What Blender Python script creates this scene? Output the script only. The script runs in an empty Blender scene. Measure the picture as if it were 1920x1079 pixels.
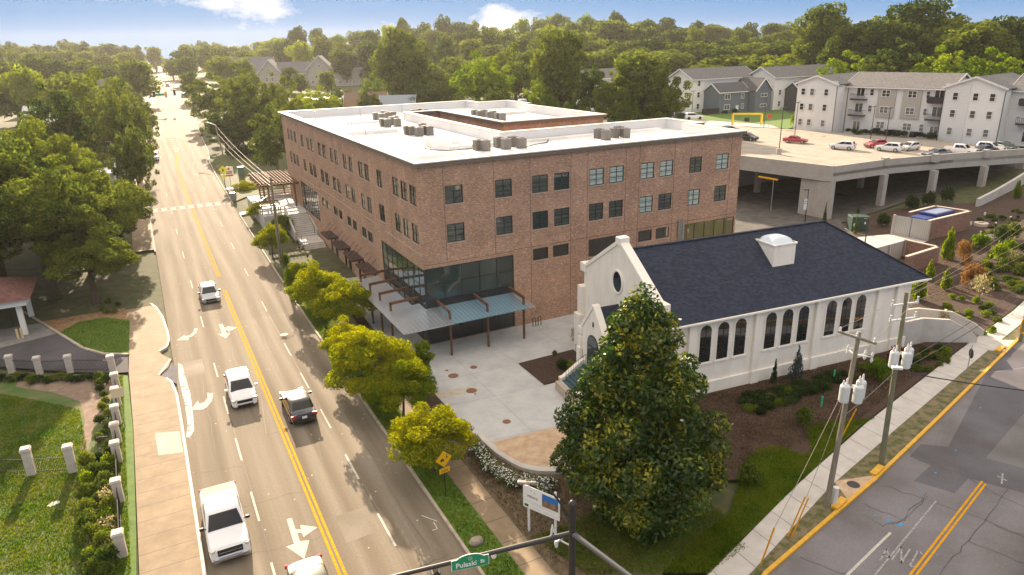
import bpy, bmesh, math, random
import numpy as np
from mathutils import Vector, Matrix
R = math.radians
SC = bpy.context.scene
COL = SC.collection
random.seed(7)
# ------------------------------------------------------------------ camera
CAM = np.array([-19.1958, -53.5610, 24.7631])
PITCH, ROLL, YAW, FPX = R(19.0902), R(-1.3498), R(27.1533), 1317.93
_f = np.array([math.sin(YAW)*math.cos(PITCH), math.cos(YAW)*math.cos(PITCH), -math.sin(PITCH)])
_r = np.array([math.cos(YAW), -math.sin(YAW), 0.0]); _u = np.cross(_r, _f)
RT = math.cos(ROLL)*_r + math.sin(ROLL)*_u
UP = -math.sin(ROLL)*_r + math.cos(ROLL)*_u
FW = _f
cam_d = bpy.data.cameras.new('camera'); cam = bpy.data.objects.new('camera', cam_d); COL.objects.link(cam)
cam_d.sensor_width = 36; cam_d.lens = FPX/1920*36; cam_d.clip_end = 6000; cam_d.clip_start = 0.5
cam.matrix_world = Matrix(((RT[0], UP[0], -FW[0], CAM[0]), (RT[1], UP[1], -FW[1], CAM[1]), (RT[2], UP[2], -FW[2], CAM[2]), (0, 0, 0, 1)))
SC.camera = cam
# ------------------------------------------------------------------ light
SUN_AZ, SUN_EL = R(6.3), R(20)
SC.world = bpy.data.worlds.new('World'); SC.world.use_nodes = True
wn, wl = SC.world.node_tree.nodes, SC.world.node_tree.links
bg = wn['Background']; bg.inputs[1].default_value = 0.13
sky = wn.new('ShaderNodeTexSky'); sky.sky_type = 'NISHITA'; sky.sun_disc = False
sky.sun_elevation = SUN_EL; sky.sun_rotation = SUN_AZ; sky.air_density = 1.0; sky.dust_density = 0.6; sky.ozone_density = 2.5
cap = wn.new('ShaderNodeMixRGB'); cap.blend_type = 'DARKEN'; cap.inputs[0].default_value = 1.0; cap.inputs[2].default_value = (0.40, 1.02, 1.95, 1); wl.new(sky.outputs[0], cap.inputs[1])
tc = wn.new('ShaderNodeTexCoord'); mp = wn.new('ShaderNodeMapping'); mp.inputs['Scale'].default_value = (1, 1, 2.0); mp.inputs['Location'].default_value = (.35, .1, 0)
wl.new(tc.outputs['Generated'], mp.inputs[0])
nz = wn.new('ShaderNodeTexNoise'); nz.inputs['Scale'].default_value = 4.2; nz.inputs['Detail'].default_value = 8; nz.inputs['Roughness'].default_value = .6
wl.new(mp.outputs[0], nz.inputs['Vector'])
sz = wn.new('ShaderNodeSeparateXYZ'); wl.new(tc.outputs['Generated'], sz.inputs[0])
rz_ = wn.new('ShaderNodeMapRange'); rz_.inputs['From Min'].default_value = .12; rz_.inputs['From Max'].default_value = .6; rz_.inputs['To Min'].default_value = 0; rz_.inputs['To Max'].default_value = .22; wl.new(sz.outputs[2], rz_.inputs['Value'])  # cloudier towards the zenith, added out of view to whiten the shade fill
ad = wn.new('ShaderNodeMath'); wl.new(nz.outputs[0], ad.inputs[0]); wl.new(rz_.outputs[0], ad.inputs[1])
cr = wn.new('ShaderNodeValToRGB'); cr.color_ramp.elements[0].position = .55; cr.color_ramp.elements[1].position = .70
wl.new(ad.outputs[0], cr.inputs[0])
mxc = wn.new('ShaderNodeMixRGB'); mxc.inputs[2].default_value = (4.9, 4.3, 3.65, 1)
wl.new(cap.outputs[0], mxc.inputs[1]); wl.new(cr.outputs[0], mxc.inputs[0]); wl.new(mxc.outputs[0], bg.inputs[0])
sd = bpy.data.lights.new('sun', 'SUN'); sd.energy = 5.0; sd.angle = R(0.6); sd.color = (1.0, 0.80, 0.58)
sun = bpy.data.objects.new('sun', sd); COL.objects.link(sun)
_sv = Vector((math.sin(SUN_AZ)*math.cos(SUN_EL), math.cos(SUN_AZ)*math.cos(SUN_EL), math.sin(SUN_EL)))
sun.rotation_euler = _sv.to_track_quat('Z', 'Y').to_euler()
SC.view_settings.view_transform = 'Standard'; SC.view_settings.look = 'None'
SC.view_settings.exposure = 1.5; SC.view_settings.gamma = 1
SC.cycles.max_bounces = 6; SC.cycles.transparent_max_bounces = 6
# ------------------------------------------------------------------ survey helpers (where a ray through photo pixel u,v meets a height)
def at(u, v, z=0.0):
    D = (u-960)/FPX*RT - (v-539.5)/FPX*UP + FW
    t = (z-CAM[2])/D[2]; P = CAM + t*D
    return (float(P[0]), float(P[1]))
def atd(u, v, dist):
    D = (u-960)/FPX*RT - (v-539.5)/FPX*UP + FW
    D = D/math.hypot(D[0], D[1]); P = CAM + dist*D
    return Vector((float(P[0]), float(P[1]), float(P[2])))
GX = [-900, -200, -60, -20, 0, 35, 50, 70, 90, 105, 125, 160, 260, 450, 1200]
GY = [-120, -20, 0, 15, 40, 60, 95, 140, 200, 350, 600, 1400]
GZ = [
 [0, 0, 0, 0, 0, 0, 0, .2, .8, 2, 3, 5, 8, 10, 10],
 [0, 0, 0, 0, 0, 0, 0, .2, .8, 2, 3, 5, 8, 10, 10],
 [0, 0, 0, 0, 0, 0, 0, 0, .6, 2, 4.5, 6, 8, 10, 10],
 [0, 0, 0, 0, 0, 0, -.4, -1.1, .4, 1.8, 5, 6.5, 8, 10, 10],
 [.6, .6, .6, .6, .6, .4, -.5, -1.3, -1.0, 2.8, 5.7, 6.0, 8, 11, 11],
 [1.2, 1.2, 1.2, 1.2, 1.2, 1.5, 1.5, 2.0, 4.8, 5.6, 5.8, 6, 9, 12, 12],
 [3, 3, 3, 3, 3, 4, 5, 5.4, 5.8, 5.9, 5.9, 6, 10, 13, 13],
 [5, 5, 5, 5, 5, 5.6, 6, 6.2, 6.2, 6.2, 6.3, 8, 12, 14, 14],
 [5, 5.2, 5.8, 5.8, 6, 6, 6.5, 6.5, 7, 7, 8, 10, 14, 15, 15],
 [5, 6, 8, 9, 9, 10, 10.5, 11, 12, 13, 14, 15, 16, 16, 16],
 [7, 9, 11, 11, 11, 12, 12, 12, 13, 14, 15, 16, 17, 17, 17],
 [8, 10, 11, 11, 11, 12, 12, 12, 13, 14, 15, 15, 15, 15, 15]]
def _seg(a, x):
    i = 0
    while i < len(a)-2 and x > a[i+1]: i += 1
    t = max(0.0, min(1.0, (x-a[i])/(a[i+1]-a[i])))
    return i, t
def G(x, y):
    i, tx = _seg(GX, x); j, ty = _seg(GY, y)
    a = GZ[j][i]*(1-tx)+GZ[j][i+1]*tx; b = GZ[j+1][i]*(1-tx)+GZ[j+1][i+1]*tx
    return a*(1-ty)+b*ty
def atg(u, v, dz=0.0):
    z = 0.0
    for _ in range(40):
        x, y = at(u, v, z+dz); z = .5*z+.5*G(x, y)
    return (x, y, z)
# ------------------------------------------------------------------ object helpers
def tag(o, label=None, cat=None, group=None, kind=None):
    if label: o['label'] = label
    if cat: o['category'] = cat
    if group: o['group'] = group
    if kind: o['kind'] = kind
    return o
def thing(name, label, cat, loc=(0, 0, 0), rz=0.0, group=None, scale=None):
    o = bpy.data.objects.new(name, None); COL.objects.link(o); o.empty_display_size = .2
    o.location = loc; o.rotation_euler = (0, 0, rz)
    if scale: o.scale = scale
    return tag(o, label, cat, group)
def link(name, mesh, parent=None, loc=(0, 0, 0)):
    o = bpy.data.objects.new(name, mesh); COL.objects.link(o); o.location = loc
    if parent: o.parent = parent
    return o
class MB:
    def __init__(s): s.v = []; s.f = []; s.m = []; s.cur = 0
    def add(s, vs, fs):
        n = len(s.v); s.v += [tuple(map(float, p)) for p in vs]
        for f in fs: s.f.append(tuple(i+n for i in f)); s.m.append(s.cur)
        return s
    def quad(s, a, b, c, d): return s.add([a, b, c, d], [(0, 1, 2, 3)])
    def box(s, x0, y0, z0, x1, y1, z1):
        return s.add([(x0, y0, z0), (x1, y0, z0), (x1, y1, z0), (x0, y1, z0), (x0, y0, z1), (x1, y0, z1), (x1, y1, z1), (x0, y1, z1)],
                     [(0, 3, 2, 1), (4, 5, 6, 7), (0, 1, 5, 4), (1, 2, 6, 5), (2, 3, 7, 6), (3, 0, 4, 7)])
    def obox(s, c, size, rz=0.0, rot=None):
        M = rot if rot is not None else Matrix.Rotation(rz, 3, 'Z'); hx, hy, hz = [q/2 for q in size]; c = Vector(c)
        vs = [c+M@Vector((sx*hx, sy*hy, sz*hz)) for sz in (-1, 1) for sx, sy in ((-1, -1), (1, -1), (1, 1), (-1, 1))]
        return s.add(vs, [(0, 3, 2, 1), (4, 5, 6, 7), (0, 1, 5, 4), (1, 2, 6, 5), (2, 3, 7, 6), (3, 0, 4, 7)])
    def beam(s, a, b, w, h):
        a, b = Vector(a), Vector(b); d = (b-a); L = d.length; d.normalize()
        x = d.cross(Vector((0, 0, 1)))
        if x.length < 1e-4: x = Vector((1, 0, 0))
        x.normalize(); z = x.cross(d)
        vs = []
        for p in (a, b):
            for sx, sz in ((-1, -1), (1, -1), (1, 1), (-1, 1)): vs.append(p+x*sx*w/2+z*sz*h/2)
        return s.add(vs, [(0, 1, 2, 3), (7, 6, 5, 4), (0, 4, 5, 1), (1, 5, 6, 2), (2, 6, 7, 3), (3, 7, 4, 0)])
    def tube(s, pts, r, n=8, cap=True):
        pts = [Vector(p) for p in pts]; rs = r if isinstance(r, (list, tuple)) else [r]*len(pts)
        vs = []; fs = []
        for i, p in enumerate(pts):
            d = (pts[min(i+1, len(pts)-1)]-pts[max(i-1, 0)]).normalized()
            x = d.cross(Vector((0, 0, 1)))
            if x.length < 1e-3: x = Vector((1, 0, 0))
            x.normalize(); y = d.cross(x)
            for k in range(n):
                t = 2*math.pi*k/n; vs.append(p+(x*math.cos(t)+y*math.sin(t))*rs[i])
        for i in range(len(pts)-1):
            for k in range(n):
                a = i*n+k; b = i*n+(k+1) % n; fs.append((a, a+n, b+n, b))
        if cap: fs.append(tuple(range(n))); fs.append(tuple((len(pts)-1)*n+k for k in reversed(range(n))))
        return s.add(vs, fs)
    def prism(s, poly, z0, z1):
        n = len(poly); A = sum(poly[i][0]*poly[(i+1) % n][1]-poly[(i+1) % n][0]*poly[i][1] for i in range(n))
        if A < 0: poly = poly[::-1]
        vs = [(x, y, z0) for x, y in poly]+[(x, y, z1) for x, y in poly]
        fs = [tuple(reversed(range(n))), tuple(range(n, 2*n))]+[(i, (i+1) % n, n+(i+1) % n, n+i) for i in range(n)]
        return s.add(vs, fs)
    def plate(s, pts, nrm, th):
        """outline pts (3d, planar) given thickness th along -nrm"""
        n = len(pts); q = [Vector(p) for p in pts]; d = Vector(nrm).normalized()*th
        return s.add(q+[p-d for p in q], [tuple(range(n)), tuple(reversed(range(n, 2*n)))]+[(i, n+i, n+(i+1) % n, (i+1) % n) for i in range(n)])
    def lathe(s, prof, c=(0, 0, 0), n=16):
        vs = []; fs = []
        for r_, z in prof:
            for k in range(n):
                t = 2*math.pi*k/n; vs.append((c[0]+r_*math.cos(t), c[1]+r_*math.sin(t), c[2]+z))
        for i in range(len(prof)-1):
            for k in range(n):
                a = i*n+k; b = i*n+(k+1) % n; fs.append((a, b, b+n, a+n))
        fs.append(tuple(reversed(range(n)))); fs.append(tuple((len(prof)-1)*n+k for k in range(n)))
        return s.add(vs, fs)
    def mesh(s, name, mat, smooth=False, off=(0, 0, 0), fix=True):
        me = bpy.data.meshes.new(name); me.from_pydata([(a-off[0], b-off[1], c-off[2]) for a, b, c in s.v], [], s.f)
        mats = mat if isinstance(mat, (list, tuple)) else [mat]
        for m in mats: me.materials.append(m)
        if len(mats) > 1: me.polygons.foreach_set('material_index', s.m)
        if fix:
            bm = bmesh.new(); bm.from_mesh(me); bmesh.ops.recalc_face_normals(bm, faces=bm.faces); bm.to_mesh(me); bm.free()
        if smooth: me.polygons.foreach_set('use_smooth', [True]*len(me.polygons))
        me.update(); return me
    def builds(s, name, mat, parent=None, **k):
        """one object per connected piece"""
        par = list(range(len(s.v)))
        def fd(i):
            while par[i] != i: par[i] = par[par[i]]; i = par[i]
            return i
        for f in s.f:
            for j in f[1:]: par[fd(j)] = fd(f[0])
        gr = {}
        for f in s.f: gr.setdefault(fd(f[0]), []).append(f)
        out = []
        for fs in gr.values():
            q = MB(); ids = sorted({i for f in fs for i in f}); mp_ = {i: n for n, i in enumerate(ids)}; q.add([s.v[i] for i in ids], [tuple(mp_[i] for i in f) for f in fs]); out.append(q.build(name, mat, parent, **k))
        return out
    def build(s, name, mat, parent=None, smooth=False, world=False, bevel=0.0, fix=True, kind=None):
        off = tuple(parent.location) if (parent and world) else (0, 0, 0)
        if parent and world and parent.parent: off = tuple(parent.parent.location)
        o = link(name, s.mesh(name, mat, smooth, off, fix), parent)
        if bevel:
            b = o.modifiers.new('b', 'BEVEL'); b.width = bevel; b.segments = 2; b.limit_method = 'ANGLE'
        if kind: o['kind'] = kind
        return o
# ------------------------------------------------------------------ materials
MATS = {}
def NM(name):
    m = bpy.data.materials.new(name); m.use_nodes = True; n = m.node_tree.nodes; l = m.node_tree.links
    return m, n, l, n['Principled BSDF']
def mat(name, col, rough=.6, metal=0.0, var=0.0, scale=3.0, col2=None, bump=0.0, coat=0.0, spec=.5, detail=4, stretch=(1, 1, 1), lo=.35, hi=.65):
    if name in MATS: return MATS[name]
    m, n, l, b = NM(name); MATS[name] = m
    b.inputs['Roughness'].default_value = rough; b.inputs['Metallic'].default_value = metal
    b.inputs['Coat Weight'].default_value = coat; b.inputs['Coat Roughness'].default_value = .05; b.inputs['Specular IOR Level'].default_value = spec
    b.inputs['Base Color'].default_value = (*col, 1)
    if var or col2 or bump:
        t = n.new('ShaderNodeTexCoord'); mpg = n.new('ShaderNodeMapping'); mpg.inputs['Scale'].default_value = stretch
        nt = n.new('ShaderNodeTexNoise'); nt.inputs['Scale'].default_value = scale; nt.inputs['Detail'].default_value = detail; nt.inputs['Roughness'].default_value = .65
        l.new(t.outputs['Object'], mpg.inputs[0]); l.new(mpg.outputs[0], nt.inputs['Vector'])
        rp = n.new('ShaderNodeValToRGB'); rp.color_ramp.elements[0].position = lo; rp.color_ramp.elements[1].position = hi
        c2 = col2 if col2 else tuple(min(1, c*(1+var)) for c in col); c1 = col if col2 else tuple(c*(1-var) for c in col)
        rp.color_ramp.elements[0].color = (*c1, 1); rp.color_ramp.elements[1].color = (*c2, 1)
        l.new(nt.outputs[0], rp.inputs[0]); l.new(rp.outputs[0], b.inputs['Base Color'])
        if bump:
            bp = n.new('ShaderNodeBump'); bp.inputs['Strength'].default_value = bump; bp.inputs['Distance'].default_value = .05
            l.new(nt.outputs[0], bp.inputs['Height']); l.new(bp.outputs[0], b.inputs['Normal'])
    return m
def leafmat(name, c1, c2, c3, trans=.45, rough=.55, gloss=0.0, objvar=.42):
    if name in MATS: return MATS[name]
    m, n, l, b = NM(name); MATS[name] = m
    n.remove(b); out = n['Material Output']
    geo = n.new('ShaderNodeNewGeometry'); oi = n.new('ShaderNodeObjectInfo'); t = n.new('ShaderNodeTexCoord')
    nt = n.new('ShaderNodeTexNoise'); nt.inputs['Scale'].default_value = .55; nt.inputs['Detail'].default_value = 3
    l.new(t.outputs['Object'], nt.inputs['Vector'])
    a1 = n.new('ShaderNodeMath'); a1.operation = 'MULTIPLY_ADD'; a1.inputs[1].default_value = .38; l.new(geo.outputs['Random Per Island'], a1.inputs[0]); l.new(nt.outputs[0], a1.inputs[2])
    a2 = n.new('ShaderNodeMath'); a2.operation = 'MULTIPLY_ADD'; a2.inputs[1].default_value = objvar; l.new(oi.outputs['Random'], a2.inputs[0]); l.new(a1.outputs[0], a2.inputs[2])
    rp = n.new('ShaderNodeValToRGB'); rp.color_ramp.elements[0].position = .5; rp.color_ramp.elements[1].position = 1.2
    rp.color_ramp.elements[0].color = (*c1, 1); rp.color_ramp.elements[1].color = (*c3, 1); e = rp.color_ramp.elements.new(.85); e.color = (*c2, 1)
    l.new(a2.outputs[0], rp.inputs[0])
    d = n.new('ShaderNodeBsdfDiffuse'); l.new(rp.outputs[0], d.inputs[0])
    hs = n.new('ShaderNodeHueSaturation'); hs.inputs['Hue'].default_value = .5; hs.inputs['Saturation'].default_value = 1.12; hs.inputs['Value'].default_value = 1.5; l.new(rp.outputs[0], hs.inputs['Color'])
    tr = n.new('ShaderNodeBsdfTranslucent'); l.new(hs.outputs[0], tr.inputs[0])
    mx = n.new('ShaderNodeMixShader'); mx.inputs[0].default_value = trans; l.new(d.outputs[0], mx.inputs[1]); l.new(tr.outputs[0], mx.inputs[2])
    if gloss:
        g = n.new('ShaderNodeBsdfGlossy'); g.inputs['Roughness'].default_value = .38; g.inputs[0].default_value = (1, .95, .8, 1)
        m2 = n.new('ShaderNodeMixShader'); m2.inputs[0].default_value = gloss; l.new(mx.outputs[0], m2.inputs[1]); l.new(g.outputs[0], m2.inputs[2]); mx = m2
    l.new(mx.outputs[0], out.inputs[0]); return m
def brickmat(name, c1, c2, mortar, sx=1.0):
    m, n, l, b = NM(name); MATS[name] = m
    t = n.new('ShaderNodeTexCoord'); s = n.new('ShaderNodeSeparateXYZ'); l.new(t.outputs['Object'], s.inputs[0])
    a = n.new('ShaderNodeMath'); l.new(s.outputs[0], a.inputs[0]); l.new(s.outputs[1], a.inputs[1])
    c = n.new('ShaderNodeCombineXYZ'); l.new(a.outputs[0], c.inputs[0]); l.new(s.outputs[2], c.inputs[1])
    br = n.new('ShaderNodeTexBrick'); br.inputs['Scale'].default_value = 1.0; br.inputs['Brick Width'].default_value = .21*sx; br.inputs['Row Height'].default_value = .075*sx
    br.inputs['Mortar Size'].default_value = .007; br.inputs['Color1'].default_value = (*c1, 1); br.inputs['Color2'].default_value = (*c2, 1); br.inputs['Mortar'].default_value = (*mortar, 1); br.inputs['Bias'].default_value = -.1
    l.new(c.outputs[0], br.inputs['Vector'])
    wn_ = n.new('ShaderNodeTexWhiteNoise'); wn_.noise_dimensions = '2D'
    mpp = n.new('ShaderNodeVectorMath'); mpp.operation = 'MULTIPLY'; mpp.inputs[1].default_value = (1/(.21*sx), 1/(.075*sx), 1); l.new(c.outputs[0], mpp.inputs[0])
    fl = n.new('ShaderNodeVectorMath'); fl.operation = 'FLOOR'; l.new(mpp.outputs[0], fl.inputs[0]); l.new(fl.outputs[0], wn_.inputs['Vector'])
    rp = n.new('ShaderNodeValToRGB'); r_ = rp.color_ramp; r_.elements[0].color = (.74, .72, .73, 1); r_.elements[1].color = (1.5, 1.48, 1.45, 1); r_.elements[1].position = 1
    e = r_.elements.new(.55); e.color = (.95, .95, .95, 1); e = r_.elements.new(.88); e.color = (1.15, 1.1, 1.08, 1)
    l.new(wn_.outputs['Value'], rp.inputs[0])
    mu = n.new('ShaderNodeMixRGB'); mu.blend_type = 'MULTIPLY'; mu.inputs[0].default_value = 1; l.new(br.outputs[0], mu.inputs[1]); l.new(rp.outputs[0], mu.inputs[2])
    nt = n.new('ShaderNodeTexNoise'); nt.inputs['Scale'].default_value = .35; nt.inputs['Detail'].default_value = 5; l.new(t.outputs['Object'], nt.inputs['Vector'])
    rq = n.new('ShaderNodeValToRGB'); rq.color_ramp.elements[0].color = (.86, .84, .84, 1); rq.color_ramp.elements[1].color = (1.1, 1.1, 1.1, 1); rq.color_ramp.elements[0].position = .35; rq.color_ramp.elements[1].position = .65
    l.new(nt.outputs[0], rq.inputs[0])
    mv = n.new('ShaderNodeMixRGB'); mv.blend_type = 'MULTIPLY'; mv.inputs[0].default_value = 1; l.new(mu.outputs[0], mv.inputs[1]); l.new(rq.outputs[0], mv.inputs[2])
    l.new(mv.outputs[0], b.inputs['Base Color']); b.inputs['Roughness'].default_value = .85
    return m
def glass(name, col=(.012, .016, .02), rough=.03, spec=.9, tint=None):
    if name in MATS: return MATS[name]
    m, n, l, b = NM(name); MATS[name] = m
    b.inputs['Base Color'].default_value = (*col, 1); b.inputs['Roughness'].default_value = rough; b.inputs['Specular IOR Level'].default_value = spec; b.inputs['IOR'].default_value = 1.55
    t = n.new('ShaderNodeTexCoord'); nt = n.new('ShaderNodeTexNoise'); nt.inputs['Scale'].default_value = .6; nt.inputs['Detail'].default_value = 1
    l.new(t.outputs['Object'], nt.inputs['Vector']); bp = n.new('ShaderNodeBump'); bp.inputs['Strength'].default_value = .06; bp.inputs['Distance'].default_value = .1
    l.new(nt.outputs[0], bp.inputs['Height']); l.new(bp.outputs[0], b.inputs['Normal'])
    return m
def wavemat(name, c1, c2, scale, direction='Z', rough=.6, var=.08, metal=0.0, bump=.3, coat=0.0, phase=0):
    """clapboard, corrugation, shingle courses and blinds: bands along one object axis"""
    if name in MATS: return MATS[name]
    m, n, l, b = NM(name); MATS[name] = m
    t = n.new('ShaderNodeTexCoord'); w = n.new('ShaderNodeTexWave'); w.bands_direction = direction; w.wave_profile = 'SAW'; w.inputs['Scale'].default_value = .31416/scale
    l.new(t.outputs['Object'], w.inputs['Vector'])
    rp = n.new('ShaderNodeValToRGB'); rp.color_ramp.elements[0].color = (*c1, 1); rp.color_ramp.elements[1].color = (*c2, 1); rp.color_ramp.elements[0].position = .1; rp.color_ramp.elements[1].position = .3
    l.new(w.outputs[0], rp.inputs[0])
    nt = n.new('ShaderNodeTexNoise'); nt.inputs['Scale'].default_value = 1.7; nt.inputs['Detail'].default_value = 5; l.new(t.outputs['Object'], nt.inputs['Vector'])
    rq = n.new('ShaderNodeValToRGB'); rq.color_ramp.elements[0].color = (1-var, 1-var, 1-var, 1); rq.color_ramp.elements[1].color = (1+var, 1+var, 1+var, 1); l.new(nt.outputs[0], rq.inputs[0])
    mv = n.new('ShaderNodeMixRGB'); mv.blend_type = 'MULTIPLY'; mv.inputs[0].default_value = 1; l.new(rp.outputs[0], mv.inputs[1]); l.new(rq.outputs[0], mv.inputs[2])
    l.new(mv.outputs[0], b.inputs['Base Color']); b.inputs['Roughness'].default_value = rough; b.inputs['Metallic'].default_value = metal; b.inputs['Coat Weight'].default_value = coat
    if bump:
        bp = n.new('ShaderNodeBump'); bp.inputs['Strength'].default_value = bump; bp.inputs['Distance'].default_value = .02; l.new(w.outputs[0], bp.inputs['Height']); l.new(bp.outputs[0], b.inputs['Normal'])
    return m
# ================================================================== ground, roads, pavements
M_dirt = mat('grass_dirt', (.040, .058, .016), .95, col2=(.10, .088, .042), scale=.9, bump=.4, detail=8)
M_grass = mat('lawn_grass', (.050, .115, .010), .9, col2=(.105, .175, .018), scale=2.2, bump=.7, detail=10, lo=.3, hi=.7)
M_grassw = mat('worn_grass', (.045, .085, .012), .9, col2=(.13, .10, .05), scale=2.6, bump=.8, detail=12, lo=.40, hi=.66)
M_mulch = mat('bark_mulch', (.028, .015, .010), .95, col2=(.085, .048, .032), scale=5.5, bump=.9, detail=10, lo=.3, hi=.75)
M_straw = mat('pine_straw', (.16, .085, .04), .95, col2=(.33, .20, .10), scale=2.6, bump=.7, detail=9)
M_soil = mat('tan_aggregate', (.40, .27, .17), .9, col2=(.55, .41, .28), scale=1.6, bump=.15, detail=9)
M_conc = mat('new_concrete', (.40, .405, .41), .75, col2=(.50, .50, .495), scale=.7, bump=.05, detail=9)
M_conc2 = mat('weathered_pavement_concrete', (.195, .142, .086), .85, col2=(.275, .205, .13), scale=.8, bump=.08, detail=9)
M_conc3 = mat('pale_concrete', (.43, .40, .37), .8, col2=(.53, .50, .46), scale=.9, bump=.06, detail=9)
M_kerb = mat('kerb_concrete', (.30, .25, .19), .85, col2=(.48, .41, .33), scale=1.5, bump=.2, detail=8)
M_yel = mat('yellow_paint', (.60, .285, .012), .95, var=.16, scale=5, detail=8, spec=.1)
M_ykerb = mat('yellow_kerb_paint', (.58, .30, .015), .6, col2=(.70, .40, .04), scale=4, detail=8)
M_white = mat('white_paint', (.50, .465, .41), .95, var=.2, scale=6, detail=8, spec=.1)
M_fade = mat('faded_white_paint', (.15, .145, .145), .8, col2=(.42, .41, .40), scale=7, detail=8)
M_tar = mat('tar_seam', (.035, .033, .033), .7, var=.2)
def asphalt(name, c1, c2, tracks=False, rough=.9):
    m, n, l, b = NM(name); MATS[name] = m
    t = n.new('ShaderNodeTexCoord'); nt = n.new('ShaderNodeTexNoise'); nt.inputs['Scale'].default_value = 7; nt.inputs['Detail'].default_value = 9; nt.inputs['Roughness'].default_value = .85
    l.new(t.outputs['Object'], nt.inputs['Vector'])
    rp = n.new('ShaderNodeValToRGB'); rp.color_ramp.elements[0].color = (*c1, 1); rp.color_ramp.elements[1].color = (*c2, 1); rp.color_ramp.elements[0].position = .3; rp.color_ramp.elements[1].position = .7
    l.new(nt.outputs[0], rp.inputs[0]); last = rp.outputs[0]
    m2 = n.new('ShaderNodeMapping'); m2.inputs['Scale'].default_value = (1.0, .035, 1) if tracks else (.6, .6, .6); l.new(t.outputs['Object'], m2.inputs[0])
    n2 = n.new('ShaderNodeTexNoise'); n2.inputs['Scale'].default_value = 1.15 if tracks else .5; n2.inputs['Detail'].default_value = 5; l.new(m2.outputs[0], n2.inputs['Vector'])
    r2 = n.new('ShaderNodeValToRGB'); r2.color_ramp.elements[0].color = (.80, .78, .75, 1); r2.color_ramp.elements[1].color = (1.13, 1.13, 1.13, 1); r2.color_ramp.elements[0].position = .35; r2.color_ramp.elements[1].position = .65
    l.new(n2.outputs[0], r2.inputs[0])
    mu = n.new('ShaderNodeMixRGB'); mu.blend_type = 'MULTIPLY'; mu.inputs[0].default_value = 1; l.new(last, mu.inputs[1]); l.new(r2.outputs[0], mu.inputs[2]); last = mu.outputs[0]
    if tracks:   # oil-darkened middle of each 3 m lane
        w = n.new('ShaderNodeTexWave'); w.bands_direction = 'X'; w.inputs['Scale'].default_value = .31416/1.5; w.inputs['Distortion'].default_value = .5; w.inputs['Detail'].default_value = 2; w.inputs['Phase Offset'].default_value = .6
        l.new(m2.outputs[0], w.inputs['Vector'])
        r3 = n.new('ShaderNodeValToRGB'); r3.color_ramp.elements[0].color = (.84, .81, .77, 1); r3.color_ramp.elements[1].color = (1.06, 1.06, 1.06, 1); l.new(w.outputs[0], r3.inputs[0])
        m3 = n.new('ShaderNodeMixRGB'); m3.blend_type = 'MULTIPLY'; m3.inputs[0].default_value = 1; l.new(last, m3.inputs[1]); l.new(r3.outputs[0], m3.inputs[2]); last = m3.outputs[0]
        sp = n.new('ShaderNodeTexVoronoi'); sp.inputs['Scale'].default_value = 1.1; l.new(t.outputs['Object'], sp.inputs['Vector'])
        r4 = n.new('ShaderNodeValToRGB'); r4.color_ramp.elements[0].color = (1, 1, 1, 1); r4.color_ramp.elements[1].color = (0, 0, 0, 1); r4.color_ramp.elements[0].position = .045; r4.color_ramp.elements[1].position = .06
        l.new(sp.outputs['Distance'], r4.inputs[0]); m4 = n.new('ShaderNodeMixRGB'); m4.inputs[2].default_value = (.62, .55, .42, 1); l.new(last, m4.inputs[1]); l.new(r4.outputs[0], m4.inputs[0]); last = m4.outputs[0]
    l.new(last, b.inputs['Base Color']); b.inputs['Roughness'].default_value = rough; b.inputs['Specular IOR Level'].default_value = .25
    bp = n.new('ShaderNodeBump'); bp.inputs['Strength'].default_value = .35; bp.inputs['Distance'].default_value = .02; l.new(nt.outputs[0], bp.inputs['Height']); l.new(bp.outputs[0], b.inputs['Normal'])
    return m
M_road = asphalt('worn_avenue_asphalt', (.165, .139, .106), (.245, .21, .163), True, .9)
M_road2 = asphalt('side_street_asphalt', (.14, .132, .142), (.215, .205, .215))
M_patch = asphalt('asphalt_patch', (.095, .091, .104), (.14, .135, .15))
M_patch2 = asphalt('asphalt_patch_pale', (.13, .125, .13), (.19, .18, .18))
M_drive = asphalt('driveway_asphalt', (.06, .058, .068), (.105, .10, .11))
# --- base terrain sheet
def axis(bounds):
    out = []
    for a, b, st in bounds: out += list(np.arange(a, b, st))
    return out+[bounds[-1][1]]
def terrain():
    xs = axis([(-1200, -200, 100), (-200, -60, 20), (-60, 130, 5), (130, 300, 17), (300, 1400, 100)])
    ys = axis([(-280, -60, 110), (-60, 160, 5), (160, 400, 20), (400, 1300, 100)])
    b = MB()
    b.v = [(x, y, G(x, y)-.12) for y in ys for x in xs]; n = len(xs)
    b.f = [(j*n+i, j*n+i+1, (j+1)*n+i+1, (j+1)*n+i) for j in range(len(ys)-1) for i in range(n-1)]; b.m = [0]*len(b.f)
    b.build('ground', M_dirt, smooth=True, kind='structure')
terrain()
def P2(l): return [at(u, v) for u, v in l]
def sheet(name, poly, z, m, th=.0, kind='structure', cell=0, dz=0):
    """flat polygon sheet at height z; with th it is a slab with real sides (a kerb step)"""
    b = MB()
    if th: b.prism(poly, z-th, z)
    else: b.add([(x, y, z) for x, y in poly], [tuple(range(len(poly)))])
    return b.build(name, m, kind=kind)
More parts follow.
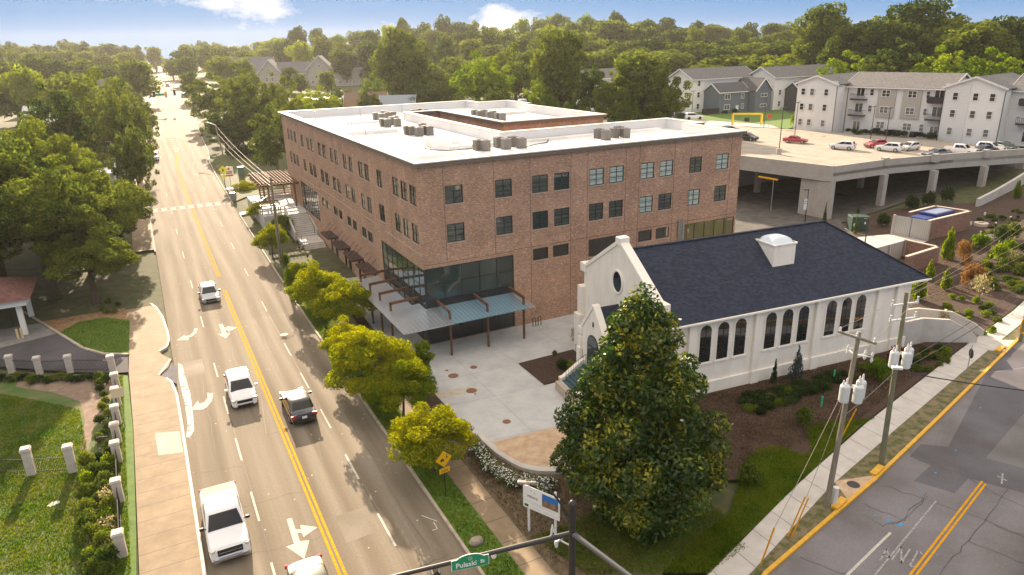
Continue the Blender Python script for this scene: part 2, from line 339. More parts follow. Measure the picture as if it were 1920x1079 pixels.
def drape(name, poly, dz, m, step=2.0, kind='structure'):
    """polygon cut into cells that follow the terrain"""
    bm = bmesh.new(); vs = [bm.verts.new((x, y, 0)) for x, y in poly]; bm.faces.new(vs)
    xs = [p[0] for p in poly]; ys = [p[1] for p in poly]
    for ax, lo, hi in ((0, min(xs), max(xs)), (1, min(ys), max(ys))):
        t = math.floor(lo/step)*step+step
        while t < hi:
            co = (t, 0, 0) if ax == 0 else (0, t, 0); no = (1, 0, 0) if ax == 0 else (0, 1, 0)
            bmesh.ops.bisect_plane(bm, geom=bm.verts[:]+bm.edges[:]+bm.faces[:], plane_co=co, plane_no=no); t += step
    for v in bm.verts: v.co.z = G(v.co.x, v.co.y)+dz
    bmesh.ops.recalc_face_normals(bm, faces=bm.faces)
    me = bpy.data.meshes.new(name); bm.to_mesh(me); bm.free()
    if len(me.polygons) and me.polygons[0].normal.z < 0: me.flip_normals()
    me.materials.append(m); o = link(name, me); o['kind'] = kind; return o
# --- the avenue: left and right edge along Y
RD = [(-90, -20, -8), (-34, -20, -8), (100, -20, -8), (110, -19.5, -6.9), (145, -17.9, -5.8), (230, -14, -1.4), (330, -10, 3), (440, -6, 8.3), (600, 2, 15), (760, 8, 20)]
def redge(y):
    ys = [r[0] for r in RD]; return float(np.interp(y, ys, [r[1] for r in RD])), float(np.interp(y, ys, [r[2] for r in RD]))
YS = axis([(-90, 160, 5), (160, 760, 15)])
def strip(name, fn, dz, m, ys=YS, th=0, kind='structure', n=1):
    b = MB()
    for i in range(len(ys)-1):
        (a0, a1), (b0, b1) = fn(ys[i]), fn(ys[i+1]); z0, z1 = [G(.5*sum(fn(y)), y)+dz for y in (ys[i], ys[i+1])]
        b.quad((a0, ys[i], z0), (a1, ys[i], z0), (b1, ys[i+1], z1), (b0, ys[i+1], z1))
        if th:
            for sx0, sx1 in ((a0, b0), (a1, b1)): b.quad((sx0, ys[i], z0), (sx1, ys[i+1], z1), (sx1, ys[i+1], z1-th), (sx0, ys[i], z0-th))
    return b.build(name, m, kind=kind)
strip('avenue_road', redge, .0, M_road)
b = MB()    # kerbs along the avenue
def kerbline(pts, w=.16, h=.14, dz=0.0, base=None):
    for i in range(len(pts)-1):
        p, q = Vector((*pts[i][:2], 0)), Vector((*pts[i+1][:2], 0)); zz = [(G(t.x, t.y) if base is None else base)+dz for t in (p, q)]
        d = (q-p).normalized(); nn = Vector((-d.y, d.x, 0))*w/2
        vs = [p+nn, p-nn, q-nn, q+nn]; zs = [zz[0], zz[0], zz[1], zz[1]]
        b.add([(v.x, v.y, z-.1) for v, z in zip(vs, zs)]+[(v.x, v.y, z+h) for v, z in zip(vs, zs)], [(3, 2, 1, 0), (4, 5, 6, 7), (0, 1, 5, 4), (1, 2, 6, 5), (2, 3, 7, 6), (3, 0, 4, 7)])
kr = [(redge(y)[1]+.08, y) for y in axis([(-29, 56, 5), ])[:-1]]+[(-7.92, 56), (-7.92, 59)]
kerbline(kr); kerbline([(redge(y)[1]+.08, y) for y in axis([(66, 400, 12)])])
kerbline([(redge(y)[0]-.08, y) for y in axis([(44, 400, 12)])])
b.build('avenue_kerb', M_kerb, kind='structure')
strip('far_left_pavement', lambda y: (redge(y)[0]-2.6, redge(y)[0]-.16), .12, M_conc2, [y for y in YS if 42 <= y <= 330], .25)
# --- left pavement with its two dropped kerbs
LP = P2([(262, 1079), (251, 808), (241, 690), (240, 640), (242, 600), (218, 545), (196, 520), (199, 516), (240, 540), (275, 562), (293, 578), (305, 596), (314, 622), (317, 640), (313, 652), (298, 661)])
LPn = LP+P2([(306, 668), (322, 676), (316, 690), (299, 706), (312, 711), (322, 718), (332, 742), (338, 797), (352, 860), (385, 1057), (388, 1079)])
low = at(262, 1079); LPn = [(-23.2, -40)]+LPn+[(-20.15, -40)]
sheet('left_pavement', LPn, .10, M_conc2, .3)
b = MB()
for y in np.arange(-30, 18, 1.52): b.box(-23.0, y, .1005, -20.2, y+.025, .103)
b.build('pavement_joint', M_tar, kind='structure')
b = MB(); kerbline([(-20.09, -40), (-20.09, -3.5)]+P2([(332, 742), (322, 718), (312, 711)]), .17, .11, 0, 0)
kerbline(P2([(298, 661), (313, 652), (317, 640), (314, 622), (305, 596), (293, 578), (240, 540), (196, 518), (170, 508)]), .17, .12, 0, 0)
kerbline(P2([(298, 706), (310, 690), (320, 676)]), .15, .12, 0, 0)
b.build('left_kerb', mat('pale_kerb', (.48, .44, .38), .8, col2=(.62, .57, .5), scale=3), kind='structure')  # paler concrete than the other kerbs
sheet('gutter_glint', P2([(334, 681), (342, 686), (349, 712), (357, 740), (361, 770), (364, 806), (357, 822), (349, 820), (352, 795), (347, 760), (338, 722), (335, 705)]), .006, mat('painted_gutter_glint', (.20, .165, .125), .9, col2=(.85, .82, .76), scale=2.2, detail=9, lo=.36, hi=.60, spec=.1))  # pale mottled colour stands in for wet glint along the gutter
sheet('drain_patch', P2([(316, 690), (320, 679), (332, 690), (334, 705), (331, 720), (322, 716), (312, 711), (299, 706)]), .005, M_patch)
sheet('pavement_repair', P2([(291, 815), (337, 811), (344, 851), (298, 857)]), .106, mat('repair_concrete', (.38, .33, .26), .8, var=.12, scale=3))
# --- side lane at the left with parking lines
sheet('side_lane', P2([(196, 520), (240, 540), (275, 562), (293, 578), (300, 560), (296, 500), (292, 440), (285, 420), (150, 440), (120, 490)]), .004, asphalt('lane_asphalt', (.19, .165, .13), (.27, .235, .19)))
b = MB()
def stripe(p, q, w, z, bb=None):
    bb = bb or b
    p, q = Vector((*p, 0)), Vector((*q, 0)); d = (q-p).normalized(); nn = Vector((-d.y, d.x, 0))*w/2
    bb.quad(*[(t.x, t.y, z) for t in (p+nn, p-nn, q-nn, q+nn)])
for p, q, w in [((238, 512), (238, 541), .5), ((238, 522), (284, 533), .25), ((240, 531), (281, 543), .35), ((281, 528), (285, 562), .55)]: stripe(at(*p), at(*q), w, .010)
b.build('parking_line', M_white, kind='structure')
# --- lane markings
b = MB()
def lane(x, y): l_, r_ = redge(y); return l_+(x+20)/12*(r_-l_)
for xx in (-14.13, -13.87):
    for i in range(len(YS)-1):
        y0, y1 = YS[i], min(YS[i+1], 118)
        if y0 < 118 and y0 >= -45:
            if y0 in (25,): continue
            b.quad(*[(lane(xx+s, y), y, G(lane(xx, y), y)+.008) for s, y in ((-.07, y0), (.07, y0), (.07, y1), (-.07, y1))])
b.build('centre_line', M_yel, kind='structure')
b = MB()
for x, ph in ((-17, -45.4), (-11, -44.2)):
    y = ph
    while y < 260:
        b.quad(*[(lane(x+s, t), t, G(lane(x, t), t)+.008) for s, t in ((-.06, y), (.06, y), (.06, y+3.1), (-.06, y+3.1))]); y += 12.2 if y > 0 else 6.9
for k in range(9): # ladder crossing near the pergola
    x = -19.6+k*1.3; b.quad(*[(x+s, y, G(-14, y)+.012) for s, y in ((0, 66.2), (.75, 66.2), (.75, 68.2), (0, 68.2))])
for y in (66.0, 68.3): b.quad(*[(x, y+s, G(-14, y)+.013) for x, s in ((-19.8, 0), (-8.2, 0), (-8.2, .15), (-19.8, .15))])
for y in (128, 131, 134, 137, 140): b.quad(*[(lane(-14, y)+x, y+x*.5, G(-12, y)+.015) for x in (-1.5, 1.5)], *[(lane(-14, y)+x, y+x*.5+.4, G(-12, y)+.015) for x in (1.5, -1.5)])
for x0, x1 in ((-1.7, -.1), (1.7, .1)): b.quad(*[(lane(-14, y)+x, y, G(-12, y)+.015) for x, y in ((x0, 142), (x0+.2, 142), (x1+.2, 119), (x1, 119))])
def zz(l, ox, oy, s): return [at(ox+x/s, oy+y/s) for x, y in l]
ARW = [zz([(640, 700), (675, 692), (700, 768), (738, 770), (733, 738), (850, 755), (755, 822), (742, 792), (712, 795), (730, 850), (795, 842), (760, 970), (635, 885), (690, 868)], 360, 780, 3.608),
       zz([(1395, 857), (1438, 853), (1430, 905), (1400, 945), (1372, 965), (1285, 970), (1335, 905), (1345, 928), (1380, 912), (1400, 885)], 0, 500, 3.596),
       zz([(1308, 420), (1334, 417), (1326, 448), (1300, 470), (1274, 480), (1270, 497), (1188, 500), (1245, 462), (1252, 472), (1285, 460), (1305, 440)], 0, 500, 3.596),
       zz([(1474, 390), (1500, 388), (1513, 412), (1532, 412), (1528, 403), (1602, 412), (1540, 441), (1530, 428), (1519, 430), (1530, 452), (1557, 444), (1525, 487), (1468, 457), (1497, 452)], 0, 500, 3.596)]
for a in ARW: b.add([(x, y, .009) for x, y in a], [tuple(range(len(a)))])
b.build('lane_marking', M_white, kind='structure')
b = MB(); stripe((-16.95, -40), (-16.95, -5), .03, .006); stripe((-10.97, -34), (-10.97, 40), .025, .006); stripe((-19.9, 36), (-8.1, 38), .05, .006); stripe((-19.9, 39.5), (-8.1, 40.5), .04, .006)
for p, q in [((490, 752), (500, 815)), ((500, 815), (527, 809))]: stripe(at(*p), at(*q), .03, .007)
rs = random.Random(5)
def rcrack(x0, y0, x1, y1, w):
    p = Vector((x0, y0, 0)); q = Vector((x1, y1, 0)); pts = [p.lerp(q, k/14)+Vector((rs.uniform(-.12, .12), rs.uniform(-.12, .12), 0)) for k in range(15)]
    for a_, c_ in zip(pts[:-1], pts[1:]): stripe(a_[:2], c_[:2], w*rs.uniform(.5, 1.3), .0065)
for k in range(16): y = -30+k*4.6+rs.uniform(-1.5, 1.5); x = rs.choice([-19.8, -17, -14.3, -11]); rcrack(x, y, x+rs.choice([2.7, 5.5]), y+rs.uniform(-.8, .8), .022)
for x in (-18.4, -15.4, -12.4, -9.6): rcrack(x, rs.uniform(-30, -5), x+rs.uniform(-.3, .3), rs.uniform(6, 24), .02)
b.build('road_seam', M_tar, kind='structure')
for k, (x, y, w, l_) in enumerate(((-19.4, 4, 1.6, 3.4), (-13.2, -22, 1.7, 2.6), (-10.4, 15, 1.8, 5), (-16.3, 33, 1.5, 3))): sheet('road_patch', [(x, y), (x+w, y+.1), (x+w, y+l_), (x, y+l_-.1)], .003, asphalt('patch_%d' % k, (.165, .14, .11), (.235, .2, .16)) if k % 2 else asphalt('patch_%d' % k, (.20, .172, .14), (.30, .26, .21)))
b = MB()
for p, q in [((790, 967), (820, 978)), ((813, 979), (820, 992)), ((820, 992), (810, 995))]: stripe(at(*p), at(*q), .06, .009)
b.build('chalk_mark', M_white, kind='structure')
# --- right verge, pavement, plaza
ver = [(-7.84, -27.5)]+P2([(942, 1026)])+[(-6.14, -14), (-5.6, 0), (-4.75, 30), (-4.1, 44), (-4.1, 52), (-7.84, 52)]
ver[0] = (-7.84, -26.3); ver = [(-7.84, -33)]+[(-6.1, -33)]+ver[1:]
sheet('verge', ver, .11, M_grass, .3)
pav = [(-6.1, -34), (-6.13, -26.3), (-6.14, -14), (-5.6, 0), (-4.75, 30), (-4.1, 44), (-4.1, 60), (-2.9, 60), (-2.9, 44), (-3.4, 30), (-4.3, 0), (-4.8, -17.9), (-4.8, -29.4), (-3.5, -31.5), (-3.5, -34)]
sheet('avenue_pavement', pav, .13, M_conc2, .3)
b = MB()
for y in np.arange(-30, 44, 1.9): xw = float(np.interp(y, [-30, -14, 0, 30, 44], [-6.1, -6.1, -5.6, -4.7, -4.1])); b.box(xw, y, .1305, xw+1.3, y+.03, .1335)
b.build('avenue_pavement_joint', M_tar, kind='structure')
wall_arc = P2([(894, 820), (905, 834), (919, 847), (932, 858), (947, 868), (962, 877), (979, 885), (995, 889), (1012, 891.5), (1044, 892), (1080, 888)])
plz = [(-2.95, 36.5), (.2, 36.5), (.2, .2), (36, .2), (36, -8.4), (10.5, -8.4), (9.2, -7.72), (5.0, -7.24), (4.95, -11.6), (7.9, -11.6), (7.9, -14.3), (5.4, -14.3), (5.0, -16.77), (3.02, -17.3), (3.6, -19.5), (1.5, -21.9)]+wall_arc[::-1][1:]+[(-2.9, -10.85), (-4.7, -10.86), (-4.7, -8.6), (-3.4, -8.4), (-2.95, -6.8), (-3.0, 5)]
sheet('plaza', plz, .06, M_conc, .25)
sheet('aggregate_court', P2([(917, 832), (1055, 799.5)])+[(3.02, -17.36), (3.5, -19.5), (1.4, -21.8)]+wall_arc[::-1][2:-3], .068, M_soil)
sheet('plaza_stain', P2([(820, 738), (880, 727), (905, 733), (860, 742), (820, 752)]), .066, mat('buff_stain', (.46, .41, .33), .8, var=.1))
b = MB()
for p, q in [((-2.9, -6.9), (5, -7.2)), ((-2.9, -10.9), (5, -11.6)), ((-2.7, -16.7), (3.0, -17.3)), ((5, -7.3), (4.6, -2)), ((.8, -17), (.9, -2)), ((-2.9, -2), (35, -2)), ((10, -8), (10, -2)), ((17, -8), (17, -2))]: stripe(p, q, .025, .0685)
b.build('plaza_joint', mat('joint_grey', (.25, .25, .26), .8), kind='structure')  # plain grey joint lines
M_bed = M_mulch
drape('planting_bed', P2([(972, 684), (1085, 655), (1092, 700), (1062, 712), (1020, 724)]), .125, M_bed, 3)
sheet('tree_bed', P2([(765, 726), (798, 722), (836, 763), (795, 774), (760, 776), (745, 740)]), .09, M_mulch, .1)
sheet('slope_bed', [(-4.3, -14), (-2.9, -10.9), (-2.8, -16)]+wall_arc[1:]+[(1.4, -22.2), (3.2, -30.5), (-1.5, -32.5), (-3.3, -31.5), (-4.78, -29.3), (-4.78, -17.9), (-4.5, -11)], .05, mat('sparse_bed', (.075, .06, .03), .95, col2=(.16, .115, .07), scale=2.2, bump=.8, detail=10), .15)
sheet('front_lawn', P2([(1000, 1010), (1075, 1060), (1100, 1079), (1200, 1079), (1330, 1079), (1400, 1030), (1350, 960), (1250, 900), (1150, 950), (1070, 980)]), .075, M_grassw)
sheet('walk_bed', [(-3.35, 30), (-2.9, 44), (-2.9, 36.4), (-2.0, 24), (-3.0, 10), (-4.2, 0), (-4.25, 4)][:4]+[(-3.1, 8), (-3.9, 8)], .12, M_bed, .2)
# --- Pulaski side: street, yellow kerb, pavement, verge, bank
pk = [(-.5, -36.5), (4.28, -34.44), (15.49, -31.95), (25.5, -29.4), (42.34, -24.99), (60, -20.4), (85, -14)]
KY = [p for p in pk]
sheet('side_street', KY+[(120, -20), (120, -90), (-8, -90), (-8, -40), (-5, -38.4)], -.004, M_road2)
sheet('crossroad', [(-8, -33.5), (-8, -40), (-5, -38.4), (-.5, -36.5), (-3, -35.4), (-6, -33.6)], .002, M_road)
kz = []
b = MB(); kerbline([(p[0]-.05, p[1]+.1) for p in KY[:-1]], .2, .15, 0, 0)
for px_ in ((1653, 890), (1582, 953), (1881, 660)):
    c = at(*px_); b.obox((c[0]-.1, c[1]+.25, .13), (1.25, .38, .26), R(14))
b.build('yellow_kerb', M_ykerb, kind='structure')
swi = [(-3.5, -34.5), (1.8, -33.06), (11.5, -29.95), (20.49, -27.45), (37.07, -23.5), (50.64, -20.5), (70, -15.2)]
swo = [(-3.5, -36), (3.6, -34.0), (13.0, -31.0), (21.5, -28.9), (38, -24.9), (51.2, -21.9), (70.4, -16.7)]
sheet('side_pavement', swi+swo[::-1], .13, M_conc3, .3)
sheet('side_verge', swo+[(70.6, -17.5)]+[(p[0]-.1, p[1]+.18) for p in KY[::-1][1:]], .1, mat('scruffy_verge', (.07, .085, .02), .95, col2=(.20, .15, .09), scale=1.8, bump=.8, detail=10, lo=.4, hi=.6), .2)
b = MB()
for i, t in enumerate(np.arange(0, 1, .028)):
    f = lambda L: (float(np.interp(t*72-2, [p[0] for p in L], [p[0] for p in L])), float(np.interp(t*72-2, [p[0] for p in L], [p[1] for p in L])))
    p, q = f(swi), f(swo); stripe(p, q, .03, .1335)
b.build('side_pavement_joint', M_tar, kind='structure')
for q in [[(1563, 906), (1640, 895), (1645, 902), (1590, 942)], [(1853, 660), (1872, 640), (1908, 641), (1888, 662)]]: sheet('drain_apron', P2(q), .135, M_soil if q[0][0] == 1563 else M_conc3, .1)
drape('mulch_bank', [(10.0, -18.3), (37, -20.9), (37, -6), (58, -8), (57, 3), (69, 12.5), (80.5, 12.5), (92, 6.2), (106, 8.6), (118, 6), (118, -3), (70, -15), (50.64, -20.35), (37.07, -23.35), (20.49, -27.3), (13.5, -29.3), (9, -28), (4, -26), (4, -21)], .06, M_mulch, 2.5)
lawn = P2([(1322, 1079), (1612, 800), (1640, 788), (1560, 792), (1530, 798), (1512, 806), (1518, 830), (1522, 850), (1500, 856), (1480, 845), (1455, 838), (1430, 842), (1405, 856), (1392, 880), (1370, 960), (1300, 1020), (1240, 1079)])
sheet('corner_lawn', lawn, .075, mat('corner_grass', (.06, .12, .014), .9, col2=(.13, .18, .03), scale=1.2, bump=.7, detail=10, lo=.35, hi=.65))
sheet('enclosure_drive', [(51.5, -3.5), (57.5, -3.2), (59, 1.5), (61, 4.2), (66, 3.0), (66.5, -1.5), (58.6, -3.9)], .09, M_conc3, .2)
# markings and patches on the side street
b = MB(); dy = [at(1845, 905), at(1710, 1079)]
for o in (-.12, .12): stripe((dy[0][0]+o*.3, dy[0][1]+o), (dy[1][0]-4+o*.3, dy[1][1]-1.08+o), .11, .006)
b.build('side_centre_line', M_yel, kind='structure')
b = MB(); stripe(at(1670, 999), at(1588, 1079), .13, .006); b.build('side_lane_line', M_white, kind='structure')
b = MB()
for l_ in [[(1650, 1052), (1662, 1030)], [(1662, 1030), (1668, 1046)], [(1668, 1046), (1655, 1040)], [(1672, 1050), (1690, 1026)], [(1690, 1026), (1690, 1056)], [(1690, 1056), (1706, 1030)], [(1706, 1062), (1722, 1032)], [(1722, 1032), (1730, 1040)], [(1706, 1062), (1716, 1064)], [(1755, 940), (1640, 1079)], [(1870, 893), (1888, 902)], [(1880, 888), (1878, 908)]]: stripe(at(*l_[0]), at(*l_[1]), .09, .0075)
b.build('faded_lettering', M_fade, kind='structure')
for q in [[(1785, 690), (1925, 720), (1925, 790), (1870, 860), (1760, 850), (1715, 885), (1800, 925), (1785, 925), (1690, 905), (1745, 850)], ]: pass
sheet('asphalt_patch', P2([(1778, 838), (1850, 700), (1925, 690), (1925, 770), (1850, 857), (1925, 880), (1920, 925), (1816, 897), (1790, 925), (1713, 902), (1745, 873), (1706, 856), (1726, 833)]), .0, M_patch)
sheet('asphalt_patch', P2([(1850, 859), (1925, 772), (1990, 790), (1960, 890)]), .0015, M_patch2)
sheet('asphalt_patch', P2([(1765, 700), (1790, 668), (1850, 640), (1925, 660), (1925, 688), (1850, 698)]), .003, M_patch)
b = MB()
def crack(pts, w=.05, z=.004, sd=1):
    rr = random.Random(sd); pts = [Vector((*at(*p), 0)) for p in pts]; out = [pts[0]]
    for i in range(len(pts)-1):
        for k in range(1, 7): out.append(pts[i].lerp(pts[i+1], k/6)+Vector((rr.uniform(-.1, .1), rr.uniform(-.1, .1), 0)))
    for i in range(len(out)-1): stripe(out[i][:2], out[i+1][:2], w*rr.uniform(.6, 1.3), z)
for k, c in enumerate([[(1890, 918), (1815, 1015), (1762, 1079)], [(1815, 1015), (1925, 1058)], [(1660, 912), (1760, 945), (1925, 1005)], [(1500, 1045), (1590, 1079)], [(1620, 945), (1690, 975), (1740, 925)], [(1708, 850), (1810, 895), (1925, 955)], [(1740, 930), (1700, 975), (1670, 985)], [(1690, 975), (1655, 985), (1615, 965)], [(1865, 985), (1925, 1010)]]): crack(c, .036, .0045, k)
b.build('asphalt_crack', mat('sealed_crack', (.06, .057, .06), .8, var=.25), kind='structure')
b = MB()
for u, v, s in [(1754, 887, 3), (1666, 976, 5), (1688, 984, 6), (1690, 953, 2.5), (1726, 917, 2.5), (1838, 765, 3), (1792, 845, 2.5), (1640, 967, 3)]:
    c = at(u, v); b.add([(c[0]+.036*s*math.cos(a), c[1]+.018*s*math.sin(a), .007) for a in np.linspace(0, 6, 7)], [tuple(range(7))])
b.build('utility_paint_mark', mat('blue_marking_paint', (.03, .25, .55), .6), kind='structure')
# --- left gardens
sheet('left_grass_strip', [(-23.3, -40)]+P2([(256, 1000), (250, 808), (240, 707)])+[(-24.35, 7.4), (-24.2, -40)], .12, M_grass, .25)
sheet('left_lawn', [(-24.3, -40), (-24.3, 7.6), (-27.6, 9.5), (-33, 12.3), (-60, 22), (-80, 10), (-60, -40)], .09, mat('mown_lawn', (.045, .10, .009), .9, col2=(.125, .115, .05), scale=.55, bump=.7, detail=12, lo=.40, hi=.68))
sheet('worn_path', P2([(40, 707), (190, 715), (215, 712), (205, 760), (178, 800), (165, 850), (150, 850), (160, 790), (150, 755), (100, 738), (30, 728)]), .098, mat('bare_earth', (.15, .105, .075), .95, col2=(.24, .175, .13), scale=2, bump=.4, detail=9))
sheet('driveway', P2([(242, 668), (242, 700), (213, 702), (133, 700), (0, 690), (-80, 690), (-60, 600), (0, 575), (45, 590), (111, 628), (156, 656), (195, 667)]), .10, M_drive)
sheet('porch_drive', P2([(0, 655), (60, 640), (106, 628), (45, 590), (0, 575), (-80, 590), (-80, 670)]), .105, mat('grey_drive', (.16, .155, .155), .8, col2=(.24, .23, .22), scale=1.5))
b = MB(); kerbline(P2([(242, 668), (195, 667), (156, 656), (130, 640), (111, 628), (45, 588), (20, 578)]), .22, .16, .08, 0); b.build('driveway_kerb', M_kerb, kind='structure')
sheet('small_lawn', P2([(242, 667), (195, 664), (158, 653), (135, 640), (112, 625), (150, 605), (200, 597), (243, 603)]), .13, M_grass, .2)
sheet('straw_bed', P2([(243, 603), (200, 598), (150, 606), (112, 626), (45, 588), (0, 560), (-60, 540), (0, 500), (120, 490), (198, 521), (222, 550)]), .115, M_straw, .2)
# --- terrace level by the pergola and land beyond
drape('far_pavement', [(-7.8, 60), (-2, 60), (-2, 66), (10, 66), (10, 63), (0, 62.5), (0, 58.6), (-5.2, 58.6), (-7.8, 58)], .08, M_conc, 2)
drape('park_lawn', [(-7.7, 67), (-5, 70), (14, 70), (20, 110), (-5, 112), (-6.8, 105)], .05, M_grassw, 4)
drape('park_path', [(-7.6, 76), (14, 80), (14, 81.5), (-7.6, 77.5)], .08, M_conc3, 3)
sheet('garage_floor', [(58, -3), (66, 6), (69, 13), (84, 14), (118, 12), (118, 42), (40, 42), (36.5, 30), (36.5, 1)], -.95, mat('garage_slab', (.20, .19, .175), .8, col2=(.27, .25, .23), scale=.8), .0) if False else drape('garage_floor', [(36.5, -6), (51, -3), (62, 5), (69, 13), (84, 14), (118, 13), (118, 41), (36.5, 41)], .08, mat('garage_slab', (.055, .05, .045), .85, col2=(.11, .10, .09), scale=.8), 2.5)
drape('apartment_lawn', [(60, 75), (100, 78), (108, 59), (118, 62), (140, 90), (118, 98), (104, 100), (80, 110), (62, 100)], .12, M_grass, 5)
drape('access_road', [(62, 78), (90, 82), (100, 74), (104, 68), (107, 60), (110, 66), (104, 84), (86, 98), (62, 96)], .16, M_conc3, 3)
# ================================================================== brick building
M_brick = brickmat('mixed_red_brick', (.465, .270, .175), (.365, .208, .140), (.40, .31, .235), .8)
M_brick2 = brickmat('orange_red_brick', (.34, .15, .095), (.26, .115, .08), (.30, .23, .18))
M_cast = mat('cast_stone', (.42, .34, .27), .8, var=.1)
M_coping = mat('dark_coping', (.16, .13, .10), .6); M_copew = mat('pale_coping', (.62, .58, .52), .6, var=.05)
M_roofw = mat('white_roof_membrane', (.60, .58, .55), .7, col2=(.82, .81, .79), scale=.28, detail=10, lo=.25, hi=.55)
M_frame = mat('dark_bronze_frame', (.018, .018, .02), .45)
M_glass = glass('dark_glass'); M_glass2 = glass('green_glass', (.03, .05, .048))
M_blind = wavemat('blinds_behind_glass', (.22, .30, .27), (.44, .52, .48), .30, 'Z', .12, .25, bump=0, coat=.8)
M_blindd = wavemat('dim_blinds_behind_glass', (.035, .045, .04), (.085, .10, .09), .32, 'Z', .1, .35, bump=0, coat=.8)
M_rust = mat('rusty_steel', (.13, .058, .035), .7, var=.2, scale=6); M_drk = mat('dark_steel', (.02, .02, .022), .5)
M_galv = mat('galvanised_steel', (.46, .48, .50), .38, .75, var=.1, scale=2)
M_wood = mat('stained_timber', (.13, .062, .028), .75, col2=(.22, .115, .055), scale=5, stretch=(1, 8, 8))
def wall(b, O, U, Lr, z0, z1, holes, N, d=.16, back=True):
    """wall face on origin O along U with rectangular openings (u0,u1,z0,z1) and their reveals"""
    O = Vector(O); U = Vector(U); N = Vector(N)
    us = sorted({0, Lr, *[h[0] for h in holes], *[h[1] for h in holes]}); zs = sorted({z0, z1, *[h[2] for h in holes], *[h[3] for h in holes]})
    P = lambda u, z, dd=0: tuple(O+U*u+N*dd+Vector((0, 0, z)))
    for i in range(len(us)-1):
        for j in range(len(zs)-1):
            uc, zc = (us[i]+us[i+1])/2, (zs[j]+zs[j+1])/2
            if any(h[0] < uc < h[1] and h[2] < zc < h[3] for h in holes): continue
            b.quad(P(us[i], zs[j]), P(us[i+1], zs[j]), P(us[i+1], zs[j+1]), P(us[i], zs[j+1]))
    for u0, u1, a, c in holes:
        for p, q in (((u0, a), (u0, c)), ((u1, c), (u1, a)), ((u0, c), (u1, c)), ((u1, a), (u0, a))):
            b.quad(P(*p), P(*q), P(*q, -d), P(*p, -d))
def window(par, O, U, N, u0, u1, z0, z1, gm, cols=2, rows=2, d=.10, fw=.07, sill=True, name='window', fm=None, sm=None):
    """frame mesh (the window) with a pane and a sill under it"""
    O, U, N = Vector(O), Vector(U), Vector(N); rot = Matrix((U, N, Vector((0, 0, 1)))).transposed()
    def bar(b, ua, ub, za, zb, da, db): b.obox(O+U*(ua+ub)/2+N*(da+db)/2+Vector((0, 0, (za+zb)/2)), (ub-ua, abs(db-da), zb-za), rot=rot)
    b = MB(); f0, f1 = -d, -d+.06
    bar(b, u0, u0+fw, z0, z1, f0, f1); bar(b, u1-fw, u1, z0, z1, f0, f1); bar(b, u0+fw, u1-fw, z0, z0+fw, f0, f1); bar(b, u0+fw, u1-fw, z1-fw, z1, f0, f1)
    for i in range(1, cols): u = u0+(u1-u0)*i/cols; bar(b, u-fw*.45, u+fw*.45, z0+fw, z1-fw, f0, f1-.006)
    for j in range(1, rows): z = z0+(z1-z0)*j/rows; bar(b, u0+fw, u1-fw, z-.025, z+.025, f0, f1-.012)
    w = b.build(name, fm or M_frame, par)
    p = MB(); P = lambda u, z: tuple(O+U*u+N*(-d+.02)+Vector((0, 0, z))); p.quad(P(u0, z0), P(u1, z0), P(u1, z1), P(u0, z1)); p.build('pane', gm, w, fix=False)
    if sill: s = MB(); bar(s, u0-.06, u1+.06, z0-.09, z0-.004, -d+.01, .045); s.build('sill', sm or M_cast, w)
    return w
BB = thing('brick_building', 'four storey red brick building with white flat roof and glazed canopy corner', 'building', (0, 0, 0))
OUT = [(0, 0), (35, 0), (35, 8.4), (37, 8.4), (37, 14.4), (14.8, 14.4), (14.8, 44.4), (19.8, 44.4), (19.8, 23.7), (34.3, 23.7), (34.3, 46.5), (35.8, 46.5), (35.8, 53.8), (30.5, 53.8), (30.5, 58.5), (0, 58.5)]
SX = [(2.25, 3.87), (6.88, 8.49), (10.5, 12.1), (12.74, 14.34), (16.48, 18.08), (18.73, 20.33), (22.3, 23.9), (24.59, 26.2), (28.25, 29.83), (31.76, 33.36)]
WY = [(.75, 2.35), (2.98, 4.58), (5.2, 6.8), (9.9, 11.5), (14.0, 15.5), (16.1, 17.7), (19.9, 21.4), (22.2, 23.8), (25.9, 27.4), (28.0, 29.6), (31.7, 33.3), (34.0, 35.6), (38.1, 39.8), (40.3, 42.0), (44.1, 45.7), (48.9, 50.4), (51.1, 52.7), (53.4, 55.1)]
R1, R2, R3 = (12.3, 13.84), (9.0, 10.6), (6.1, 7.2)
R1w, R2w, R3w = (12.25, 13.9), (8.95, 10.6), (5.75, 6.85)
hs = [(*x, *r) for x in SX for r in (R1, R2)]+[(10.5, 12.1, *R3), (12.6, 14.3, *R3), (16.5, 20.4, 5.5, 7.2), (22.3, 23.95, *R3), (24.45, 26.1, *R3), (.12, 8.5, .12, 7.0), (28.1, 34.8, -.5, 7.1)]
Y3 = [(14.8, 16.4), (16.9, 18.5), (20.6, 22.2), (22.9, 24.4), (26.7, 28.1), (28.9, 30.6), (32.7, 34.4), (35.2, 36.7)]
DOORS = [(14.0, 15.3), (18.4, 19.7), (20.6, 21.6), (24.6, 25.9), (26.6, 27.6), (30.6, 31.9), (33.2, 34.2)]
hw = [(*y, *r) for y in WY for r in (R1w, R2w)]+[(*y, *R3w) for y in Y3]+[(.12, 11.8, .12, 6.9), (38.8, 49.6, 3.05, 7.0)]+[(*y, .05, 2.9) for y in DOORS]
b = MB(); zt = 15.82
wall(b, (0, 0, 0), (1, 0, 0), 35, -1.2, zt, hs, (0, -1, 0), .2)
wall(b, (0, 0, 0), (0, 1, 0), 58.5, -1.2, zt, hw, (-1, 0, 0), .2)
for i in range(len(OUT)):
    p, q = OUT[i], OUT[(i+1) % len(OUT)]
    if i == 0 or i == len(OUT)-1: continue
    b.quad((*p, -1.2), (*q, -1.2), (*q, zt), (*p, zt))
